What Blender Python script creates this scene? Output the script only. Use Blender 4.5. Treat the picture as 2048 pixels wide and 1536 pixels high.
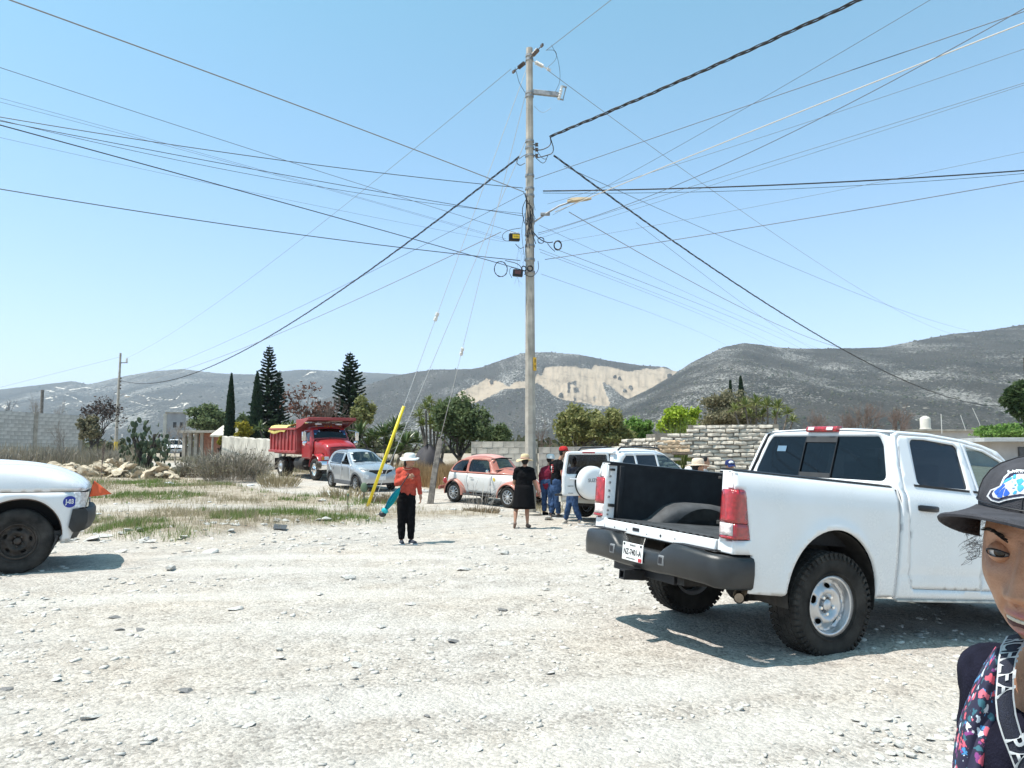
import bpy, bmesh, math, random
import numpy as np
from mathutils import Vector, Matrix, Euler, Quaternion
from mathutils.geometry import delaunay_2d_cdt
SC = bpy.context.scene
for o in list(bpy.data.objects): bpy.data.objects.remove(o)
COL = SC.collection
R = math.radians
PI = math.pi
random.seed(7); RNG = np.random.default_rng(7)
# ------------------------------------------------------------------ camera, sky, sun, exposure
CAM_H, FPX, HORIZON = 1.565, 1500.0, 912.7
PITCH = math.atan((HORIZON-768)/FPX)
cam = bpy.data.cameras.new('camera'); cam_o = bpy.data.objects.new('camera', cam); COL.objects.link(cam_o)
cam_o.location = (0, 0, CAM_H); cam_o.rotation_euler = (PI/2+PITCH, 0, 0)
cam.sensor_width = 36; cam.lens = FPX/2048*36; cam.clip_start = 0.05; cam.clip_end = 30000
SC.camera = cam_o
SUN_EL = R(66); SUN_DIR = Vector((0.97*math.cos(SUN_EL), 0.24*math.cos(SUN_EL), -math.sin(SUN_EL))).normalized()
world = bpy.data.worlds.new('World'); SC.world = world; world.use_nodes = True
wn = world.node_tree.nodes; wl = world.node_tree.links
sky = wn.new('ShaderNodeTexSky'); sky.sky_type = 'NISHITA'; sky.sun_disc = False
sky.sun_elevation = SUN_EL
_to = -SUN_DIR; sky.sun_rotation = math.atan2(_to.x, _to.y)
sky.altitude = 1700; sky.air_density = 1.0; sky.dust_density = 3.0; sky.ozone_density = 1.0
bg = wn['Background']; bg.inputs['Strength'].default_value = 0.15
wtint = wn.new('ShaderNodeMix'); wtint.data_type = 'RGBA'; wtint.blend_type = 'MULTIPLY'; wtint.inputs[0].default_value = 1.0;
wtc = wn.new('ShaderNodeTexCoord'); wsp = wn.new('ShaderNodeSeparateXYZ'); wl.new(wtc.outputs['Generated'], wsp.inputs[0])
wr = wn.new('ShaderNodeValToRGB'); wr.color_ramp.elements[0].position = 0.0; wr.color_ramp.elements[0].color = (1.18, 1.02, 1.12, 1); wr.color_ramp.elements[1].position = .62; wr.color_ramp.elements[1].color = (.90, 1.42, 1.15, 1)   # the phone's rendering of a dry, dusty sky
wl.new(wsp.outputs['Z'], wr.inputs['Fac']); wl.new(wr.outputs['Color'], wtint.inputs[7])
wl.new(sky.outputs['Color'], wtint.inputs[6]); wl.new(wtint.outputs[2], bg.inputs['Color'])
sun = bpy.data.lights.new('sun', 'SUN'); sun.energy = 4.8; sun.angle = R(0.53); sun.color = (1.0, 0.94, 0.88)
sun_o = bpy.data.objects.new('sun', sun); COL.objects.link(sun_o)
sun_o.rotation_euler = SUN_DIR.to_track_quat('-Z', 'Y').to_euler()
vs = SC.view_settings; vs.view_transform = 'Standard'; vs.look = 'None'; vs.exposure = 0.64; vs.gamma = 1.0
vs.use_curve_mapping = False
SC.cycles.max_bounces = 6; SC.cycles.transparent_max_bounces = 12; SC.cycles.volume_bounces = 0
# ------------------------------------------------------------------ picture-to-place helpers (only for measuring)
def ray(px, py):
 a = (px-1024)/FPX; b = (768-py)/FPX; c, s = math.cos(PITCH), math.sin(PITCH)
 return Vector((a, c-b*s, s+b*c))
def at(px, py, Y):
 d = ray(px, py); return Vector((0, 0, CAM_H)) + d*(Y/d.y)
def at_height(px, py, z):
 d = ray(px, py); return Vector((0, 0, CAM_H)) + d*((z-CAM_H)/d.z)
# ------------------------------------------------------------------ noise
def _hash(ix, iy, seed):
 h = (ix.astype(np.int64)*374761393 + iy.astype(np.int64)*668265263 + seed*1274126177) & 0xffffffff
 h = ((h ^ (h >> 13))*1274126177) & 0xffffffff
 return ((h ^ (h >> 16)) & 0xffff)/65535.0
def vnoise(x, y, seed=0):
 x = np.asarray(x, float); y = np.asarray(y, float)
 ix = np.floor(x); iy = np.floor(y); fx = x-ix; fy = y-iy
 fx = fx*fx*(3-2*fx); fy = fy*fy*(3-2*fy)
 a = _hash(ix, iy, seed); b = _hash(ix+1, iy, seed); c = _hash(ix, iy+1, seed); d = _hash(ix+1, iy+1, seed)
 return (a*(1-fx)+b*fx)*(1-fy)+(c*(1-fx)+d*fx)*fy
def fbm(x, y, oct=4, seed=0):
 s = 0; a = 0.5; t = 0
 for i in range(oct):
  s = s+a*vnoise(x*2**i, y*2**i, seed+i*17); t += a; a *= 0.5
 return s/t
def sstep(a, b, x):
 t = np.clip((np.asarray(x, float)-a)/(b-a), 0, 1); return t*t*(3-2*t)
# ------------------------------------------------------------------ lie of the land
VERGE = [(-30, 11.5), (-12, 13.2), (-8.5, 14.2), (-6, 13.7), (-5.2, 15.6), (-3.4, 17.2), (-1.5, 18.6), (0.6, 19.6), (3, 21.5), (8, 24), (30, 30)]
ROAD2 = [(-60, 85), (-24, 52), (-13.5, 38.5), (-7.5, 29.8), (-3.0, 26.2), (1.0, 22.5), (4.5, 20)]
def verge_mask(x, y):
 vx = np.array([p[0] for p in VERGE]); vy = np.array([p[1] for p in VERGE])
 e = np.interp(x, vx, vy)+0.5*(vnoise(np.asarray(x)*0.9, np.asarray(y)*0.9, 5)-0.5)
 return sstep(0.0, 0.9, y-e)
def road2_dist(x, y):
 x = np.asarray(x, float); y = np.asarray(y, float); best = np.full(np.broadcast(x, y).shape, 1e9)
 for (ax, ay), (bx, by) in zip(ROAD2[:-1], ROAD2[1:]):
  dx, dy = bx-ax, by-ay; t = np.clip(((x-ax)*dx+(y-ay)*dy)/(dx*dx+dy*dy), 0, 1)
  best = np.minimum(best, np.hypot(x-ax-t*dx, y-ay-t*dy))
 return best
def gz(x, y):
 x = np.asarray(x, float); y = np.asarray(y, float); d = np.hypot(x*0.6, y)*np.sign(y+1e-9)
 z = np.interp(d, [-500, 0, 22, 29, 45, 73, 110, 400, 900], [0, 0, 0, 0.3, 0.75, 1.45, 2.0, 3.0, 3.0])
 z = z - 0.26*sstep(2.6, 6.5, x)*sstep(4, 6.5, y)*(1-sstep(13, 18, y))           # the road falls away under the pickup's nose
 v = verge_mask(x, y)*(1-sstep(26, 34, y))
 r2 = sstep(2.0, 3.4, road2_dist(x, y))
 z = z + v*r2*(0.10+0.22*(fbm(x*0.45, y*0.45, 3, 11)-0.35))*(1-0.7*sstep(-2, 1.5, x))
 near = 1-sstep(60, 120, d)
 z = z + near*(0.05*(fbm(x*0.35, y*0.35, 2, 3)-0.5))
 return z
def gfine(x, y):
 d = np.hypot(x, y); n = 1-sstep(40, 80, d)
 return n*(0.030*(fbm(x*1.7, y*1.7, 3, 21)-0.5)+0.022*(fbm(x*9, y*9, 2, 31)-0.5)*(1-sstep(14, 26, d)))
def gp(px, py):
 d = ray(px, py); t = 2.0; P = Vector((0, 0, CAM_H))
 for i in range(4000):
  q = P+d*t
  if q.z <= float(gz(q.x, q.y)): return q
  t *= 1.002
  if t > 2500: break
 return P+d*t
def G(x, y): return float(gz(x, y)+gfine(np.float64(x), np.float64(y)))
# ------------------------------------------------------------------ mesh helpers
class MB:
 def __init__(s): s.v = []; s.f = []; s.m = []; s.mi = 0; s.cuts = []
 def add(s, verts, faces):
  b = len(s.v); s.v += [tuple(p) for p in verts]; s.cuts.append((b, len(s.f)))
  for f in faces: s.f.append([i+b for i in f]); s.m.append(s.mi)
  return s
 def box(s, c, size, rot=None):
  hx, hy, hz = size[0]/2, size[1]/2, size[2]/2
  P = [Vector((a*hx, b*hy, d*hz)) for a in (-1, 1) for b in (-1, 1) for d in (-1, 1)]
  if rot is not None:
   m = rot if isinstance(rot, (Matrix, Quaternion)) else Euler(rot).to_matrix()
   P = [m @ p for p in P]
  P = [p+Vector(c) for p in P]
  return s.add(P, [(0, 1, 3, 2), (4, 6, 7, 5), (0, 4, 5, 1), (2, 3, 7, 6), (0, 2, 6, 4), (1, 5, 7, 3)])
 def beam(s, a, b, w, h, up=(0, 0, 1)):
  a = Vector(a); b = Vector(b); d = b-a; L = d.length; d.normalize(); up = Vector(up)
  if abs(d.dot(up)) > .98: up = Vector((1, 0, 0))
  r = d.cross(up).normalized(); u = r.cross(d).normalized()
  m = Matrix((d, r, u)).transposed()
  return s.box((a+b)/2, (L, w, h), m)
 def tube(s, pts, rad, n=8, caps=True):
  pts = [Vector(p) for p in pts]
  if not hasattr(rad, '__len__'): rad = [rad]*len(pts)
  t0 = (pts[1]-pts[0]).normalized()
  u = t0.cross(Vector((0, 0, 1)))
  if u.length < .05: u = t0.cross(Vector((1, 0, 0)))
  u.normalize(); rings = []
  for i, p in enumerate(pts):
   t = (pts[min(i+1, len(pts)-1)]-pts[max(i-1, 0)])
   if t.length < 1e-9: t = t0.copy()
   t.normalize()
   u = (u-t*u.dot(t))
   if u.length < 1e-6: u = t.orthogonal()
   u.normalize(); w = t.cross(u)
   rings.append([p+(u*math.cos(2*PI*k/n)+w*math.sin(2*PI*k/n))*rad[i] for k in range(n)])
  return s.loft(rings, True, caps)
 def loft(s, rings, closed=True, caps=True):
  n = len(rings[0]); V = [p for r in rings for p in r]; F = []
  for i in range(len(rings)-1):
   for k in range(n if closed else n-1):
    k2 = (k+1) % n
    F.append((i*n+k, i*n+k2, (i+1)*n+k2, (i+1)*n+k))
  if caps and closed:
   F.append(tuple(range(n-1, -1, -1))); F.append(tuple((len(rings)-1)*n+k for k in range(n)))
  return s.add(V, F)
 def lathe(s, prof, n=24, c=(0, 0, 0), axis='z', closed_prof=False):
  rings = []; c = Vector(c)
  for r, h in prof:
   ring = []
   for k in range(n):
    a = 2*PI*k/n; x, y = r*math.cos(a), r*math.sin(a)
    p = (x, y, h) if axis == 'z' else ((h, x, y) if axis == 'x' else (y, h, x))
    ring.append(Vector(p)+c)
   rings.append(ring)
  if closed_prof: rings.append(rings[0])
  return s.loft(rings, True, not closed_prof)
 def ball(s, c, r, nu=14, nv=9, rot=None):
  if not hasattr(r, '__len__'): r = (r, r, r)
  c = Vector(c); V = []; F = []
  for j in range(nv+1):
   th = PI*j/nv
   for i in range(nu):
    ph = 2*PI*i/nu; p = Vector((r[0]*math.sin(th)*math.cos(ph), r[1]*math.sin(th)*math.sin(ph), r[2]*math.cos(th)))
    if rot is not None: p = rot @ p
    V.append(p+c)
  for j in range(nv):
   for i in range(nu):
    i2 = (i+1) % nu; F.append((j*nu+i, (j+1)*nu+i, (j+1)*nu+i2, j*nu+i2))
  return s.add(V, F)
 def cap(s, a, b, ra, rb, n=12):
  a = Vector(a); b = Vector(b); d = b-a; L = max(d.length, 1e-6); d /= L; pts = []; rr = []
  for k in range(5):
   t = -PI/2+PI/2*k/4; pts.append(a+d*ra*math.sin(t)); rr.append(max(ra*math.cos(t), 1e-4))
  for k in range(5):
   t = PI/2*k/4; pts.append(b+d*rb*math.sin(t)); rr.append(max(rb*math.cos(t), 1e-4))
  return s.tube(pts, rr, n)
 def prism(s, poly, y0, y1, axes='xz'):
  n = len(poly); V = []
  for y in (y0, y1):
   for u, w in poly: V.append((u, y, w) if axes == 'xz' else ((u, w, y) if axes == 'xy' else (y, u, w)))
  F = [(k, (k+1) % n, n+(k+1) % n, n+k) for k in range(n)]
  F.append(tuple(range(n))[::-1]); F.append(tuple(range(n, 2*n)))
  return s.add(V, F)
 def build(s, name, mat, parent=None, smooth=35, bevel=0, bseg=2, fix=True):
  return link_mesh(name, s.v, s.f, mat, parent, smooth, bevel, bseg, s.m, fix)
 def each(s, name, mat, parent=None, **k):
  '''every added piece becomes a part of its own'''
  out = []; C = s.cuts+[(len(s.v), len(s.f))]
  for (v0, f0), (v1, f1) in zip(C[:-1], C[1:]):
   out.append(link_mesh(name, s.v[v0:v1], [[i-v0 for i in f] for f in s.f[f0:f1]], mat, parent, **k))
  return out
def link_mesh(name, v, f, mat, parent=None, smooth=35, bevel=0, bseg=2, mi=None, fix=True):
 me = bpy.data.meshes.new(name); me.from_pydata([tuple(p) for p in v], [], [tuple(q) for q in f])
 mats = mat if isinstance(mat, (list, tuple)) else [mat]
 for m in mats: me.materials.append(m)
 if mi is not None and len(mats) > 1: me.polygons.foreach_set('material_index', mi)
 me.validate(clean_customdata=False)
 if fix:
  bm = bmesh.new(); bm.from_mesh(me); bmesh.ops.recalc_face_normals(bm, faces=bm.faces); bm.to_mesh(me); bm.free()
 if smooth: me.shade_smooth(); me.set_sharp_from_angle(angle=R(smooth))
 me.update()
 o = bpy.data.objects.new(name, me); COL.objects.link(o)
 if parent is not None: o.parent = parent
 if bevel:
  b = o.modifiers.new('bevel', 'BEVEL'); b.width = bevel; b.segments = bseg; b.limit_method = 'ANGLE'; b.angle_limit = R(40)
 return o
def np_mesh(name, V, F, mat, parent=None, smooth=0):
 """V (n,3), F (m,k) constant k."""
 V = np.asarray(V, np.float32); F = np.asarray(F, np.int32); k = F.shape[1]
 me = bpy.data.meshes.new(name); me.vertices.add(len(V)); me.vertices.foreach_set('co', V.ravel())
 me.loops.add(F.size); me.loops.foreach_set('vertex_index', F.ravel())
 me.polygons.add(len(F)); me.polygons.foreach_set('loop_start', np.arange(0, F.size, k, dtype=np.int32))
 me.polygons.foreach_set('loop_total', np.full(len(F), k, np.int32))
 mats = mat if isinstance(mat, (list, tuple)) else [mat]
 for m in mats: me.materials.append(m)
 me.update(calc_edges=True); me.validate()
 if smooth: me.shade_smooth()
 o = bpy.data.objects.new(name, me); COL.objects.link(o)
 if parent is not None: o.parent = parent
 return o
def empty(name, loc=(0, 0, 0), yaw=0, pitch=0, roll=0, label=None, cat=None, group=None):
 o = bpy.data.objects.new(name, None); COL.objects.link(o); o.empty_display_size = .2
 m = Matrix.Rotation(R(yaw), 4, 'Z') @ Matrix.Rotation(R(pitch), 4, 'Y') @ Matrix.Rotation(R(roll), 4, 'X')
 o.matrix_world = Matrix.Translation(Vector(loc)) @ m
 return tag(o, label, cat, group)
def tag(o, label=None, cat=None, group=None, kind=None):
 if label: o['label'] = label
 if cat: o['category'] = cat
 if group: o['group'] = group
 if kind: o['kind'] = kind
 return o
def copy_tree(o, parent=None):
 c = o.copy(); COL.objects.link(c); c.parent = parent
 for ch in list(o.children): copy_tree(ch, c)
 return c
def rpoly(pts, r, n=4):
 """polygon with rounded corners; r one number or one per corner"""
 out = []; N = len(pts)
 for i, p in enumerate(pts):
  rr = r[i] if hasattr(r, '__len__') else r
  p = Vector(p); a = Vector(pts[i-1])-p; b = Vector(pts[(i+1) % N])-p
  la, lb = a.length, b.length
  if rr <= 0 or la < 1e-6 or lb < 1e-6: out.append(tuple(p)); continue
  a /= la; b /= lb; ang = a.angle(b) if abs(a.dot(b)) < .9999 else PI
  if ang > PI-.06: out.append(tuple(p)); continue
  d = min(rr/math.tan(ang/2), la*.48, lb*.48); q0 = p+a*d; q1 = p+b*d
  for k in range(n+1):
   t = k/n; out.append(tuple(q0*(1-t)**2+p*2*t*(1-t)+q1*t*t))
 return out
def arcp(cx, cz, rx, rz, a0, a1, n=20): return [(cx+rx*math.cos(R(a0+(a1-a0)*k/n)), cz+rz*math.sin(R(a0+(a1-a0)*k/n))) for k in range(n+1)]
def resample(loop, step):
 out = []; N = len(loop)
 for i in range(N):
  a = Vector(loop[i]); b = Vector(loop[(i+1) % N]); L = (b-a).length; m = max(1, int(math.ceil(L/step)))
  for k in range(m): out.append(tuple(a+(b-a)*(k/m)))
 return out
def pin(poly, x, y):
 c = False; j = len(poly)-1
 for i in range(len(poly)):
  xi, yi = poly[i]; xj, yj = poly[j]
  if (yi > y) != (yj > y) and x < (xj-xi)*(y-yi)/(yj-yi)+xi: c = not c
  j = i
 return c
def panel(outline, fn, holes=(), cell=.06, thick=.02, back=False, mb=None):
 """curved sheet: 2-d outline with holes carried onto fn(u, v, depth); the rims are turned inwards by thick"""
 mb = mb or MB(); loops = [resample(outline, cell)]+[resample(h, cell) for h in holes]
 pts = []; edges = []; seg = []
 for L in loops:
  b = len(pts); pts += L; n = len(L); edges += [(b+i, b+(i+1) % n) for i in range(n)]
  seg += L
 S = np.array(seg); us = [p[0] for p in outline]; vs_ = [p[1] for p in outline]
 nu = int((max(us)-min(us))/cell)+1; nv = int((max(vs_)-min(vs_))/cell)+1
 for i in range(nu+1):
  for j in range(nv+1):
   x = min(us)+i*cell; y = min(vs_)+j*cell
   if not pin(outline, x, y) or any(pin(h, x, y) for h in holes): continue
   if ((S[:, 0]-x)**2+(S[:, 1]-y)**2).min() < (cell*.55)**2: continue
   pts.append((x, y))
 vo, eo, fo, *_ = delaunay_2d_cdt([Vector(p) for p in pts], edges, [], 0, 1e-6)
 F = []
 for f in fo:
  cx = sum(vo[i].x for i in f)/len(f); cy = sum(vo[i].y for i in f)/len(f)
  if pin(outline, cx, cy) and not any(pin(h, cx, cy) for h in holes): F.append(tuple(f))
 mb.add([fn(p.x, p.y, 0) for p in vo], F)
 if thick:
  for L in loops:
   n = len(L); mb.add([fn(u, v, 0) for u, v in L]+[fn(u, v, thick) for u, v in L], [(i, (i+1) % n, n+(i+1) % n, n+i) for i in range(n)])
 if back: mb.add([fn(p.x, p.y, thick) for p in vo], [f[::-1] for f in F])
 return mb
def weld(o, d=.0008):
 bm = bmesh.new(); bm.from_mesh(o.data); bmesh.ops.remove_doubles(bm, verts=bm.verts, dist=d); bmesh.ops.recalc_face_normals(bm, faces=bm.faces)
 bm.to_mesh(o.data); bm.free(); return o
def text_mesh(name, body, size, mat, parent=None, extrude=.002, align='CENTER', fn=None, sx=1.0, bold=0.0):
 cu = bpy.data.curves.new(name, 'FONT'); cu.body = body; cu.size = size; cu.align_x = align; cu.align_y = 'CENTER'; cu.extrude = extrude; cu.resolution_u = 3; cu.offset = bold
 t = bpy.data.objects.new(name, cu); COL.objects.link(t)
 me = bpy.data.meshes.new_from_object(t.evaluated_get(bpy.context.evaluated_depsgraph_get()))
 bpy.data.objects.remove(t); bpy.data.curves.remove(cu); me.name = name; me.materials.clear(); me.materials.append(mat)
 for v in me.vertices:
  x, y, z = v.co.x*sx, v.co.y, v.co.z
  v.co = Vector(fn(x, y, z)) if fn else Vector((x, y, z))
 o = bpy.data.objects.new(name, me); COL.objects.link(o)
 if parent is not None: o.parent = parent
 return o
# ------------------------------------------------------------------ materials
MATS = {}
def nodes(name):
 m = bpy.data.materials.new(name); m.use_nodes = True; nt = m.node_tree
 return m, nt.nodes, nt.links, nt.nodes['Principled BSDF']
def rgb(c): return (c[0], c[1], c[2], 1)
def noise_node(n, l, scale, detail=4, coord='Object', rough=.55):
 tc = n.new('ShaderNodeTexCoord'); t = n.new('ShaderNodeTexNoise'); t.inputs['Scale'].default_value = scale; t.inputs['Detail'].default_value = detail
 t.inputs['Roughness'].default_value = rough; l.new(tc.outputs[coord], t.inputs['Vector']); return t
def ramp(n, l, src, stops):
 r = n.new('ShaderNodeValToRGB'); e = r.color_ramp.elements
 while len(e) < len(stops): e.new(.5)
 for k, (p, c) in enumerate(stops): e[k].position = p; e[k].color = rgb(c) if hasattr(c, '__len__') else (c, c, c, 1)
 l.new(src, r.inputs['Fac']); return r
def M(name, c, rough=.6, metal=0, var=.12, scale=6, bump=0, bscale=40, coat=0, c2=None, spec=None, coord='Object', fleck=None):
 if name in MATS: return MATS[name]
 m, n, l, b = nodes(name)
 b.inputs['Roughness'].default_value = rough; b.inputs['Metallic'].default_value = metal
 if coat: b.inputs['Coat Weight'].default_value = coat; b.inputs['Coat Roughness'].default_value = .04
 if spec is not None: b.inputs['Specular IOR Level'].default_value = spec
 if var or c2:
  t = noise_node(n, l, scale, 5, coord)
  lo = tuple(x*(1-var) for x in c); hi = c2 if c2 else tuple(min(1, x*(1+var)) for x in c)
  r = ramp(n, l, t.outputs['Fac'], [(.34, lo), (.66, hi)]); l.new(r.outputs['Color'], b.inputs['Base Color'])
 else: b.inputs['Base Color'].default_value = rgb(c)
 if bump:
  t2 = noise_node(n, l, bscale, 4, coord); bp = n.new('ShaderNodeBump'); bp.inputs['Strength'].default_value = bump; bp.inputs['Distance'].default_value = .02
  l.new(t2.outputs['Fac'], bp.inputs['Height']); l.new(bp.outputs['Normal'], b.inputs['Normal'])
 MATS[name] = m; return m
def paint(name, c, rough=.22, dust=.25, dustc=(.5, .46, .40), coat=.6, metal=0, flake=0):
 """car paint with dust gathered in soft patches and towards the sills"""
 if name in MATS: return MATS[name]
 m, n, l, b = nodes(name)
 t = noise_node(n, l, 2.3, 6); t2 = noise_node(n, l, 45, 3)
 tc = n.new('ShaderNodeTexCoord'); sp = n.new('ShaderNodeSeparateXYZ'); l.new(tc.outputs['Object'], sp.inputs[0])
 mr = n.new('ShaderNodeMapRange'); mr.inputs[1].default_value = .95; mr.inputs[2].default_value = .45; mr.inputs[3].default_value = 0; mr.inputs[4].default_value = 1; l.new(sp.outputs['Z'], mr.inputs[0])
 r = ramp(n, l, t.outputs['Fac'], [(.38, 0.0), (.72, 1.0)])
 a = n.new('ShaderNodeMath'); a.operation = 'MULTIPLY_ADD'; l.new(mr.outputs[0], a.inputs[0]); a.inputs[1].default_value = .55; l.new(r.outputs['Color'], a.inputs[2])
 a2 = n.new('ShaderNodeMath'); a2.operation = 'MULTIPLY'; l.new(a.outputs[0], a2.inputs[0]); l.new(t2.outputs['Fac'], a2.inputs[1])
 a3 = n.new('ShaderNodeMath'); a3.operation = 'MULTIPLY'; a3.use_clamp = True; l.new(a2.outputs[0], a3.inputs[0]); a3.inputs[1].default_value = dust
 mx = n.new('ShaderNodeMix'); mx.data_type = 'RGBA'; l.new(a3.outputs[0], mx.inputs[0]); mx.inputs[6].default_value = rgb(c); mx.inputs[7].default_value = rgb(dustc)
 l.new(mx.outputs[2], b.inputs['Base Color'])
 b.inputs['Coat Weight'].default_value = coat; b.inputs['Coat Roughness'].default_value = .06; b.inputs['Metallic'].default_value = metal
 mr2 = n.new('ShaderNodeMapRange'); l.new(a3.outputs[0], mr2.inputs[0]); mr2.inputs[3].default_value = rough; mr2.inputs[4].default_value = .75; l.new(mr2.outputs[0], b.inputs['Roughness'])
 MATS[name] = m; return m
def glass(name, tint=(.03, .035, .045), refl=.05):
 if name in MATS: return MATS[name]
 m = bpy.data.materials.new(name); m.use_nodes = True; n = m.node_tree.nodes; l = m.node_tree.links; n.clear()
 out = n.new('ShaderNodeOutputMaterial'); mix = n.new('ShaderNodeMixShader'); tr = n.new('ShaderNodeBsdfTransparent'); gl = n.new('ShaderNodeBsdfGlossy'); fr = n.new('ShaderNodeFresnel')
 tr.inputs['Color'].default_value = rgb(tint); gl.inputs['Roughness'].default_value = .03; gl.inputs['Color'].default_value = (.9, .95, 1, 1); fr.inputs['IOR'].default_value = 1.5
 ge = n.new('ShaderNodeNewGeometry'); mr = n.new('ShaderNodeMapRange'); mr.inputs[3].default_value = 1.5; mr.inputs[4].default_value = 1/1.5; l.new(ge.outputs['Backfacing'], mr.inputs[0]); l.new(mr.outputs[0], fr.inputs['IOR'])
 l.new(fr.outputs[0], mix.inputs[0]); l.new(tr.outputs[0], mix.inputs[1]); l.new(gl.outputs[0], mix.inputs[2]); l.new(mix.outputs[0], out.inputs[0])
 MATS[name] = m; return m
def leafmat(name, stops, rough=.55, trans=.25, spec=.15):
 """stops: colours spread over the leaves at random, a bit of light let through"""
 if name in MATS: return MATS[name]
 m, n, l, b = nodes(name)
 g = n.new('ShaderNodeNewGeometry'); k = len(stops)
 r = ramp(n, l, g.outputs['Random Per Island'], [(i/(k-1) if k > 1 else 0, c) for i, c in enumerate(stops)])
 l.new(r.outputs['Color'], b.inputs['Base Color']); b.inputs['Roughness'].default_value = rough; b.inputs['Specular IOR Level'].default_value = spec
 if trans:
  out = n['Material Output']; mix = n.new('ShaderNodeMixShader'); t = n.new('ShaderNodeBsdfTranslucent'); mix.inputs[0].default_value = trans
  l.new(r.outputs['Color'], t.inputs['Color']); l.new(b.outputs[0], mix.inputs[1]); l.new(t.outputs[0], mix.inputs[2]); l.new(mix.outputs[0], out.inputs['Surface'])
 MATS[name] = m; return m
# ------------------------------------------------------------------ ground: one sheet from under the camera to the horizon
def ground_material():
 m, n, l, b = nodes('gravel_ground')
 geo = n.new('ShaderNodeNewGeometry'); pos = geo.outputs['Position']
 def nz(scale, detail=4, rough=.6):
  t = n.new('ShaderNodeTexNoise'); t.inputs['Scale'].default_value = scale; t.inputs['Detail'].default_value = detail; t.inputs['Roughness'].default_value = rough; l.new(pos, t.inputs['Vector']); return t
 vo = n.new('ShaderNodeTexVoronoi'); vo.inputs['Scale'].default_value = 38; l.new(pos, vo.inputs['Vector'])
 vo2 = n.new('ShaderNodeTexVoronoi'); vo2.inputs['Scale'].default_value = 9; vo2.inputs['Randomness'].default_value = 1; l.new(pos, vo2.inputs['Vector'])
 big = nz(.45, 5); mid = nz(3.2, 6, .7); fine = nz(60, 4, .7)
 base = ramp(n, l, mid.outputs['Fac'], [(.26, (.345, .31, .273)), (.46, (.448, .413, .369)), (.72, (.558, .523, .475))])
 warm = ramp(n, l, big.outputs['Fac'], [(.42, (1.0, 1.0, 1.0)), (.66, (1.04, 1.0, .95))])
 mw = n.new('ShaderNodeMix'); mw.data_type = 'RGBA'; mw.blend_type = 'MULTIPLY'; mw.inputs[0].default_value = 1; l.new(base.outputs[0], mw.inputs[6]); l.new(warm.outputs[0], mw.inputs[7])
 # pebble colours
 peb = ramp(n, l, vo.outputs['Color'], [(.2, .62), (.45, 1.0), (.8, 1.16)])
 m2 = n.new('ShaderNodeMix'); m2.data_type = 'RGBA'; m2.blend_type = 'MULTIPLY'; m2.inputs[0].default_value = .8; l.new(mw.outputs[2], m2.inputs[6]); l.new(peb.outputs[0], m2.inputs[7])
 fr = ramp(n, l, fine.outputs['Fac'], [(.32, .58), (.60, 1.14)])
 m3 = n.new('ShaderNodeMix'); m3.data_type = 'RGBA'; m3.blend_type = 'MULTIPLY'; m3.inputs[0].default_value = .8; l.new(m2.outputs[2], m3.inputs[6]); l.new(fr.outputs[0], m3.inputs[7])
 # soil on the verge and the fields beyond
 at_ = n.new('ShaderNodeAttribute'); at_.attribute_name = 'soil'
 soil = ramp(n, l, mid.outputs['Fac'], [(.3, (.19, .150, .110)), (.5, (.32, .270, .205)), (.7, (.46, .405, .33))])
 m4 = n.new('ShaderNodeMix'); m4.data_type = 'RGBA'; l.new(at_.outputs['Fac'], m4.inputs[0]); l.new(m3.outputs[2], m4.inputs[6]); l.new(soil.outputs[0], m4.inputs[7])
 tk = n.new('ShaderNodeAttribute'); tk.attribute_name = 'track'; m5 = n.new('ShaderNodeMix'); m5.data_type = 'RGBA'; l.new(tk.outputs['Fac'], m5.inputs[0]); l.new(m4.outputs[2], m5.inputs[6]); m5.inputs[7].default_value = (.57, .54, .49, 1)
 l.new(m5.outputs[2], b.inputs['Base Color']); b.inputs['Roughness'].default_value = .95; b.inputs['Specular IOR Level'].default_value = .15
 h = n.new('ShaderNodeMath'); h.operation = 'MULTIPLY_ADD'; l.new(vo.outputs['Distance'], h.inputs[0]); h.inputs[1].default_value = -.7; l.new(fine.outputs['Fac'], h.inputs[2])
 h2 = n.new('ShaderNodeMath'); h2.operation = 'MULTIPLY_ADD'; l.new(mid.outputs['Fac'], h2.inputs[0]); h2.inputs[1].default_value = 1.6; l.new(h.outputs[0], h2.inputs[2])
 bp = n.new('ShaderNodeBump'); bp.inputs['Strength'].default_value = .8; bp.inputs['Distance'].default_value = .022; l.new(h2.outputs[0], bp.inputs['Height']); l.new(bp.outputs[0], b.inputs['Normal'])
 return m
def soil_amount(x, y):
 d = np.hypot(x, y)
 s = verge_mask(x, y)*sstep(2.0, 3.2, road2_dist(x, y)+1.2*(vnoise(x*.8, y*.8, 71)-.5))
 s = s*(.75+.25*sstep(.3, .6, fbm(x*.7, y*.7, 3, 8)))*(1-.55*sstep(-1, 4, x)*(1-sstep(24, 30, y)))
 track = 1-sstep(.7, 1.5, np.abs(y-(20.8+.5*(vnoise(x*.3, x*0, 9)-.5)-(x+8)*-.12)))      # bare strip between the two bands of grass
 s = s*(1-.75*track*(x < -1)*(y < 24))
 return np.clip(np.maximum(s, sstep(60, 110, d)), 0, 1)
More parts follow.
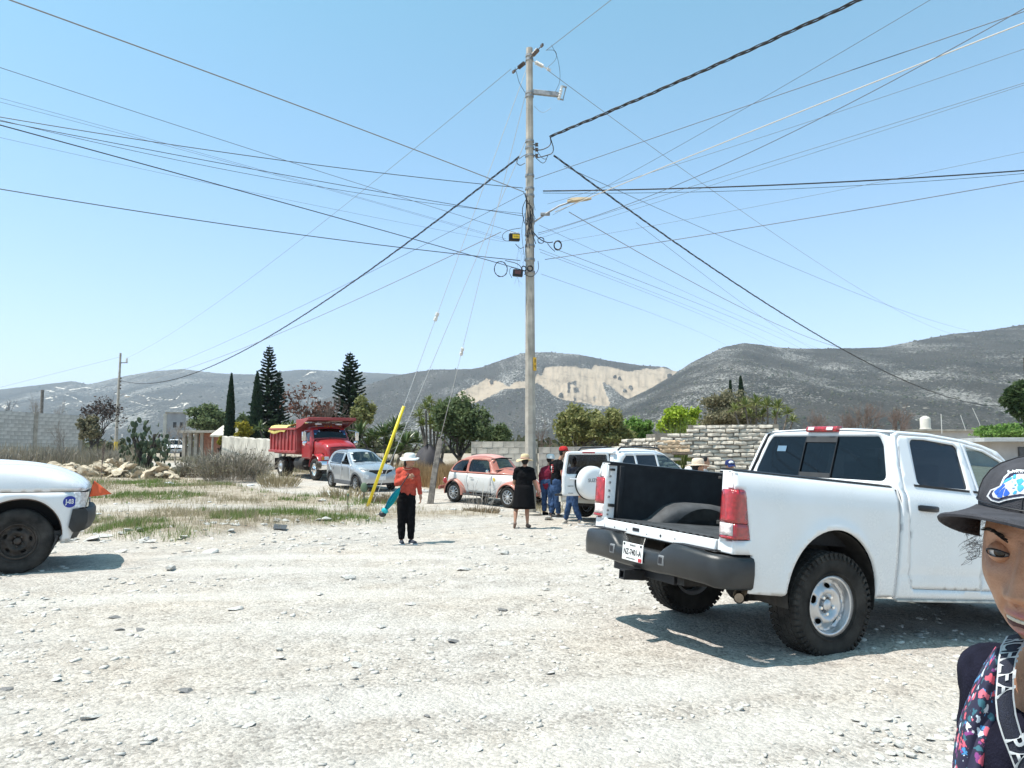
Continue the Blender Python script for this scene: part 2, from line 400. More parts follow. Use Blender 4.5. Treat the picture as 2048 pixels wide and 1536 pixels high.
def track_amount(x, y):
 t = np.zeros(np.shape(x))
 for a, b, c in ((3.4, .16, .012), (5.0, .16, .012), (7.3, .10, -.006), (8.9, .10, -.006), (10.6, .05, .004), (12.0, .05, .004), (2.2, .30, .0), (3.9, .32, .0)):        # wheel lanes worn along the road
  t = np.maximum(t, (1-sstep(.16, .38, np.abs(y-(a+b*x+c*x*x+.25*(vnoise(x*.25, x*0+a, 3)-.5)))))*(.25+.75*sstep(.35, .6, fbm(x*.5, y*.5, 3, 91))))
 return t*.42*(y > .5)
def build_ground():
 a = np.radians(np.concatenate([np.linspace(-180, -46, 50)[:-1], np.linspace(-46, 46, 290), np.linspace(46, 180, 50)[1:]]))
 r = [0.0, .25]
 while r[-1] < 6500: r.append(r[-1]*(1.0145 if r[-1] < 60 else 1.06)+(.012 if r[-1] < 3 else 0))
 r = np.array(r); A, RR = np.meshgrid(a, r)
 X = RR*np.sin(A); Y = RR*np.cos(A); Z = gz(X, Y)+gfine(X, Y)
 na, nr = len(a), len(r); V = np.stack([X, Y, Z], -1).reshape(-1, 3)
 i, j = np.meshgrid(np.arange(nr-1), np.arange(na-1), indexing='ij'); q = (i*na+j).ravel()
 F = np.stack([q, q+1, q+na+1, q+na], -1)
 o = np_mesh('ground', V, F[:, ::-1], ground_material(), None, 1)
 at_ = o.data.attributes.new('soil', 'FLOAT', 'POINT'); at_.data.foreach_set('value', soil_amount(V[:, 0], V[:, 1]).astype(np.float32))
 tt = o.data.attributes.new('track', 'FLOAT', 'POINT'); tt.data.foreach_set('value', track_amount(V[:, 0], V[:, 1]).astype(np.float32))
 tag(o, kind='structure')
build_ground()
# ------------------------------------------------------------------ hills
SKY_L = [(-700, 800), (-300, 790), (0, 779), (60, 772), (146, 762), (176, 769), (250, 752), (310, 742), (366, 738), (440, 747), (511, 749), (560, 743), (605, 739), (693, 743), (810, 749), (900, 752), (1100, 756), (1400, 760), (2800, 780)]
SKY_Q = [(300, 900), (560, 830), (700, 780), (790, 752), (830, 744), (869, 739), (942, 738), (964, 734), (997, 722), (1045, 706), (1093, 704), (1158, 709), (1222, 722), (1286, 731), (1331, 733), (1351, 741), (1400, 741), (1500, 745), (1700, 760), (2800, 800)]
SKY_R = [(700, 905), (1000, 868), (1160, 830), (1240, 806), (1300, 777), (1340, 754), (1383, 725), (1420, 707), (1447, 694), (1486, 686), (1520, 689), (1560, 695), (1599, 697), (1650, 697), (1727, 696), (1768, 694), (1834, 681), (1901, 668), (1968, 662), (2048, 649), (2200, 634), (2800, 600)]
QUARRY = [[(906, 796), (925, 780), (955, 765), (975, 756), (1000, 760), (1015, 768), (1020, 772), (1040, 760), (1060, 764), (1080, 748), (1092, 733), (1140, 730), (1185, 737), (1190, 729), (1225, 733), (1262, 744), (1290, 735), (1330, 734), (1362, 742), (1345, 755), (1312, 778), (1285, 792), (1262, 800), (1240, 788), (1218, 768), (1208, 762), (1222, 800), (1225, 812), (1205, 812), (1170, 806), (1130, 800), (1112, 794), (1098, 782), (1078, 764), (1050, 775), (1030, 778), (1005, 778), (985, 790), (950, 806), (920, 806)]]
TRAILS = [([(1100, 800), (1122, 812), (1132, 818)], 3), ([(968, 820), (975, 832), (982, 842)], 2), ([(1000, 790), (985, 803), (972, 815)], 2), ([(90, 780), (120, 786), (150, 796), (165, 805)], 3), ([(110, 774), (140, 780), (170, 775), (200, 779), (240, 790)], 3),
 ([(250, 800), (290, 810), (330, 815), (370, 816)], 3), ([(240, 777), (270, 787), (310, 798), (350, 800), (365, 785)], 3), ([(765, 768), (778, 772), (775, 795), (785, 808), (810, 814), (822, 812), (838, 800)], 3), ([(600, 758), (620, 745), (632, 744)], 4), ([(1850, 830), (1890, 815), (1925, 795), (1950, 780)], 2.5), ([(1810, 815), (1850, 805), (1870, 800)], 2.5), ([(1020, 850), (1075, 844)], 3), ([(1895, 775), (1945, 766)], 3.5), ([(1845, 750), (1852, 765), (1858, 778)], 2.5), ([(1700, 690), (1780, 720), (1850, 735)], 1.2), ([(960, 735), (1010, 745), (1040, 743)], 1.5)]
def seg_dist(px, py, line):
 best = np.full(px.shape, 1e9)
 for (ax, ay), (bx, by) in zip(line[:-1], line[1:]):
  dx, dy = bx-ax, by-ay; t = np.clip(((px-ax)*dx+(py-ay)*dy)/(dx*dx+dy*dy), 0, 1); best = np.minimum(best, np.hypot(px-ax-t*dx, py-ay-t*dy))
 return best
def poly_mask(px, py, poly):
 c = np.zeros(px.shape, bool); j = len(poly)-1
 for i in range(len(poly)):
  xi, yi = poly[i]; xj, yj = poly[j]
  hit = ((yi > py) != (yj > py)) & (px < (xj-xi)*(py-yi)/(yj-yi+1e-12)+xi); c ^= hit; j = i
 return c
def hill_material(name, dark, light, rock, scale, sp):
 m, n, l, b = nodes(name); geo = n.new('ShaderNodeNewGeometry'); vm = n.new('ShaderNodeVectorMath'); vm.operation = 'MULTIPLY'; vm.inputs[1].default_value = (1, .3, .9); l.new(geo.outputs['Position'], vm.inputs[0]); pos = vm.outputs[0]
 def nz(s, d=5, r=.65):
  t = n.new('ShaderNodeTexNoise'); t.inputs['Scale'].default_value = s; t.inputs['Detail'].default_value = d; t.inputs['Roughness'].default_value = r; l.new(pos, t.inputs['Vector']); return t
 a = nz(scale*.05, 6); c = nz(scale, 5, .75); e = nz(scale*.03, 5)
 base = ramp(n, l, a.outputs['Fac'], [(.35, dark), (.65, light)])
 # bare white ground between the bushes, thicker in drifts
 add = n.new('ShaderNodeMath'); add.operation = 'MULTIPLY_ADD'; l.new(e.outputs['Fac'], add.inputs[0]); add.inputs[1].default_value = .75; l.new(c.outputs['Fac'], add.inputs[2])
 spk = ramp(n, l, add.outputs[0], [(sp, 0.0), (sp+.06, 1.0)])
 m1 = n.new('ShaderNodeMix'); m1.data_type = 'RGBA'; l.new(spk.outputs[0], m1.inputs[0]); l.new(base.outputs[0], m1.inputs[6]); m1.inputs[7].default_value = rgb((.30, .29, .265))
 bush = nz(scale*1.7, 3, .5); bs = ramp(n, l, bush.outputs['Fac'], [(.40, .32), (.55, 1.0)])
 m2 = n.new('ShaderNodeMix'); m2.data_type = 'RGBA'; m2.blend_type = 'MULTIPLY'; m2.inputs[0].default_value = .7; l.new(m1.outputs[2], m2.inputs[6]); l.new(bs.outputs[0], m2.inputs[7])
 at_ = n.new('ShaderNodeAttribute'); at_.attribute_name = 'bare'
 rk = nz(scale*.14, 7, .75); rr = ramp(n, l, rk.outputs['Fac'], [(.30, tuple(x*.45 for x in rock)), (.46, rock), (.75, tuple(min(.9, x*1.25) for x in rock))])
 edge = n.new('ShaderNodeMath'); edge.operation = 'MULTIPLY_ADD'; edge.use_clamp = True
 ea = nz(scale*.25, 5, .7); l.new(ea.outputs['Fac'], edge.inputs[0]); edge.inputs[1].default_value = -1.5;
 eb = n.new('ShaderNodeMath'); eb.operation = 'MULTIPLY'; eb.inputs[1].default_value = 2.1; l.new(at_.outputs['Fac'], eb.inputs[0]); l.new(eb.outputs[0], edge.inputs[2])
 er = ramp(n, l, edge.outputs[0], [(.15, 0.0), (.4, 1.0)])
 m3 = n.new('ShaderNodeMix'); m3.data_type = 'RGBA'; l.new(er.outputs[0], m3.inputs[0]); l.new(m2.outputs[2], m3.inputs[6]); l.new(rr.outputs[0], m3.inputs[7])
 l.new(m3.outputs[2], b.inputs['Base Color']); b.inputs['Roughness'].default_value = 1; b.inputs['Specular IOR Level'].default_value = .05
 bp = n.new('ShaderNodeBump'); bp.inputs['Strength'].default_value = .8; bp.inputs['Distance'].default_value = 3.0; l.new(c.outputs['Fac'], bp.inputs['Height']); l.new(bp.outputs[0], b.inputs['Normal'])
 return m
HILLS = {}
def build_hill(name, sky_line, Yr, Yf, mat, seed, x0, x1, step, power=1.15, gul=1.0):
 pxs = np.arange(x0, x1, step); T = np.concatenate([np.linspace(0, 1, 84), [1.04, 1.12, 1.3, 1.6, 2.0]])
 sx = [p[0] for p in sky_line]; sy = [p[1] for p in sky_line]
 py = np.interp(pxs, sx, sy); k = np.array([1, 2, 3, 2, 1])/9.0; py = np.convolve(np.pad(py, 2, 'edge'), k, 'valid')+.8*(vnoise(pxs*.35, pxs*0, seed)-.5)
 V = np.zeros((len(T), len(pxs), 3)); PX = np.zeros((len(T), len(pxs))); PY = PX.copy()
 b = (768-py)/FPX; c, s = math.cos(PITCH), math.sin(PITCH); tanel = (s+b*c)/(c-b*s); ax = ((pxs-1024)/FPX)/(c-b*s)
 for i, t in enumerate(T):
  Y = Yf+(Yr-Yf)*t; top = CAM_H+tanel*Yr
  prof = t**power if t <= 1 else max(0, 1-.35*(t-1)-.5*(t-1)**2)
  X = ax*Y; g = (fbm(X*.0058*1500/Yr+seed, Y*.0006+seed, 4, seed)-.5)*gul*.20*top*np.sin(PI*min(t, 1))*1.0
  Z = 3+(top-3)*prof + (g if t < 1 else 0)
  V[i] = np.stack([X, np.full_like(X, Y), Z], -1)
 dz = V[..., 2]-CAM_H; d = V[..., 1]*c+dz*s; u = dz*c-V[..., 1]*s
 PX = 1024+FPX*V[..., 0]/d; PY = 768-FPX*u/d
 nr, nc = PX.shape; i, j = np.meshgrid(np.arange(nr-1), np.arange(nc-1), indexing='ij'); q = (i*nc+j).ravel()
 F = np.stack([q, q+1, q+nc+1, q+nc], -1)
 bare = np.zeros(PX.shape)
 if name == 'quarry_hill':
  w = 5*(fbm(PX*.12, PY*.12, 3, 4)-.5)
  for poly in QUARRY:
   for jx, jy in ((0, 0), (3, 2), (-3, 2), (4, -2), (-4, -3), (0, 4), (1, -4), (6, 1)): bare = bare+poly_mask(PX+w*2.5+jx, PY+w+jy, poly)/8.0
  bare = bare*(.62+.5*fbm(PX*.10, PY*.03, 3, 33))
  scrub = poly_mask(PX, PY, [(1128, 765), (1160, 758), (1195, 765), (1205, 800), (1150, 800), (1122, 785)]) | poly_mask(PX, PY, [(1205, 762), (1240, 790), (1262, 802), (1232, 812), (1215, 790)])
  bare = np.where(scrub, bare*(.42+.5*vnoise(PX*.16, PY*.05, 12)), bare)
  for (sx_, sy_, sr) in [(1122, 790, 5), (1250, 780, 4), (1262, 774, 4), (1240, 756, 3), (983, 763, 4), (1340, 751, 5), (1230, 752, 3)]: bare = np.where((PX-sx_)**2+((PY-sy_)*1.0)**2 < sr**2, 0, bare)
  dep = np.clip(bare, 0, 1); V[..., 1] += dep*14*(.5+vnoise(PX*.06, PY*.03, 3)); V[..., 2] -= dep*3*(vnoise(PX*.22, PY*.08, 5))
 for line, wd in TRAILS:
  if (name == 'far_hills') == (line[0][0] < 860): bare = np.maximum(bare, np.clip(1.15-seg_dist(PX, PY, line)/wd*1.5*(.6+.9*vnoise(PX*.3, PY*.3, 6)), 0, 1)*(.72 if name == 'far_hills' else .55)*(.5+.6*vnoise(PX*.15, PY*.4, 16)))
 if name == 'near_hill': bare = np.maximum(bare, .40*sstep(.66, .8, fbm(PX*.02, PY*.06, 3, 44))*sstep(1600, 1800, PX)*sstep(700, 760, PY))
 if name == 'far_hills': bare = np.maximum(bare, .55*sstep(.5, .75, fbm(PX*.03, PY*.10, 3, 54))*sstep(.35, .6, fbm(PX*.25, PY*.5, 2, 84))*sstep(770, 800, PY)*(PX < 560))
 o = np_mesh(name, V.reshape(-1, 3), F, mat, None, 1)
 at_ = o.data.attributes.new('bare', 'FLOAT', 'POINT'); at_.data.foreach_set('value', bare.ravel().astype(np.float32))
 HILLS[name] = (V, PX, PY, bare); tag(o, kind='structure'); return o
build_hill('far_hills', SKY_L, 3600, 1500, hill_material('far_hill_scrub', (.055, .058, .056), (.10, .098, .092), (.56, .51, .43), .13, .95), 3, -700, 1400, 3, 1.1)
build_hill('quarry_hill', SKY_Q, 2100, 1000, hill_material('quarry_hill_scrub', (.045, .044, .040), (.085, .079, .070), (.33, .265, .195), .24, .95), 11, 560, 1800, 1.6, 1.08)
build_hill('near_hill', SKY_R, 1500, 520, hill_material('near_hill_scrub', (.036, .036, .032), (.07, .066, .058), (.52, .48, .40), .42, .95), 23, 900, 2800, 2.6, 1.12)
# bushes and small trees standing on the slopes: far too many to count
def hill_scrub():
 base = bmesh.new(); bmesh.ops.create_icosphere(base, subdivisions=1, radius=1); bv = np.array([v.co[:] for v in base.verts]); bf = np.array([[v.index for v in f.verts] for f in base.faces]); base.free()
 VV = []; FF = []; off = 0
 for name, N, size in (('near_hill', 9000, .8), ('quarry_hill', 7000, 1.0), ('far_hills', 2500, 1.8)):
  V, PX, PY, bare = HILLS[name]
  rows = RNG.integers(4, 84, N); cols = RNG.integers(0, V.shape[1]-1, N); k = rows == 83
  for r_, c_ in zip(rows, cols):
   if bare[r_, c_] > .3 or not (-60 < PX[r_, c_] < 2110): continue
   r2 = min(r_+1, 83); t = RNG.random(); p = V[r_, c_]*(1-t)+V[r2, c_+1]*t
   s = size*(.5+RNG.random()**3*2.2); v = bv*(1+.35*(RNG.random(bv.shape)-.5))*np.array([s, s, s*RNG.uniform(.7, 1.5)])+p
   VV.append(v); FF.append(bf+off); off += len(v)
 o = np_mesh('hillside_scrub', np.concatenate(VV), np.concatenate(FF), leafmat('hill_bush', [(.045, .055, .038), (.075, .08, .055), (.10, .095, .075)], .9, 0, .05), None, 1)
 tag(o, 'dark bushes and small trees dotted over the grey hillsides', 'scrub', kind='stuff')
hill_scrub()
# the air over the valley
def build_haze():
 mb = MB(); mb.box((0, 0, 345), (14400, 14400, 710));
 m = bpy.data.materials.new('valley_air'); m.use_nodes = True; n = m.node_tree.nodes; l = m.node_tree.links; n.clear()
 out = n.new('ShaderNodeOutputMaterial'); v = n.new('ShaderNodeVolumePrincipled'); v.inputs['Color'].default_value = (.80, .90, 1, 1); v.inputs['Density'].default_value = 1.25e-4
 l.new(v.outputs[0], out.inputs['Volume'])
 o = mb.build('haze', m, smooth=0); tag(o, kind='stuff')
build_haze()
# ------------------------------------------------------------------ shared vehicle materials
WHITE = paint('white_paint', (.74, .75, .755), .20, .42, (.56, .51, .44))
PLASTIC = M('black_plastic', (.014, .014, .016), .45, 0, .25, 9, .15, 220, spec=.35)
LINER = M('bed_liner', (.020, .021, .024), .62, 0, .3, 7, .4, 320, spec=.3)
RUBBER = M('tyre_rubber', (.020, .019, .018), .85, 0, .35, 5, .2, 60, c2=(.05, .046, .041), spec=.2)
STEELW = M('wheel_silver', (.56, .565, .57), .34, .75, .1, 8)
CHROME = M('chrome', (.82, .82, .82), .10, 1, 0)
DARKMET = M('underbody_metal', (.035, .032, .029), .7, .3, .4, 9)
DARK = M('dark_interior', (.014, .014, .016), .8, 0, .2, 5)
SEAT = M('seat_cloth', (.055, .055, .06), .9, 0, .2, 30)
TINT = glass('tinted_glass', (.010, .014, .022))
CLEAR = glass('clear_glass', (.50, .58, .56))
REDLENS = M('red_lens', (.34, .009, .014), .12, 0, .35, 26, .35, 90, coat=1)
CLEARLENS = M('clear_lens', (.72, .62, .60), .12, 0, .2, 40, .4, 80, coat=1)
HEADLENS = M('head_lens', (.62, .65, .68), .08, .2, .3, 30, .3, 60, coat=1)
AMBER = M('amber_lens', (.55, .17, .02), .15, 0, .2, 30, coat=1)
PLATEW = M('plate_white', (.72, .72, .70), .4, 0, .05, 10)
INK = M('ink_black', (.015, .015, .018), .5, 0, 0)
INKRED = M('ink_red', (.42, .02, .03), .5, 0, 0)
GREYPL = M('grey_plastic', (.16, .165, .17), .5, 0, .1, 20)
def tyre_profile(r, w, rim, k=.42):
 h = w/2
 return [(rim*.985, -h*.62), (rim*1.01, -h*.80), (rim+(r-rim)*.30, -h*.97), (rim+(r-rim)*.55, -h*1.0), (rim+(r-rim)*.80, -h*.95), (r-.012, -h*.80), (r-.004, -h*.6), (r, -h*.3), (r, h*.3), (r-.004, h*.6), (r-.012, h*.80), (rim+(r-rim)*.80, h*.95), (rim+(r-rim)*.55, h*1.0), (rim+(r-rim)*.30, h*.97), (rim*1.01, h*.80), (rim*.985, h*.62)]
def ring_hole(cx, cz, rx, rz, rot, n=10):
 return [(cx+rx*math.cos(2*PI*k/n)*math.cos(rot)-rz*math.sin(2*PI*k/n)*math.sin(rot), cz+rx*math.cos(2*PI*k/n)*math.sin(rot)+rz*math.sin(2*PI*k/n)*math.cos(rot)) for k in range(n)]
def wheel(parent, pos, r, w, rim, side, style='steel', rimmat=None, seg=40, tread=False, spin=0, dish=.02, tyremat=None):
 """side -1: outer face looks to -y; +1: to +y.  wheel > tyre, lug nuts, cap"""
 rm = rimmat or STEELW; tm = tyremat or RUBBER
 mb = MB()
 # barrel
 mb.lathe([(rim*1.03, -w*.42), (rim*.97, -w*.36), (rim*.90, -w*.2), (rim*.88, w*.35), (rim*1.0, w*.40), (rim*1.0, w*.38), (rim*.86, w*.33), (rim*.87, -w*.18), (rim*.93, -w*.37)], seg, axis='y', closed_prof=True)
 fy = -w*.16
 if style == 'steel':
  def fn(u, v, d):
   q = math.hypot(u, v)/rim
   y = fy - .045*math.exp(-((q-.52)/.2)**2) + (.03 if q < .22 else 0) - (.02*sstep(.78, .9, q))
   return (u, float(y)+d, v)
  holes = [ring_hole(.66*rim*math.cos(spin+2*PI*k/5), .66*rim*math.sin(spin+2*PI*k/5), .085*rim, .15*rim, spin+2*PI*k/5) for k in range(5)]
  panel([(rim*.9*math.cos(2*PI*k/48), rim*.9*math.sin(2*PI*k/48)) for k in range(48)], fn, holes, rim*.09, .012, mb=mb)
 elif style == 'plain':
  mb.lathe([(rim*.9, fy-.02), (rim*.62, fy-.05), (rim*.45, fy-.02), (rim*.3, fy-.045), (.004, fy-.05)], seg, axis='y')
 elif style in ('spoke', 'alloy'):
  nsp = 10 if style == 'spoke' else 8
  for k in range(nsp):
   a = spin+2*PI*k/nsp; c, s = math.cos(a), math.sin(a)
   P = []
   for q, wd, dd in ((.16, .075, .035), (.55, .05, .05), (.92, .085, .02)):
    P.append([Vector((c*q*rim-s*t*wd*rim*1.0, fy-dd+e, s*q*rim+c*t*wd*rim)) for t, e in ((-1, 0), (1, 0), (1, .03), (-1, .03))])
   mb.loft(P)
  mb.lathe([(rim*.24, fy-.01), (rim*.24, fy-.045), (rim*.1, fy-.055), (.004, fy-.055)], 20, axis='y')
 elif style == 'truck':
  mb.lathe([(rim*.92, fy+.0), (rim*.80, fy+.03), (rim*.62, fy+.02), (rim*.60, fy-.06), (rim*.42, fy-.10), (rim*.30, fy-.11), (rim*.28, fy-.16), (.004, fy-.17)], seg, axis='y')
 o = mb.build('wheel', rm, parent, 40); weld(o)
 o.location = pos
 if side > 0: o.rotation_euler = (0, 0, PI)
 if style != 'plain':
  b2 = MB(); b2.lathe([(rim*.86, w*.05), (.01, w*.06)], 24, axis='y'); b2.lathe([(rim*.55, w*.04), (rim*.55, w*.2), (.01, w*.2)], 20, axis='y'); b2.build('brake_drum', DARKMET, o)
 t = MB(); t.lathe(tyre_profile(r, w, rim), seg+16, axis='y', closed_prof=True)
 t.lathe([(rim*1.10+.0, -w*.478), (rim*1.13, -w*.492), (rim*1.16, -w*.484)], seg+16, axis='y', closed_prof=True)
 ty = t.build('tyre', tm, o, 50)
 if tread:
  b = MB(); n = 50
  for row, (y0, ww, ph, sk) in enumerate(((-.41, .15, 0, .3), (-.23, .15, .5, -.5), (-.02, .18, 0, .5), (.20, .15, .5, -.5), (.41, .15, 0, .3))):
   for k in range(n):
    a = 2*PI*(k+ph)/n; da = 2*PI/n*.36; sh = .03 if abs(row-2) == 2 and k % 2 else 0
    y1, y2 = (y0-ww/2)*w, (y0+ww/2)*w; rr = r+.004-(.008 if abs(row-2) == 2 else 0); V = []
    for rad in (r-.016, rr):
     for (yy, aa) in ((y1, -da+sk*.03), (y2, -da-sk*.03), (y2, da-sk*.03), (y1, da+sk*.03)): V.append((rad*math.sin(a+aa), yy, rad*math.cos(a+aa)))
    b.add(V, [(4, 5, 6, 7), (0, 1, 5, 4), (1, 2, 6, 5), (2, 3, 7, 6), (3, 0, 4, 7)])
    if abs(row-2) == 2:
     s_ = -1 if y0 < 0 else 1; V = []
     for (rad, yy) in ((r-.012, .44), (r-.055, .492)):
      for aa in (-da*.8, da*.8): V.append((rad*math.sin(a+aa), s_*yy*w, rad*math.cos(a+aa)))
     for (rad, yy) in ((r+.002, .46), (r-.045, .512)):
      for aa in (-da*.7, da*.7): V.append((rad*math.sin(a+aa), s_*yy*w, rad*math.cos(a+aa)))
     b.add(V, [(4, 5, 7, 6), (0, 1, 5, 4), (2, 6, 7, 3), (0, 4, 6, 2), (1, 3, 7, 5)])
  tag(b.build('tread_blocks', tm, o, 0), kind='stuff')
 if style == 'steel':
  for k in range(5):
   a = spin+PI/5+2*PI*k/5; n_ = MB(); c = (.30*rim*math.cos(a), fy, .30*rim*math.sin(a))
   n_.lathe([(.017, .01), (.017, -.028), (.012, -.036), (.002, -.037)], 10, c, 'y'); n_.build('lug_nut', CHROME if rm is STEELW else rm, o)
  cpm = MB(); cpm.lathe([(rim*.20, fy+.03), (rim*.19, fy-.03), (rim*.12, fy-.042), (.003, fy-.045)], 20, axis='y'); cpm.build('hub_cap', rm, o)
 return o
# ------------------------------------------------------------------ the white pickup with its tailgate off
def build_pickup():
 T = empty('pickup_truck', (2.121, 7.063, -.035), 25.1, 5.2, 1.4, 'white crew-cab pickup with open black-lined bed and no tailgate', 'pickup truck')
 ARC, ARZ, AX, AZ = .495, .515, 0.0, .52
 def Yh(x, z):
  z_ = np.clip(z, .4, 2.05)
  y = np.interp(z_, [.45, .52, .62, .80, 1.05, 1.22, 1.32, 1.38, 1.425, 1.46, 1.88, 1.93, 1.965], [.945, .965, .978, .99, 1.0, .998, .985, .965, .935, .925, .80, .775, .735])
  y = float(y)
  if z < 1.35:                                                     # lip round each wheel arch
   for ax in (0, 3.57):
    q = math.hypot((x-ax)/ARC, (z-AZ)/ARZ)
    if z > .5: y += .022*math.exp(-((q-1.0)/.13)**2)
  y -= .012*math.exp(-((z-.70)/.03)**2) if .78 < x < 2.9 else 0    # hollow above the sill
  if x > 3.6: y -= .10*((x-3.6)/.95)**2
  return y
 def side(s): return lambda u, v, d: (u, s*(Yh(u, v)-d), v)
 arch = lambda cx, a0=0, a1=180, n=26: arcp(cx, AZ, ARC, ARZ, a0, a1, n)
 for s in (-1, 1):
  nm = 'bed_side'
  out = [(-.845, .505), (-.865, .80), (-1.05, .797), (-1.052, .90), (-.895, .905), (-.955, 1.20), (-.985, 1.285), (-1.06, 1.285), (-1.06, 1.425), (.725, 1.425), (.748, .505)]+[(.50, .49)]+arch(0)+[(-.515, .49)]
  o = panel(out, side(s), (), .036, .025).build(nm, WHITE, T, 40); weld(o)
  # rail top turned in, with its dark cap
  rb = MB(); rb.box((-.167, s*.868, 1.4225), (1.79, .135, .006)); rb.build('bed_rail', WHITE, T)
  rc = MB(); rc.loft([[Vector((x, s*y, z)) for y, z in ((.795, 1.405), (.795, 1.437), (.83, 1.444), (.915, 1.442), (.938, 1.432), (.938, 1.424))] for x in (-1.06, -.4, .3, .70)]); rc.build('rail_cap', PLASTIC, T, 40)
  # inside of the wheel arch
  for ax in (0, 3.57):
   w = MB()
   w.loft([[Vector((ax+(ARC-.012)*k*math.cos(R(a)), s*yy, AZ+(ARZ-.012)*k*math.sin(R(a)))) for a in np.linspace(-14, 194, 24)] for yy, k in ((.985, 1.0), (.93, 1.0), (.60, .99))], False, False)
   w.add([(ax+(ARC+.03)*math.cos(R(a)), s*.60, AZ+(ARZ+.03)*math.sin(R(a))) for a in np.linspace(-14, 194, 24)], [tuple(range(24))])
   w.build('wheel_arch_liner', DARKMET, T, 40)
  # tail post: face that looks into the opening
  j = MB(); j.prism([(-.93, s*.80), (-.985, s*.80), (-1.072, s*.842), (-1.06, s*.90), (-.93, s*.90)], .885, 1.42, 'xy'); j.build('tail_post', WHITE, T, 40, .006)
  jb = MB()
  for zz, rr in ((1.30, .012), (1.24, .014), (1.16, .012), (1.10, .010), (.97, .012), (.93, .010)): jb.lathe([(rr, -.008), (rr, .008), (.001, .010)], 10, (-1.035, s*.822, zz), 'x')
  jb.each('striker_bolt', GREYPL, T)
  hb = MB(); hb.box((-1.035, s*.79, 1.365), (.05, .03, .022)); hb.box((-1.02, s*.79, 1.02), (.06, .03, .03)); hb.each('gate_hinge', DARKMET, T, bevel=.004)
  # tail lamp wraps the corner: red above, clear reversing light below
  def lamp_fn(u, v, d):
   # u runs round the corner: 0..0.2 across the rear, then along the side
   if u < .165: x, y = -1.075-.02*math.sin(u/.165*PI/2), .845+u*.727
   elif u < .225:
    a = (u-.165)/.06*PI/2; x, y = -1.095+.045*(1-math.cos(a)), .965+.045*math.sin(a)
   else: x, y = -1.05+(u-.225), 1.010-.012*(u-.225)/.1
   k = 1-.006*math.sin((v-.9)*9)
   return (x+d*(1 if u < .2 else .2), s*(y*k-d*(1 if u >= .2 else .2)), v)
  red = rpoly([(0.004, 1.28), (.295, 1.283), (.325, 1.20), (.355, 1.03), (0.004, 1.03)], [.03, .03, .02, 0, 0])
  clr = rpoly([(0.004, 1.025), (.356, 1.025), (.378, .91), (0.006, .905)], [0, 0, .03, .03])
  lo = panel(red, lamp_fn, (), .03, .05).build('tail_lamp', REDLENS, T, 60); weld(lo)
  lc = panel([(.004, 1.025), (.2, 1.025), (.2, .935), (.005, .935)], lamp_fn, (), .03, .05).build('reversing_lens', CLEARLENS, lo, 60); weld(lc)
  lr = panel([(.204, 1.025), (.356, 1.025), (.374, .912), (.006, .905), (.006, .93), (.204, .93)], lamp_fn, (), .03, .05).build('lower_lens', REDLENS, lo, 60); weld(lr)
  fill = MB(); fill.box((-1.035, s*.90, .845), (.05, .17, .10)); fill.box((-1.04, s*.89, 1.352), (.04, .13, .13)); fill.each('corner_panel', WHITE, T, bevel=.01)
  gp_ = MB(); gp_.box((.757, s*.90, .98), (.012, .06, .86)); gp_.build('cab_gap_shade', DARK, T)  # dark strip added as painted shade between cab and bed
 # load bed
 fl = MB(); ys = []; n = 18
 for k in range(n):
  y0 = -.79+1.58*k/n; ys += [(y0, .888), (y0+.03, .888), (y0+.04, .900), (y0+.0778, .900)]
 ys.append((.79, .888)); fl.loft([[Vector((x, y, z)) for y, z in ys] for x in (-1.045, -.4, .3, .70)], False, False); fl.build('bed_floor', M('sunlit_liner', (.07, .072, .075), .6, 0, .35, 5, .4, 300, spec=.3), T, 30)  # liner colour lightened: sunlight on the floor is painted in
 for s in (-1, 1):
  lw = MB(); lw.box((-.14, s*.805, 1.15), (1.68, .012, .53)); lw.box((-.93, s*.785, 1.15), (.05, .03, .52)); lw.build('bed_liner_wall', LINER, T, 30, .006)
  wh = MB(); P = []
  for t in np.linspace(0, 1, 9):
   y = .80-.05*min(1, t*2.5)-.15*math.sin(max(0, t-.25)/.75*PI/2); k = math.cos(max(0, t-.25)/.75*PI/2*.97)**.45
   prof = [(-.66, 0), (-.58, .025), (-.50, .09), (-.41, .155), (-.30, .198), (-.16, .215), (.16, .215), (.30, .198), (.41, .155), (.50, .09), (.58, .025), (.66, 0)]
   P.append([Vector((x*(.86+.14*k), s*y, .893+z*k)) for x, z in prof])
  wh.loft(P, False, False); n_ = len(P[-1]); wh.add(P[-1], [tuple(range(n_))]); wh.build('wheel_house', M('sunlit_liner', (.07, .072, .075)), T, 50)  # same lightened liner, a painted sun highlight on the dome
 fw = MB(); fw.box((.705, 0, 1.16), (.015, 1.60, .54)); fw.build('bed_front_wall', LINER, T)
 under = MB(); under.box((-.17, 0, .80), (1.72, 1.5, .05)); under.box((1.8, 0, .56), (2.2, 1.7, .12)); under.box((3.6, 0, .75), (1.2, 1.1, .4))
 for s in (-1, 1): under.box((1.6, s*.45, .55), (5.4, .09, .15))
 under.each('chassis', DARKMET, T)
 sl = MB(); sl.box((-1.052, 0, .838), (.035, 1.60, .098)); so = sl.build('rear_sill', WHITE, T, 40, .008)
 hl = MB(); hl.box((-1.071, .27, .842), (.006, .10, .028))
 for y, z, r_ in ((-.1, .83, .012), (.42, .83, .007), (.62, .825, .007), (-.3, .828, .006), (.1, .82, .005)): hl.lathe([(r_, 0), (r_, -.003), (.001, -.003)], 10, (-1.069, y, z), 'x')
 hl.each('latch_slot', INK, so)
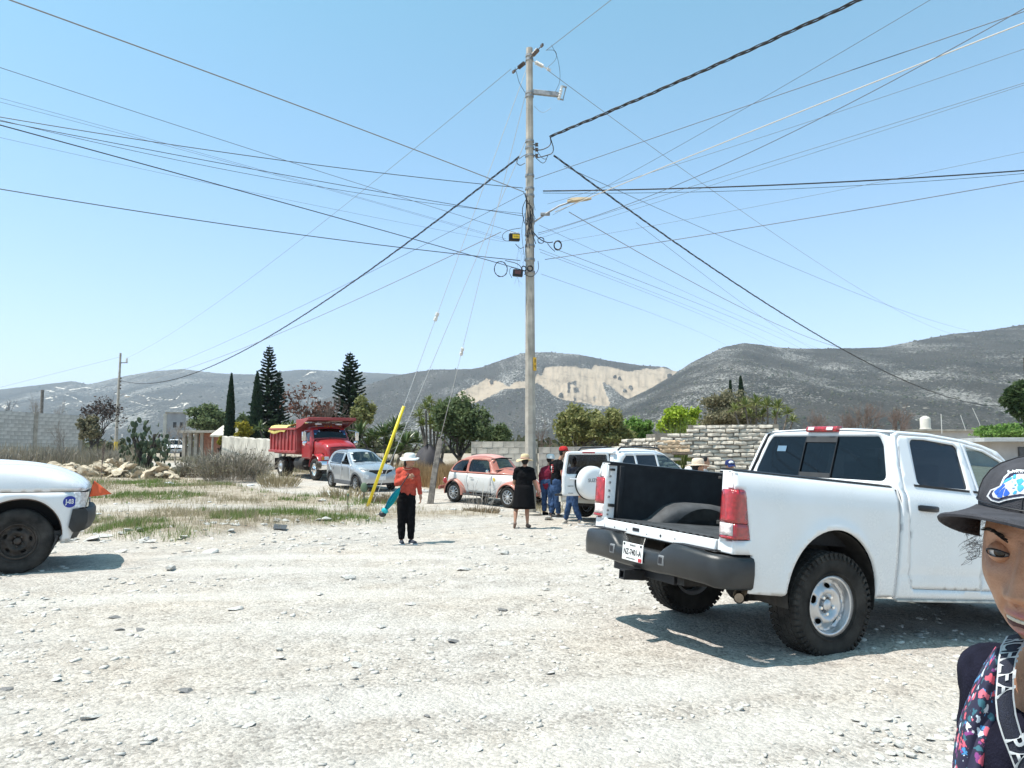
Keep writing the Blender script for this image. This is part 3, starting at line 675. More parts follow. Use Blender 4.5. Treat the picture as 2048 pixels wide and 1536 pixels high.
 # rear bumper
 def bump_path():
  P = []
  for s in (-1,):
   P += [(-.86, -1.012), (-.95, -1.014), (-1.05, -1.008), (-1.12, -.985), (-1.17, -.94), (-1.20, -.86)]
  P += [(-1.225, -.6), (-1.235, -.45), (-1.237, -.36), (-1.237, -.30), (-1.24, 0)]
  return P+[(x, -y) for x, y in P[::-1][1:]]
 rings = []
 for x, y in bump_path():
  a = abs(y); notch = float(1-sstep(.30, .42, a)); zt = .805-.025*float(sstep(.5, 1.0, a))-.10*notch; zb = .55-.01*notch if a < .9 else .535
  # inward direction
  n = Vector((1, 0, 0)) if a < .86 else Vector((.2, -1*math.copysign(1, y), 0)).normalized() if a > .99 else Vector((.7, -.7*math.copysign(1, y), 0))
  depth = .16 if a < .86 else .10; p = Vector((x, y, 0))
  rings.append([p+Vector((0, 0, zb))+n*.03, p+Vector((0, 0, zb+.02)), p+Vector((0, 0, (zb+zt)/2))-n*.012, p+Vector((0, 0, zt-.035))-n*.004, p+Vector((0, 0, zt-.008))+n*.012, p+Vector((0, 0, zt))+n*.035, p+Vector((0, 0, zt+.002))+n*depth, p+Vector((0, 0, zb))+n*depth])
 bmp = MB(); bmp.loft(rings); bo = bmp.build('rear_bumper', M('bumper_black', (.020, .021, .022), .38, 0, .3, 4, .12, 260), T, 50)
 for s in (-1, 1):
  st = MB()
  for k in range(7): st.box((-1.175+.022*k, s*.64, .8075), (.010, .44, .008))
  tag(st.build('step_pad', PLASTIC, bo, 30, .002), kind='stuff')
  tl = MB(); tl.box((-1.243, s*.365, .655), (.02, .075, .085)); tl.build('step_socket', GREYPL, bo, 40, .012); t2 = MB(); t2.box((-1.25, s*.365, .655), (.012, .045, .05)); t2.build('socket_hole', INK, bo)
 pl = MB(); pl.box((-1.262, .02, .668), (.006, .305, .152)); po = pl.build('license_plate', PLATEW, T, 40, .003)
 pf = lambda dy, dz: (lambda x, y, z: (-1.2665-z, .02+dy-x, .668+dz+y))
 text_mesh('plate_number', 'NZ-7401-A', .070, INK, po, .0008, fn=pf(0, -.004), sx=.80, bold=.0012)
 text_mesh('plate_state', 'MORELOS', .020, INK, po, .0006, fn=pf(.0, .056))
 text_mesh('plate_small_print', 'TRANSPORTE PRIVADO', .014, INK, po, .0006, fn=pf(.02, -.056), sx=.9)
 pr = MB(); pr.box((-1.2668, -.10, .612), (.002, .05, .03)); pr.build('plate_emblem', INKRED, po); pe = MB(); pe.box((-1.2668, .145, .728), (.002, .022, .018)); pe.box((-1.2668, -.105, .728), (.002, .022, .018)); pe.each('plate_mark', INK, po)
 # tow hitch, exhaust, axle
 h = MB(); o_ = .035
 for dy, dz, sy_, sz_ in ((o_, 0, .014, .084), (-o_, 0, .014, .084), (0, o_, .056, .014), (0, -o_, .056, .014)): h.box((-1.20, .06+dy, .475+dz), (.26, sy_, sz_))
 h.box((-1.08, .06, .50), (.08, .9, .07)); h.build('tow_hitch', PLASTIC, T, 40, .003)
 e = MB(); pts = [(-.15, -.55, .50), (-.45, -.56, .50), (-.62, -.62, .475), (-.74, -.73, .45), (-.80, -.80, .445)]
 e.tube(pts, .045, 16, False); e.tube([pts[-1], (-.775, -.77, .447)], .036, 16, True); e.build('exhaust_pipe', M('rusty_steel', (.30, .24, .18), .55, .6, .35, 12), T, 60)
 ax_ = MB(); ax_.tube([(0, -.8, .42), (0, .8, .42)], .05, 12); ax_.ball((0, .05, .42), (.17, .15, .16)); ax_.build('rear_axle', DARKMET, T)
 for s in (-1, 1):
  ls = MB(); ls.loft([[Vector((x, s*.55+dy, .50-.07*(1-(x/.7)**2)+dz)) for dy, dz in ((-.035, 0), (.035, 0), (.035, .03), (-.035, .03))] for x in np.linspace(-.7, .7, 9)]); ls.tube([(-.05, s*.45, .45), (.2, s*.40, .80)], .03, 10); ls.build('leaf_spring', DARKMET, T)
 fx = MB(); fx.tube([(3.57, -.8, .42), (3.57, .8, .42)], .05, 10); fx.build('front_axle', DARKMET, T)
 for x in (0, 3.57):
  for s in (-1, 1): wheel(T, (x, s*.862, .425), .425, .285, .235, s, 'steel', STEELW, 48, True, .35)
 # cab
 def cabtop(x): return float(np.interp(x, [.85, .97, 1.4, 1.95, 2.15, 2.33], [1.915, 1.945, 1.968, 1.955, 1.925, 1.885]))
 rd = [(.945, .578), (.905, .70), (.85, 1.30), (.868, 1.52), (.905, 1.86), (.96, 1.905), (1.4, 1.93), (1.80, 1.92), (1.862, 1.47), (1.868, .575)]
 rdr = rpoly(rd, [.06, .05, .1, .2, .06, .06, .2, .01, .05, .01])
 fd = [(1.878, .575), (2.78, .578), (2.82, 1.0), (2.80, 1.37), (2.55, 1.655), (2.37, 1.80), (2.12, 1.885), (1.812, 1.918), (1.873, 1.47)]
 fdr = rpoly(fd, [.01, .06, .1, .03, .1, .1, .1, .01, .05])
 grow = lambda P, d: [tuple(Vector(p)+(Vector(p)-Vector((sum(q[0] for q in P)/len(P), sum(q[1] for q in P)/len(P)))).normalized()*d) for p in P]
 cabout = [(.765, .485), (2.86, .485), (2.86, 1.38), (2.74, 1.43), (2.60, 1.62), (2.45, 1.79), (2.33, 1.885), (2.15, 1.925), (1.95, 1.955), (1.4, 1.968), (.97, 1.945), (.885, 1.915), (.84, 1.75), (.768, 1.43)]
 rw = rpoly([(1.045, 1.47), (1.745, 1.478), (1.735, 1.86), (1.70, 1.885), (1.30, 1.895), (1.07, 1.88)], [.05, .03, .03, .05, .1, .07])
 fwn = rpoly([(1.90, 1.48), (2.68, 1.485), (2.52, 1.645), (2.345, 1.785), (2.12, 1.86), (1.85, 1.885)], [.03, .04, .1, .1, .1, .03])
 for s in (-1, 1):
  o = panel(cabout, side(s), [grow(rdr, .005), grow(fdr, .005)], .036, .03).build('cab_frame', WHITE, T, 40); weld(o)
  tp = panel(grow(cabout, -.012), lambda u, v, d, s=s: (u, s*(Yh(u, v)-.034-d), v), [grow(rw, .012), grow(fwn, .012)], .09, 0).build('door_gap_shade', DARK, T, 40)  # dark sheet added behind the cab side to shade the door gaps
  for nm, dr, wn_, gm, hx in (('rear_door', rdr, rw, TINT, 1.10), ('front_door', fdr, fwn, CLEAR, 2.02)):
   d = panel(dr, side(s), [wn_], .036, .022).build(nm, WHITE, T, 40); weld(d)
   fnw = lambda u, v, dd, s=s: (u, s*(Yh(u, v)-.016-dd), v)
   g = panel(wn_, fnw, (), .08, 0).build('door_window', gm, d, 60); weld(g)
   tr = MB(); us = [p[0] for p in wn_]; x0, x1 = min(us)-.05, max(us)-.0
   tr.loft([[Vector((x, s*(Yh(x, 1.462)+o1), 1.462+o2)) for o1, o2 in ((-.01, -.008), (.006, -.008), (.006, .012), (-.01, .012))] for x in np.linspace(x0, x1, 6)]); tr.build('belt_trim', PLASTIC, d, 30)
   hd = MB(); rg = []
   for t in np.linspace(0, 1, 9):
    x = hx-.13+.26*t; out = .012+.034*math.sin(PI*min(1, max(0, t*1.15-.05)))**.6; hgt = .026 if .08 < t < .92 else .02; y = Yh(x, 1.275)
    rg.append([Vector((x, s*(y+out*a), 1.272+hgt*b)) for a, b in ((0, -1), (.7, -1), (1, -.5), (1, .5), (.7, 1), (0, 1))])
   hd.loft(rg); hd.build('door_handle', PLASTIC, d, 50)
  mr = MB(); mr.ball((2.68, s*1.14, 1.52), (.06, .11, .12)); mr.beam((2.70, s*.93, 1.45), (2.69, s*1.08, 1.49), .05, .05); mr.build('door_mirror', PLASTIC, T, 50)
  # rocker dents
  rk = MB(); rk.box((1.8, s*.955, .475), (2.05, .035, .02)); rk.build('rocker_seam', M('rocker_dirt', (.45, .43, .39), .8, 0, .3, 8), T, 30, .004)
 def bk(u, v, d):
  x = .768+(.11*(v-1.43)/.48 if v > 1.43 else 0); q = abs(u)/(Yh(.8, v)); return (x+.05*max(0, q-.80)**2/.04+d, u, v)
 yb = lambda z: Yh(.8, z)
 bo_ = [(-yb(.9), .9), (-yb(1.2), 1.2), (-yb(1.43), 1.43), (-yb(1.6), 1.6), (-yb(1.8), 1.8), (-yb(1.9), 1.9), (-.70, 1.945), (0, 1.968), (.70, 1.945)]+[(yb(z), z) for z in (1.9, 1.8, 1.6, 1.43, 1.2, .9)]
 win = rpoly([(-.815, 1.475), (.815, 1.475), (.715, 1.80), (.66, 1.885), (-.66, 1.885), (-.715, 1.80)], [.05, .05, .1, .05, .05, .1])
 o = panel(bo_, bk, [win], .06, .02).build('cab_rear_panel', WHITE, T, 40); weld(o)
 bkg = lambda u, v, d: (bk(u, v, 0)[0]+.008+d, u, v)
 rwn = panel(win, bkg, (), .1, 0).build('rear_window', TINT, T, 60); weld(rwn)
 sf = MB()
 for y in (-.195, .195): sf.box((.825, y, 1.675), (.012, .010, .40), (0, R(13), 0))
 sf.each('slider_frame', PLASTIC, rwn)
 for z, hh in ((1.853, .062), (1.497, .048)):
  q = MB(); q.box((bk(0, z, 0)[0]+.001, 0, z), (.008, .39, hh), (0, R(13), 0)); q.build('slider_plate', M('slider_grey', (.05, .052, .055), .8, spec=.15), rwn, 30, .003)
 stk = MB(); stk.box((bk(.5, 1.75, 0)[0]+.004, .50, 1.755), (.003, .12, .06), (0, R(13), 0)); stk.build('window_sticker', M('sticker_blue', (.12, .2, .28), .5), rwn)
 rf = MB(); rings = []
 for x in np.linspace(.875, 2.33, 18):
  t = cabtop(x); ye = Yh(x, t); rings.append([Vector((x, ye*k, t+.035*(1-k*k)*float(np.interp(x, [.87, 1.0, 2.0, 2.33], [.9, 1, .9, .6])))) for k in np.linspace(-1, 1, 15)])
 rf.loft(rings, False, False); weld(rf.build('roof', WHITE, T, 60))
 bl = MB(); rg = [[Vector((.862+dx, y, 1.958+dz)) for dx, dz in ((.05, -.03), (-.012, -.032), (-.02, 0), (.0, .026), (.07, .034))] for y in np.linspace(-.19, .19, 7)]
 bl.loft(rg); b3 = bl.build('high_brake_lamp', REDLENS, T, 50, .006)
 for y in (-.115, .115):
  q = MB(); q.box((.8385, y, 1.958), (.012, .075, .036), (0, R(20), 0)); q.build('cargo_lens', CLEARLENS, b3, 30, .004)
 # windscreen, bonnet, wings, nose
 ws = MB(); ws.loft([[Vector((x-.03*k*k*2, y*k, z)) for k in np.linspace(-1, 1, 11)] for x, y, z in ((2.76, .90, 1.42), (2.62, .86, 1.60), (2.48, .82, 1.76), (2.35, .775, 1.885))], False, False); ws.build('windscreen', CLEAR, T, 60)
 def wing(s): return panel([(2.865, .50), (3.06, .50)]+arch(3.57)[::-1]+[(4.09, .56), (4.44, .60), (4.50, .95), (4.42, 1.16), (3.7, 1.30), (2.865, 1.38)], side(s), (), .06, .02)
 for s in (-1, 1): weld(wing(s).build('front_wing', WHITE, T, 40))
 hd = MB(); hd.loft([[Vector((x, y*k, z+.05*(1-k*k))) for k in np.linspace(-1, 1, 13)] for x, y, z in ((2.72, .93, 1.40), (2.9, .95, 1.385), (3.4, .955, 1.345), (3.9, .93, 1.28), (4.3, .86, 1.19), (4.45, .80, 1.10))], False, False); hd.build('bonnet', WHITE, T, 60)
 gr = MB(); gr.box((4.45, 0, .96), (.10, 1.05, .30)); gr.build('grille', PLASTIC, T, 30, .03)
 for k in (-1, 1):
  g2 = MB(); g2.beam((4.505, 0, 1.09), (4.505, 0, .83), .05, .02); g2.beam((4.505, -.5, .96), (4.505, .5, .96), .02, .05)
 g2.build('grille_cross', CHROME, T)
 for s in (-1, 1):
  hl = MB(); hl.box((4.42, s*.70, .98), (.12, .33, .24)); hl.build('headlamp', HEADLENS, T, 30, .04)
 fb = MB(); fb.loft([[Vector((x, y, z)) for z in (.50, .56, .70, .78)]+[Vector((x-.12, y, .78)), Vector((x-.12, y, .50))] for x, y in ((4.25, -.98), (4.42, -.93), (4.55, -.6), (4.60, 0), (4.55, .6), (4.42, .93), (4.25, .98))]); fb.build('front_bumper', PLASTIC, T, 40)
 # inside the cab
 for x in (1.35, 2.15):
  for s in (-1, 1):
   st = MB(); st.box((x, s*.42, .98), (.52, .50, .16)); st.box((x-.27, s*.42, 1.28), (.14, .50, .52), (0, R(-10), 0)); st.box((x-.32, s*.42, 1.62), (.09, .26, .17)); st.build('seat', SEAT, T, 40, .04)
 dsh = MB(); dsh.box((2.62, 0, 1.28), (.3, 1.6, .22)); dsh.box((1.82, 0, .70), (2.0, 1.7, .05)); dsh.each('dashboard', DARK, T, bevel=.03)
 sw = MB(); sw.lathe([(.19, -.014), (.204, 0), (.19, .014), (.176, 0)], 24, (0, 0, 0), 'x', True); sw.beam((0, -.18, 0), (0, .18, 0), .03, .02); q = sw.build('steering_wheel', DARK, T); q.location = (2.42, .42, 1.30); q.rotation_euler = (0, R(-25), 0)
 # scuffs on the door skin
 scf = MB()
 for x, z, L, hh in ((1.62, 1.075, .045, .014), (1.70, 1.08, .03, .010), (1.80, 1.07, .05, .012), (1.50, 1.095, .010, .010), (1.74, 1.072, .025, .008)):
  y = -(Yh(x, z)+.0012); scf.add([(x-L/2, y, z-hh/3), (x+L/2, y, z-hh/2), (x+L*.4, y, z+hh/2), (x-L*.3, y, z+hh/3)], [(0, 1, 2, 3)])
 scf.each('paint_scuff', M('scuff', (.25, .25, .25), .8), T, smooth=0)
 return T
build_pickup()
# ------------------------------------------------------------------ smaller vehicles
def chaikin(P, n=2, keep=()):
 for _ in range(n):
  Q = [P[0]]
  for a, b in zip(P[:-1], P[1:]): Q += [(a[0]*.75+b[0]*.25, a[1]*.75+b[1]*.25), (a[0]*.25+b[0]*.75, a[1]*.25+b[1]*.75)]
  P = Q+[P[-1]]
 return P
class Shell:
 """a car body: outline of its middle seen from the side, half-width over (x, z), rounded shoulders"""
 def __init__(s, top, Yb, rf=.12, smooth=2):
  s.P = chaikin(top, smooth); s.A = np.array(s.P); s.Yb = Yb; s.rf = rf
 def dist(s, x, z):
  a = s.A[:-1]; b = s.A[1:]; d = b-a; L = (d**2).sum(1)+1e-12; t = np.clip(((x-a[:, 0])*d[:, 0]+(z-a[:, 1])*d[:, 1])/L, 0, 1)
  return float(np.sqrt((x-a[:, 0]-t*d[:, 0])**2+(z-a[:, 1]-t*d[:, 1])**2).min())
 def Y(s, x, z):
  q = 1-min(s.dist(x, z)/s.rf, 1); return s.Yb(x, z)-s.rf*(1-math.sqrt(max(0, 1-q*q)))*.85
 def side(s, sg, off=0): return lambda u, v, d: (u, sg*(s.Y(u, v)-off-d), v)
 def strip(s, x0=None, x1=None, sel=None, crown=.04, inset=0, n=11):
  P = [p for p in s.P if (sel(p) if sel else x0 <= p[0] <= x1)]; rings = []
  for i, (x, z) in enumerate(P):
   a = P[max(i-1, 0)]; b = P[min(i+1, len(P)-1)]; t = Vector((b[0]-a[0], b[1]-a[1])).normalized(); nx, nz = -t.y, t.x
   if nz < -.2: nx, nz = -nx, -nz
   ye = s.Y(x, z); rings.append([Vector((x+nx*(crown*(1-k*k)-inset), ye*k, z+nz*(crown*(1-k*k)-inset))) for k in np.linspace(-1, 1, n)])
  mb = MB(); mb.loft(rings, False, False); return mb
 def edge(s, x0, x1, zmin=-9, zmax=9):
  return [p for p in s.P[::-1] if x0 <= p[0] <= x1 and zmin <= p[1] <= zmax]
 def top_at(s, x):
  zs = [a[1]+(b[1]-a[1])*(x-a[0])/(b[0]-a[0]) for a, b in zip(s.P[:-1], s.P[1:]) if min(a[0], b[0]) <= x <= max(a[0], b[0]) and a[0] != b[0]]
  return max(zs) if zs else s.P[0][1]
def interior(T, xs, w, zf, zs, roofz):
 fl = MB(); fl.box(((xs[0]+xs[-1])/2, 0, zf), (xs[-1]-xs[0]+1.1, w*1.7, .04)); fl.build('cabin_floor', DARK, T)
 for x in xs:
  for y in (-w*.5, w*.5):
   st = MB(); st.box((x, y, zs), (.48, w*.72, .16)); st.box((x-.26, y, zs+.30), (.13, w*.72, .52), (0, R(-12), 0)); st.box((x-.33, y, zs+.62), (.08, .24, .15)); st.build('seat', SEAT, T, 40, .03)
def park(T, wb, tr, yaw, dz=0):
 '''set a vehicle (rear axle at x=0, front at wb) down on the uneven ground'''
 c, s = math.cos(R(yaw)), math.sin(R(yaw)); o = T.matrix_world.translation.copy()
 h = lambda x, y: G(o.x+x*c-y*s, o.y+x*s+y*c)
 r = (h(0, tr)+h(0, -tr))/2; f = (h(wb, tr)+h(wb, -tr))/2; L = (h(0, tr)+h(wb, tr)-h(0, -tr)-h(wb, -tr))/2
 T.matrix_world = Matrix.Translation((o.x, o.y, r+dz)) @ Matrix.Rotation(R(yaw), 4, 'Z') @ Matrix.Rotation(math.atan2(r-f, wb), 4, 'Y') @ Matrix.Rotation(math.atan2(L, 2*tr), 4, 'X')
def hinge_frame(loc, yaw, pitch=0, roll=0, z=None):
 return (loc[0], loc[1], (G(loc[0], loc[1]) if z is None else z))
# --- red and white beetle-shaped saloon beside the concrete pole
def build_beetle():
 RED = paint('beetle_red', (.36, .115, .08), .42, .5, (.46, .30, .24), .15); PINK = paint('beetle_roof', (.50, .22, .18), .5, .9, (.62, .50, .46), .15); WHT = paint('beetle_white', (.60, .595, .58), .4, .4, (.52, .47, .40), .2)
 fx, fy = .38, 23.3; yaw = -43; c, s_ = math.cos(R(yaw)), math.sin(R(yaw)); loc = (fx-2.4*c, fy-2.4*s_)
 T = empty('saloon_car', (loc[0], loc[1], G(*loc)+.01), yaw, 0, 0, 'rounded old red and white two-door saloon parked by the concrete pole', 'car')
 top = [(-.80, .38), (-.80, .55), (-.74, .78), (-.60, 1.0), (-.36, 1.22), (.05, 1.41), (.5, 1.485), (.95, 1.50), (1.28, 1.465), (1.44, 1.40), (1.66, 1.10), (1.78, 1.035), (2.1, 1.00), (2.5, .92), (2.85, .76), (3.05, .56), (3.10, .40)]
 def Yb(x, z):
  w = float(np.interp(z, [.25, .35, .7, .92, 1.02, 1.36, 1.5], [.64, .66, .70, .685, .655, .56, .50]))
  if x > 1.6: w *= 1-.52*((x-1.6)/1.5)**1.25
  if x < .15: w *= 1-.45*((.15-x)/.95)**1.7
  return w
 S = Shell(top, Yb, .30)
 belt = .945
 # lower body: wing-side panels and the doors
 dr = rpoly([(.62, .36), (1.60, .36), (1.64, .70), (1.66, belt-.004), (.60, belt-.004), (.575, .65)], [.05, .06, .02, .01, .01, .1])
 q1 = [(-.62, .34), (.0, .33), (.61, .33)]+[(.565, .65), (.59, belt-.004), (-.64, belt-.004), (-.73, .75), (-.78, .5)]
 f1 = [(1.61, .33), (2.0, .33), (2.75, .33), (3.06, .36)]+S.edge(1.9, 3.2, .4, .94)+[(2.38, belt-.004), (1.672, belt-.004), (1.652, .70)]
 up = [(-.63, belt+.002), (2.37, belt+.002)]+S.edge(-.7, 2.4, .947)
 qw = rpoly([(-.30, 1.0), (.50, 1.0), (.50, 1.35), (.12, 1.33), (-.14, 1.20)], [.08, .04, .06, .12, .12])
 dw = rpoly([(.60, 1.0), (1.56, 1.0), (1.36, 1.33), (1.26, 1.37), (.60, 1.37)], [.04, .04, .06, .06, .05])
 for s in (-1, 1):
  weld(panel(q1, S.side(s), (), .08, .02).build('rear_quarter', WHT, T)); weld(panel(f1, S.side(s), (), .08, .02).build('front_quarter', WHT, T))
  d = weld(panel(dr, S.side(s), (), .08, .02).build('door', WHT, T))
  hd = MB(); hd.beam((.72, s*(S.Y(.72, .83)+.03), .83), (.86, s*(S.Y(.86, .83)+.03), .83), .02, .025); hd.build('door_handle', CHROME, d, 30, .006)
  u = weld(panel(up, S.side(s), [qw, dw], .06, .03).build('upper_side', RED, T))
  for w_ in (qw, dw): g = weld(panel(w_, S.side(s, .012), (), .1, 0).build('side_window', glass('beetle_glass', (.28, .33, .33)), u))
  # wings
  for (wx, lf, rx, rz, nm) in ((0, -.72, .47, .47, 'rear_wing'), (2.4, .0, .50, .46, 'front_wing')):
   rg = []
   for t in np.linspace(0, 1, 9):
    q = math.sin(t*PI/2); k = .80+.26*t**.8
    yy = .80-.02*t-(.36)*(1-math.cos(t*PI/2))**1.2
    ring = []
    for a in np.linspace(-8, 188, 26):
     ca, sa = math.cos(R(a)), math.sin(R(a)); ext = 1+(.34*max(0, ca)**2*t if nm == 'front_wing' else .12*max(0, -ca)**2*t)
     if nm == 'front_wing': ext += .10*max(0, -ca)**2*t
     else: ext += .16*max(0, ca)**2*t
     ring.append(Vector((wx+rx*k*ca*ext, s*yy, .315+rz*k*sa)))
    rg.append(ring)
   fm = MB(); fm.loft(rg, False, False); fm.loft([[Vector((p.x, p.y-s*.05*j, p.z)) for p in rg[0]] for j in (0, 1)], False, False)
   weld(fm.build(nm, RED, T, 60))
   il = MB(); il.loft([[Vector((wx+rx*.79*math.cos(R(a)), s*yy, .315+rz*.79*math.sin(R(a)))) for a in np.linspace(-8, 188, 18)] for yy in (.78, .42)], False, False); n_ = 18; il.add([(wx+rx*.79*math.cos(R(a)), s*.42, .315+rz*.79*math.sin(R(a))) for a in np.linspace(-8, 188, 18)], [tuple(range(18))]); il.build('arch_liner', DARK, T)
  hl = MB(); hl.lathe([(.115, -.06), (.12, .0), (.10, .03), (.05, .045), (.003, .05)], 18, (2.86, s*.59, .72), 'x'); hl.build('headlamp', HEADLENS, T); hr = MB(); hr.lathe([(.125, -.05), (.135, .0), (.12, .015)], 18, (2.86, s*.59, .72), 'x', True); hr.build('lamp_ring', CHROME, T)
  tl = MB(); tl.ball((-.50, s*.66, .66), (.07, .07, .11)); tl.build('tail_lamp', REDLENS, T)
  ti = MB(); ti.ball((2.62, s*.66, .80), (.06, .035, .025)); ti.build('indicator', AMBER, T)
  rb = MB(); rb.box((1.15, s*.70, .29), (1.5, .14, .05)); rb.build('running_board', DARK, T, 40, .015)
  mr = MB(); mr.ball((1.62, s*.84, 1.06), (.03, .06, .05)); mr.beam((1.60, s*.68, 1.0), (1.62, s*.82, 1.05), .02, .02); mr.build('door_mirror', CHROME, T)
  for x in (0, 2.4): wheel(T, (x, s*.685, .315), .315, .185, .205, s, 'spoke', STEELW, 28, spin=.2)
 weld(S.strip(sel=lambda p: p[0] < 1.44 and p[1] > .98, crown=.05).build('roof', PINK, T, 60)); weld(S.strip(sel=lambda p: p[0] < 0 and p[1] <= 1.06, crown=.03).build('engine_lid', RED, T, 60))
 weld(S.strip(sel=lambda p: 1.42 <= p[0] <= 1.70, crown=.03, inset=.004).build('windscreen', glass('beetle_screen', (.45, .56, .54)), T, 60)); weld(S.strip(sel=lambda p: p[0] > 1.66, crown=.06).build('bonnet', RED, T, 60))
 fr = MB(); fr.tube([(1.435, -.46, 1.405), (1.44, 0, 1.435), (1.435, .46, 1.405)], .018, 8); fr.tube([(1.72, -.56, 1.06), (1.75, 0, 1.09), (1.72, .56, 1.06)], .02, 8); fr.each('screen_surround', PLASTIC, T)
 for x, zz in ((3.16, .42), (-.90, .42)):
  b = MB(); sg = 1 if x > 0 else -1
  b.loft([[Vector((x-sg*.18*(abs(y)/.75)**3+a, y, zz+z)) for a, z in ((0, -.06), (sg*.02, 0), (0, .06), (-sg*.02, .05), (-sg*.02, -.05))] for y in np.linspace(-.75, .75, 11)]); b.build('bumper', M('bumper_red', (.34, .10, .07), .45, 0, .3, 6), T)
 pl = MB(); pl.box((3.20, 0, .40), (.01, .30, .15)); po = pl.build('license_plate', PLATEW, T);
 st = MB(); st.ball((1.74, -S.Y(1.74, .80)-.002, .80), (.05, .006, .07)); st.build('shield_sticker', M('sticker_yellow', (.65, .48, .05), .5), T)
 interior(T, (.35, 1.1), .55, .30, .55, 1.4)
 park(T, 2.4, .68, yaw)
 ds = MB(); ds.box((1.62, 0, .92), (.18, 1.1, .18)); ds.build('dashboard', DARK, T, 40, .03); sw = MB(); sw.lathe([(.18, -.01), (.19, 0), (.18, .01), (.17, 0)], 20, (1.42, .30, .98), 'x', True); sw.build('steering_wheel', DARK, T)
 return T
build_beetle()
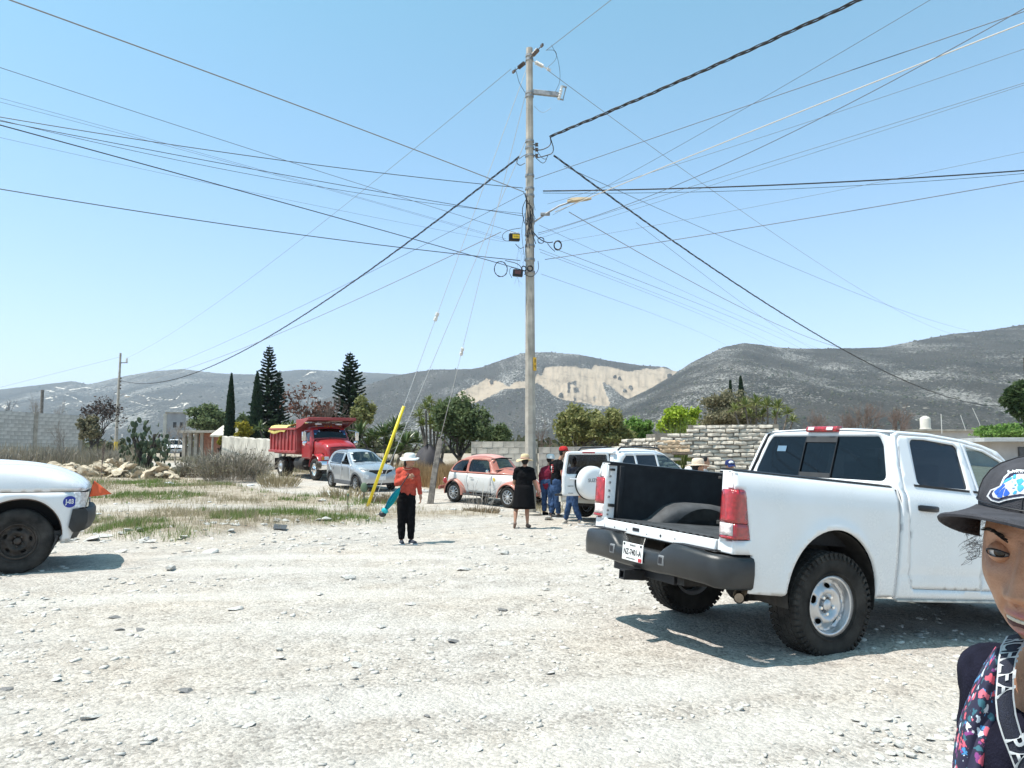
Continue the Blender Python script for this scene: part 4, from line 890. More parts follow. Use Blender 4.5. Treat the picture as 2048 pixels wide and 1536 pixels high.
# --- silver hatchback behind the yellow guy guard
def build_hatch():
 SIL = paint('silver_paint', (.42, .44, .46), .26, .35, (.5, .48, .44), .7, .55); CLAD = M('grey_cladding', (.07, .072, .075), .6, 0, .2, 9)
 yaw = -55; c, s_ = math.cos(R(yaw)), math.sin(R(yaw)); f = at(748, 978, 28.6); loc = (f.x-2.42*c, f.y-2.42*s_)
 T = empty('hatchback', (loc[0], loc[1], G(*loc)), yaw, -.6, 0, 'silver small hatchback with grey wheel-arch cladding in front of the red dump truck', 'car')
 top = [(-.62, .34), (-.63, .60), (-.60, .92), (-.52, 1.08), (-.30, 1.42), (-.1, 1.475), (.4, 1.505), (.85, 1.49), (1.22, 1.43), (1.5, 1.27), (1.92, 1.03), (2.05, .995), (2.5, .945), (2.85, .86), (3.0, .74), (3.06, .5), (3.03, .32)]
 def Yb(x, z):
  w = float(np.interp(z, [.2, .35, .6, .9, 1.0, 1.40, 1.5], [.74, .77, .79, .785, .755, .60, .56]))
  if x > 2.3: w -= .16*((x-2.3)/.75)**2
  if x < -.2: w -= .10*((-.2-x)/.42)**2
  return w
 S = Shell(top, Yb, .16); AR = .36
 arch = lambda cx: arcp(cx, .29, AR, AR, 0, 180, 18)
 out = [(-.60, .36), (-.38, .25)]+arch(0)[::-1]+[(.38, .22), (2.04, .22)]+arch(2.42)[::-1]+[(2.82, .26), (3.0, .30)]+S.edge(-1, 4, .34)
 d1 = rpoly([(.36, .30), (1.06, .27), (1.06, 1.38), (.95, 1.42), (.10, 1.42), (-.12, 1.30), (-.24, 1.06), (.0, .80), (.28, .55)], .03); d2 = rpoly([(1.075, .27), (1.94, .27), (2.0, .6), (1.96, .96), (1.46, 1.22), (1.18, 1.38), (1.075, 1.38)], .03)
 w1 = rpoly([(-.12, 1.02), (1.0, .99), (.98, 1.36), (.12, 1.37), (-.06, 1.25)], [.06, .03, .03, .08, .08]); w2 = rpoly([(1.12, .985), (1.84, .97), (1.45, 1.19), (1.20, 1.34), (1.12, 1.36)], [.03, .03, .05, .05, .02])
 for s in (-1, 1):
  weld(panel(out, S.side(s), [d1, d2], .08, .03).build('body_side', SIL, T, 40))
  for nm, dd, ww, hx, gm in (('rear_door', d1, w1, .30, CLEAR), ('front_door', d2, w2, 1.22, None)):
   k = weld(panel([tuple(Vector(p)*.996+Vector((sum(q[0] for q in dd)/len(dd), sum(q[1] for q in dd)/len(dd)))*.004) for p in dd], S.side(s, .001), [ww], .08, .03).build(nm, SIL, T, 40))
   if gm: weld(panel(ww, S.side(s, .012), (), .12, 0).build('door_window', gm, k))
   h = MB(); h.ball((hx, s*(S.Y(hx, .80)+.004), .80), (.05, .012, .07)); h.build('door_handle', GREYPL, k)
   bt = MB(); us = [p[0] for p in ww]; bt.loft([[Vector((x, s*(S.Y(x, .985)+a), .975+b)) for a, b in ((-.01, -.01), (.008, -.01), (.008, .015), (-.01, .015))] for x in np.linspace(min(us), max(us), 6)]); bt.build('belt_trim', PLASTIC, k)
  for wx in (0, 2.42):
   cl = MB(); cl.loft([[Vector((wx+(AR+r_)*math.cos(R(a)), s*(min(S.Y(wx+(AR+r_)*math.cos(R(a)), .29+(AR+r_)*math.sin(R(a))), .80)+o), .29+(AR+r_)*math.sin(R(a)))) for a in np.linspace(-4, 184, 22)] for r_, o in ((-.012, -.03), (-.012, .012), (.055, .012), (.065, -.01))], False, False); cl.build('arch_cladding', CLAD, T, 40)
   il = MB(); il.loft([[Vector((wx+(AR-.01)*math.cos(R(a)), s*yy, .29+(AR-.01)*math.sin(R(a)))) for a in np.linspace(-10, 190, 16)] for yy in (.77, .5)], False, False); il.build('arch_liner', DARK, T)
   wheel(T, (wx, s*.70, .29), .29, .17, .19, s, 'alloy', M('wheel_grey', (.30, .31, .32), .4, .6, .1), 26, spin=.3)
  sc = MB(); sc.loft([[Vector((x, s*(.785+a), z)) for a, z in ((-.04, .20), (.01, .21), (.015, .30), (0, .36), (-.04, .36))] for x in (.40, 1.2, 2.02)]); sc.build('sill_cladding', CLAD, T)
  mr = MB(); mr.ball((1.72, s*.93, 1.06), (.05, .10, .06)); mr.beam((1.76, s*.74, 1.0), (1.73, s*.88, 1.03), .04, .03); mr.build('door_mirror', PLASTIC, T)
  hl = MB(); hl.loft([[Vector((x+.015, s*y, z+dz)) for dz in (-.022, .028)]+[Vector((x-.05, s*y, z+.028)), Vector((x-.05, s*y, z-.022))] for x, y, z in ((3.02, .30, .79), (2.97, .48, .805), (2.88, .62, .825), (2.74, .70, .85))]); hl.build('day_lamp', HEADLENS, T, 40)
  lo = MB(); lo.loft([[Vector((x+.02, s*y, z-.075)), Vector((x+.02, s*y, z+.075)), Vector((x-.05, s*y, z+.08)), Vector((x-.05, s*y, z-.08))] for x, y, z in ((3.03, .50, .55), (2.99, .58, .57), (2.93, .66, .60))]); lo.build('headlamp', HEADLENS, T, 40)
  rr = MB(); rr.tube([(x, s*.52, 1.50+.02*math.sin((x+.1)/1.2*PI)) for x in np.linspace(-.1, 1.1, 8)], .013, 6); rr.build('roof_rail', PLASTIC, T)
  tl = MB(); tl.box((-.60, s*.62, .90), (.08, .14, .2)); tl.build('tail_lamp', REDLENS, T, 40, .03)
 weld(S.strip(sel=lambda p: -.28 <= p[0] <= 1.30 and p[1] > 1.38, crown=.035).build('roof', SIL, T, 60)); weld(S.strip(sel=lambda p: 1.2 <= p[0] <= 1.96, crown=.04, inset=.004).build('windscreen', CLEAR, T, 60))
 weld(S.strip(sel=lambda p: p[0] > 1.90 and p[1] > .80, crown=.04).build('bonnet', SIL, T, 60)); weld(S.strip(sel=lambda p: p[0] > 2.7 and p[1] <= .84, crown=.05).build('front_bumper', SIL, T, 60))
 weld(S.strip(sel=lambda p: p[0] < -.26 and p[1] > 1.04, crown=.03, inset=.004).build('rear_window', TINT, T, 60)); weld(S.strip(sel=lambda p: p[0] < -.46 and p[1] < 1.10, crown=.03).build('tailgate', SIL, T, 60))
 g = MB(); g.loft([[Vector((x+.012, y, z)) for z in (.66, .72, .80)]+[Vector((x-.06, y, .80)), Vector((x-.06, y, .66))] for x, y in ((2.98, -.46), (3.06, -.2), (3.075, 0), (3.06, .2), (2.98, .46))]); go = g.build('grille', PLASTIC, T)
 for z in (.69, .735, .775):
  q = MB(); q.tube([(2.995, -.42, z), (3.085, 0, z), (2.995, .42, z)], .008, 6); q.build('grille_bar', GREYPL, go)
 em = MB(); em.loft([[Vector((3.10+e, y*k, .735+z*k)) for y, z in ((0, .075), (.042, 0), (0, -.075), (-.042, 0))] for e, k in ((0, 1), (.012, .9))]); em.build('diamond_emblem', CHROME, go)
 lg = MB(); lg.loft([[Vector((x, y, z)) for z in (.24, .30, .36)]+[Vector((x-.08, y, .36)), Vector((x-.08, y, .24))] for x, y in ((2.97, -.5), (3.07, 0), (2.97, .5))]); lg.build('lower_grille', PLASTIC, T)
 pl = MB(); pl.box((3.105, 0, .50), (.008, .30, .14)); po = pl.build('license_plate', PLATEW, T)
 wp = MB(); wp.beam((1.98, .3, 1.05), (1.86, -.25, 1.10), .015, .012); wp.beam((1.98, -.2, 1.05), (1.86, -.6, 1.09), .015, .012); wp.each('wiper', PLASTIC, T)
 stc = MB(); stc.box((1.36, -.47, 1.385), (.08, .11, .004), (0, R(31), 0)); stc.box((1.80, -.55, 1.12), (.06, .12, .004), (0, R(31), 0)); stc.box((1.42, .12, 1.385), (.04, .12, .004), (0, R(31), 0)); stc.each('screen_sticker', PLATEW, T)
 interior(T, (.35, 1.15), .62, .26, .50, 1.4)
 park(T, 2.42, .70, yaw)
 ds = MB(); ds.box((1.75, 0, .92), (.4, 1.3, .12)); ds.build('dashboard', DARK, T, 40, .03)
 return T
build_hatch()
# --- white off-roader with its rear door swung open
def build_suv():
 WS = paint('suv_white', (.74, .75, .755), .25, .25, (.62, .58, .52))
 yaw = 44; rr = (2.40, 17.62); c, s_ = math.cos(R(yaw)), math.sin(R(yaw)); loc = (rr[0]+.76*c-.80*s_, rr[1]+.76*s_+.80*c)
 T = empty('off_roader', (loc[0], loc[1], .07), yaw, 0, 0, 'white off-road wagon behind the pickup, its rear door with spare wheel swung open', 'car')
 top = [(-.78, .50), (-.78, .98), (-.74, 1.15), (-.60, 1.62), (-.46, 1.68), (.3, 1.715), (.9, 1.71), (1.42, 1.66), (1.75, 1.50), (2.22, 1.16), (2.36, 1.13), (2.9, 1.06), (3.28, .94), (3.40, .72), (3.42, .42)]
 def Yb(x, z):
  w = float(np.interp(z, [.3, .5, .8, 1.05, 1.12, 1.6, 1.72], [.86, .885, .90, .885, .86, .72, .66]))
  if x > 2.6: w -= .14*((x-2.6)/.8)**2
  return w
 S = Shell(top, Yb, .17); AR = .41; arch = lambda cx: arcp(cx, .37, AR, AR, 0, 180, 18)
 out = [(-.74, .50), (-.5, .42)]+arch(0)[::-1]+[(.44, .36), (2.2, .36)]+arch(2.64)[::-1]+[(3.1, .40), (3.38, .44)]+S.edge(-1, 4, .5)
 w0 = rpoly([(-.50, 1.13), (.08, 1.13), (.08, 1.55), (-.24, 1.55), (-.42, 1.42)], [.08, .03, .03, .08, .1]); w1 = rpoly([(.15, 1.13), (.95, 1.13), (.95, 1.57), (.15, 1.56)], .03); w2 = rpoly([(1.02, 1.13), (2.08, 1.13), (1.70, 1.42), (1.42, 1.56), (1.02, 1.575)], [.03, .04, .06, .06, .03])
 for s in (-1, 1):
  b = weld(panel(out, S.side(s), [w0, w1, w2], .08, .03).build('body_side', WS, T, 40))
  for w_, gm in ((w0, TINT), (w1, TINT), (w2, glass('suv_front_glass', (.30, .38, .40)))): weld(panel(w_, S.side(s, .012), (), .12, 0).build('side_window', gm, b))
  sf = MB(); sf.loft([[Vector((x, s*(S.Y(x, 1.115)+a), 1.105+d)) for a, d in ((-.01, -.012), (.006, -.012), (.006, .014), (-.01, .014))] for x in np.linspace(-.5, 2.08, 9)]); sf.build('belt_trim', PLASTIC, b)
  hn = MB()
  for x in (.28, 1.16): hn.beam((x-.09, s*(S.Y(x, .95)+.02), .95), (x+.09, s*(S.Y(x, .95)+.02), .95), .03, .035)
  hn.each('door_handle', WS, T, bevel=.01)
  rl = MB(); pts = [(-.40, 1.68), (-.30, 1.745), (.3, 1.765), (.9, 1.76), (1.2, 1.74), (1.32, 1.69)]; rl.tube([(x, s*.62, z) for x, z in pts], .022, 8); rl.build('roof_rail', PLASTIC, T)
  mr = MB(); mr.ball((1.98, s*1.02, 1.20), (.06, .11, .09)); mr.beam((2.02, s*.84, 1.13), (1.99, s*.98, 1.17), .04, .04); mr.build('door_mirror', WS, T)
  for x in (0, 2.64):
   il = MB(); il.loft([[Vector((x+(AR-.01)*math.cos(R(a)), s*yy, .37+(AR-.01)*math.sin(R(a)))) for a in np.linspace(-10, 190, 16)] for yy in (.88, .55)], False, False); il.build('arch_liner', DARK, T); wheel(T, (x, s*.775, .35), .35, .225, .215, s, 'alloy', STEELW, 28)
  tl = MB(); tl.box((-.77, s*.80, 1.02), (.07, .11, .36)); tl.build('tail_lamp', REDLENS, T, 40, .03)
  fl = MB(); fl.box((3.28, s*.66, .84), (.16, .28, .18)); fl.build('headlamp', HEADLENS, T, 40, .05)
 weld(S.strip(sel=lambda p: -.62 <= p[0] <= 1.50 and p[1] > 1.58, crown=.04).build('roof', WS, T, 60)); weld(S.strip(sel=lambda p: 1.42 <= p[0] <= 2.28, crown=.04, inset=.004).build('windscreen', CLEAR, T, 60)); weld(S.strip(sel=lambda p: p[0] > 2.2 and p[1] > .7, crown=.04).build('bonnet', WS, T, 60)); weld(S.strip(sel=lambda p: p[0] > 2.9 and p[1] <= .80, crown=.04).build('front_bumper', WS, T, 60))
 rf = MB()
 for s in (-1, 1): rf.loft([[Vector((x, s*(S.Y(x, z)-a), z)) for a in (0, .10)]+[Vector((x+.05, s*(S.Y(x, z)-.10), z)), Vector((x+.05, s*S.Y(x, z), z))] for x, z in ((-.77, .62), (-.77, .98), (-.73, 1.15), (-.60, 1.60))])
 rf.each('rear_pillar', WS, T)
 hd = MB(); hd.box((-.60, 0, 1.625), (.12, 1.36, .07)); hd.build('rear_header', WS, T, 40, .02)
 rb = MB(); rb.loft([[Vector((x-.14, y, z)) for z in (.42, .52, .62)]+[Vector((x+.08, y, .64)), Vector((x+.08, y, .42))] for x, y in ((-.55, -.92), (-.74, -.86), (-.80, -.5), (-.81, 0), (-.80, .5), (-.74, .86), (-.55, .92))]); rb.build('rear_bumper', paint('suv_bumper', (.5, .47, .40), .5, .6, (.45, .40, .32), .1), T, 40)
 pl = MB(); pl.box((-.957, .52, .55), (.006, .30, .14)); pl.build('license_plate', PLATEW, T)
 bx = MB(); bx.box((.2, 0, .60), (2.6, 1.6, .05)); bx.build('load_floor', DARK, T)
 bs = MB(); bs.box((-.05, 0, .98), (.14, 1.35, .62), (0, R(-8), 0)); bs.build('rear_seat', SEAT, T, 40, .05); interior(T, (1.15,), .70, .5, .72, 1.6)
 ch = MB(); ch.box((1.3, 0, .42), (3.6, 1.2, .2)); ch.build('chassis', DARK, T)
 # the open rear door, hinged on the right
 D = MB(); w, z0, z1 = 1.34, .64, 1.64
 def dfn(u, v, d):                                   # u from hinge 0 .. w ; door frame local: outer face looks to -y
  lean = (.16*(v-1.08)/.55 if v > 1.08 else 0); return (-u, -.03*math.sin(PI*u/w)+lean*.0+d, v)
 dout = rpoly([(.0, z0), (w, z0), (w, 1.1), (w-.10, z1), (.10, z1), (0, 1.1)], [.06, .06, .1, .10, .10, .1]); dwin = rpoly([(.07, 1.13), (w-.07, 1.13), (w-.14, 1.57), (.14, 1.57)], .05)
 door = weld(panel(dout, dfn, [dwin], .07, .07, True).build('rear_door', WS, T, 40))
 weld(panel(dwin, lambda u, v, d: (dfn(u, v, 0)[0], dfn(u, v, 0)[1]+.02, v), (), .2, 0).build('rear_window', glass('dusty_tint', (.10, .12, .14)), door))
 sc = MB(); sc.lathe([(.30, .02), (.375, .0), (.385, -.06), (.375, -.17), (.345, -.215), (.25, -.235), (.12, -.24), (.003, -.24)], 40, (-.66, -.03, .93), 'y'); co = sc.build('spare_wheel_cover', WS, door, 60)
 rm = MB(); rm.lathe([(.36, .03), (.392, .015), (.392, -.02), (.36, -.03)], 40, (-.66, -.03, .93), 'y', True); rm.build('spare_tyre', RUBBER, door)
 text_mesh('lettering', 'SUZUKI', .115, GREYPL, co, .004, fn=lambda x, y, z: (-.66+x, -.275-z, .985+y))
 bl = MB(); bl.box((-w/2, -.035, 1.615), (.34, .03, .035)); bl.build('high_brake_lamp', REDLENS, door, 40, .006)
 hl = MB(); hl.beam((-1.20, -.055, 1.02), (-1.02, -.055, 1.02), .025, .035); hl.build('door_handle', WS, door, 40, .008)
 wpr = MB(); wpr.beam((-.66, -.045, 1.14), (-1.05, -.05, 1.22), .015, .012); wpr.build('wiper', PLASTIC, door)
 for (z_, t_, sz) in ((.86, 'GRAND', .045), (.70, 'VITARA', .04)): text_mesh('badge', t_, sz, GREYPL, door, .003, fn=lambda x, y, z, z_=z_: (-1.18+x, -.045-z, z_+y))
 door.location = (-.80, -.74, 0); door.rotation_euler = (0, 0, R(-15)); park(T, 2.64, .77, yaw, .03)
 return T
build_suv()
# --- white pickup nose at the left edge
def build_left_pickup():
 WL = paint('old_white', (.72, .725, .73), .25, .30, (.60, .57, .52)); BLK = M('rough_black', (.02, .02, .02), .6, 0, .3, 8)
 T = empty('pickup_truck', (-7.07, 11.08, G(-6.8, 10.3)), 28, 0, 0, 'white pickup cut by the left edge, with round blue sticker and orange flag', 'pickup truck')
 top = [(-4.2, .62), (-4.2, 1.35), (-4.15, 1.42), (-2.85, 1.42), (-2.8, 1.45), (-2.72, 1.9), (-2.4, 1.97), (-1.6, 1.96), (-1.35, 1.88), (-.78, 1.50), (-.6, 1.475), (-.2, 1.45), (.25, 1.40), (.55, 1.325), (.78, 1.235), (.93, 1.14), (.96, 1.06), (.97, .5)]
 def Yb(x, z):
  w = float(np.interp(z, [.4, .6, .9, 1.05, 1.09, 1.2, 1.42, 1.9, 2.0], [.93, .955, .975, .975, .965, .955, .90, .74, .70]))
  if x > .55: w -= .14*((x-.55)/.42)**2
  return w
 S = Shell(top, Yb, .16, 2);
 fo = [(-1.15, .55), (-.62, .55)]+[(.02+.60*math.cos(R(a)), .50+.50*math.sin(R(a))) for a in np.linspace(178, 0, 26)]+[(.585, .46), (.60, .40), (.74, .425), (.83, .62), (.855, .86), (.86, 1.075), (-1.15, 1.085)]
 for s in (-1, 1):
  weld(panel(fo, S.side(s), (), .06, .03).build('front_wing', WL, T, 40))
  weld(panel([(-1.15, 1.092), (.90, 1.085)]+S.edge(-1.15, 2, 1.07), S.side(s), (), .06, .03).build('bonnet_side', WL, T, 40))
  cab = [(-2.80, .5), (-1.16, .5)]+S.edge(-2.80, -1.16, 1.43)
  wd = rpoly([(-2.55, 1.44), (-1.30, 1.44), (-1.48, 1.80), (-2.5, 1.82)], .05); d = weld(panel(cab, S.side(s), [wd], .1, .03).build('door', WL, T, 40)); weld(panel(wd, S.side(s, .015), (), .2, 0).build('door_window', TINT, d))
  bd = [(-4.2, .6), (-3.98, .58)]+[(-3.55+.5*math.cos(R(a)), .50+.48*math.sin(R(a))) for a in np.linspace(172, 8, 18)]+[(-2.82, .55), (-2.82, 1.41), (-4.2, 1.41)]; weld(panel(bd, S.side(s), (), .1, .03).build('bed_side', WL, T, 40))
  wl_ = MB()
  for ax in (0.02, -3.55):
   wl_ = MB(); wl_.loft([[Vector((ax+.585*math.cos(R(a)), s*yy, .50+.485*math.sin(R(a)))) for a in np.linspace(-12, 192, 24)] for yy in (.955, .90, .5)], False, False); wl_.add([(ax+.60*math.cos(R(a)), s*.5, .50+.5*math.sin(R(a))) for a in np.linspace(-12, 192, 24)], [tuple(range(24))]); wl_.build('wheel_arch_liner', DARKMET, T)
  lip = MB(); lip.tube([(.02+.597*math.cos(R(a)), s*(S.Y(.02+.6*math.cos(R(a)), .5+.5*math.sin(R(a)))-.004), .50+.497*math.sin(R(a))) for a in np.linspace(0, 178, 26)], .008, 6); lip.build('arch_lip', M('rusty_lip', (.12, .08, .06), .9, 0, .4, 20), T)
  for x in (-.03, -3.55): wheel(T, (x, s*.80, .43), .435, .25, .235, s, 'steel', M('dirty_black_wheel', (.030, .026, .022), .75, .2, .4, 7, c2=(.075, .06, .05)), 44, False, .2, tyremat=M('worn_tyre', (.024, .023, .022), .8, 0, .35, 5, .2, 60, c2=(.06, .055, .05), spec=.2))
  lm = MB(); lm.loft([[Vector((x, s*y, z)) for z in (.86, .90, 1.02, 1.07)]+[Vector((x-.08, s*y, 1.07)), Vector((x-.08, s*y, .86))] for x, y in ((.865, .93), (.94, .84), (.985, .70), (.99, .55))]); lm.build('headlamp', HEADLENS, T, 40)
 weld(S.strip(sel=lambda p: p[0] > -.80 and p[1] > 1.06, crown=.07).build('bonnet', WL, T, 60)); weld(S.strip(sel=lambda p: -1.36 <= p[0] <= -.74, crown=.05).build('windscreen', CLEAR, T, 60)); weld(S.strip(sel=lambda p: -2.74 <= p[0] <= -1.30 and p[1] > 1.85, crown=.04).build('roof', WL, T, 60)); weld(S.strip(sel=lambda p: -2.82 <= p[0] <= -2.70 and p[1] > 1.44, crown=.02).build('rear_window', TINT, T, 60))
 gr = MB(); gr.box((.93, 0, .96), (.08, 1.1, .24)); gr.build('grille', BLK, T, 40, .02)
 bp = MB(); bp.loft([[Vector((x, y, .845)), Vector((x+.035, y, .80)), Vector((x+.035, y, .66)), Vector((x-.02, y, .56)), Vector((x-.09, y, .53)), Vector((x-.15, y, .60)), Vector((x-.10, y, .845))] for x, y in ((.86, -.965), (.96, -.93), (1.02, -.75), (1.06, -.4), (1.07, 0), (1.06, .4), (1.02, .75), (.96, .93), (.86, .965))]); bp.build('front_bumper', BLK, T, 50)
 vl = MB(); vl.loft([[Vector((x, y, .55)), Vector((x-.03, y, .42)), Vector((x-.25, y, .40)), Vector((x-.25, y, .55))] for x, y in ((.72, -.88), (.86, -.6), (.88, .6), (.72, .88))]); vl.build('valance', BLK, T, 40)
 mf = MB(); mf.box((.52, -.93, .40), (.03, .10, .20), (0, R(20), 0)); mf.build('splash_flap', BLK, T, 30)
 bd = MB(); bd.box((-3.5, 0, .88), (1.36, 1.7, .05)); bd.box((-4.17, 0, 1.1), (.05, 1.7, .6)); bd.box((-2.86, 0, 1.1), (.05, 1.7, .6)); bd.each('bed_panel', WL, T)
 ch = MB(); ch.box((-1.6, 0, .52), (4.6, .9, .15)); ch.build('chassis', DARKMET, T); bb = MB(); bb.box((-.1, 0, .85), (1.5, 1.2, .5)); bb.build('engine_block', DARK, T)
 x0, z0 = .71, .945; y = -(S.Y(x0, z0)+.004)
 sk = MB(); sk.add([(x0+.102*math.cos(2*PI*k/32), -(S.Y(x0+.102*math.cos(2*PI*k/32), z0+.08*math.sin(2*PI*k/32))+.003), z0+.08*math.sin(2*PI*k/32)) for k in range(32)]+[(x0, y, z0)], [(k, (k+1) % 32, 32) for k in range(32)]); so = sk.build('round_sticker', M('sticker_cobalt', (.012, .03, .28), .35, 0, .05), T, 60)
 text_mesh('sticker_text', 'J-03', .085, PLATEW, so, .0015, fn=lambda a, b, c: (x0+a, -(S.Y(x0+a, z0+b)+.006)-c, z0+b), sx=.92, bold=.003)
 # orange flag on its stick
 a = Vector((.945, -.955, .84)); b = Vector((1.065, -.97, 1.235)); fs = MB(); fs.tube([a, b], .006, 8); fs.build('flag_stick', BLK, T)
 p0 = a+(b-a)*.42; V = []; n = 8
 for i in range(n+1):
  for j in range(n+1-i):
   q = p0+(b-p0)*(i/n)+Vector(((.36*(j/n)), .02*math.sin(j*1.1), .035*(j/n)-.0*(j/n)))*1.0; V.append(q+Vector((0, .012*math.sin(i*.9+j*1.3), 0)))
 F = []; idx = {}; k = 0
 for i in range(n+1):
  for j in range(n+1-i): idx[(i, j)] = k; k += 1
 for i in range(n):
  for j in range(n-i):
   F.append((idx[(i, j)], idx[(i, j+1)], idx[(i+1, j)]))
   if j < n-i-1: F.append((idx[(i, j+1)], idx[(i+1, j+1)], idx[(i+1, j)]))
 fo_ = link_mesh('flag', V, F, M('flag_orange', (.62, .10, .03), .7, 0, .08), T, 60); sm = fo_.modifiers.new('solid', 'SOLIDIFY'); sm.thickness = .003
 for o in T.children_recursive:                                   # short front overhang
  if o.type == 'MESH' and not o.name.startswith('wheel') or o.name.startswith('wheel_arch'):
   if o.parent is not None and o.parent.name.startswith('wheel') and not o.parent.name.startswith('wheel_arch'): continue
   for v in o.data.vertices:
    if v.co.x > 0: v.co.x *= .79
 return T
build_left_pickup()
# --- small white pickup far off behind the prickly pear
def build_far_pickup():
 yaw = -62; f = at(350, 914, 72); loc = (f.x, f.y); T = empty('pickup_truck', (loc[0], loc[1], float(gz(*loc))), yaw, 0, 0, 'small white pickup far off beside the prickly pear', 'pickup truck')
 top = [(-3.6, .5), (-3.6, 1.1), (-3.55, 1.15), (-2.2, 1.15), (-2.15, 1.2), (-2.05, 1.66), (-1.8, 1.72), (-1.2, 1.70), (-.98, 1.6), (-.5, 1.15), (-.3, 1.1), (.3, 1.03), (.65, .95), (.74, .85), (.76, .5)]
 S = Shell(top, lambda x, z: float(np.interp(z, [.4, .8, 1.1, 1.65, 1.75], [.80, .84, .82, .64, .6])), .12)
 side = [(-3.58, .5), (-2.95, .5)]+arcp(-2.6, .36, .40, .38, 180, 0, 12)+[(-2.15, .45), (-.42, .45)]+arcp(0, .36, .40, .38, 180, 0, 12)+[(.45, .5)]+S.edge(-4, 4, .5)
 win = rpoly([(-1.95, 1.18), (-.70, 1.16), (-1.05, 1.52), (-1.9, 1.6)], .04)
 WF = paint('far_white', (.74, .74, .74), .3, .2)
 for s in (-1, 1):
  b = panel(side, S.side(s), [win], .12, .02).build('body_side', WF, T); panel(win, S.side(s, .01), (), .3, 0).build('side_window', TINT, b)
  for x in (0, -2.6): wheel(T, (x, s*.70, .33), .33, .2, .2, s, 'plain', STEELW, 20)
  hl = MB(); hl.box((.73, s*.58, .83), (.06, .28, .15)); hl.build('headlamp', HEADLENS, T)
 S.strip(sel=lambda p: -2.1 <= p[0] <= -.98 and p[1] > 1.6, crown=.03).build('roof', WF, T, 60); S.strip(sel=lambda p: -1.0 <= p[0] <= -.44, crown=.03).build('windscreen', TINT, T, 60); S.strip(sel=lambda p: p[0] > -.5, crown=.03).build('bonnet', WF, T, 60)
 g = MB(); g.box((.765, 0, .83), (.03, .85, .16)); g.build('grille', PLASTIC, T); bp = MB(); bp.box((.80, 0, .56), (.12, 1.62, .20)); bp.build('front_bumper', M('far_bumper', (.35, .35, .34), .4, .4), T, 30, .03); pl = MB(); pl.box((.866, 0, .57), (.01, .3, .14)); pl.build('license_plate', PLATEW, T)
 fl = MB(); fl.box((-1.5, 0, .52), (4, 1.3, .1)); fl.build('chassis', DARK, T); bed = MB(); bed.box((-2.9, 0, .85), (1.3, 1.5, .05)); bed.build('bed_floor', WF, T)
build_far_pickup()
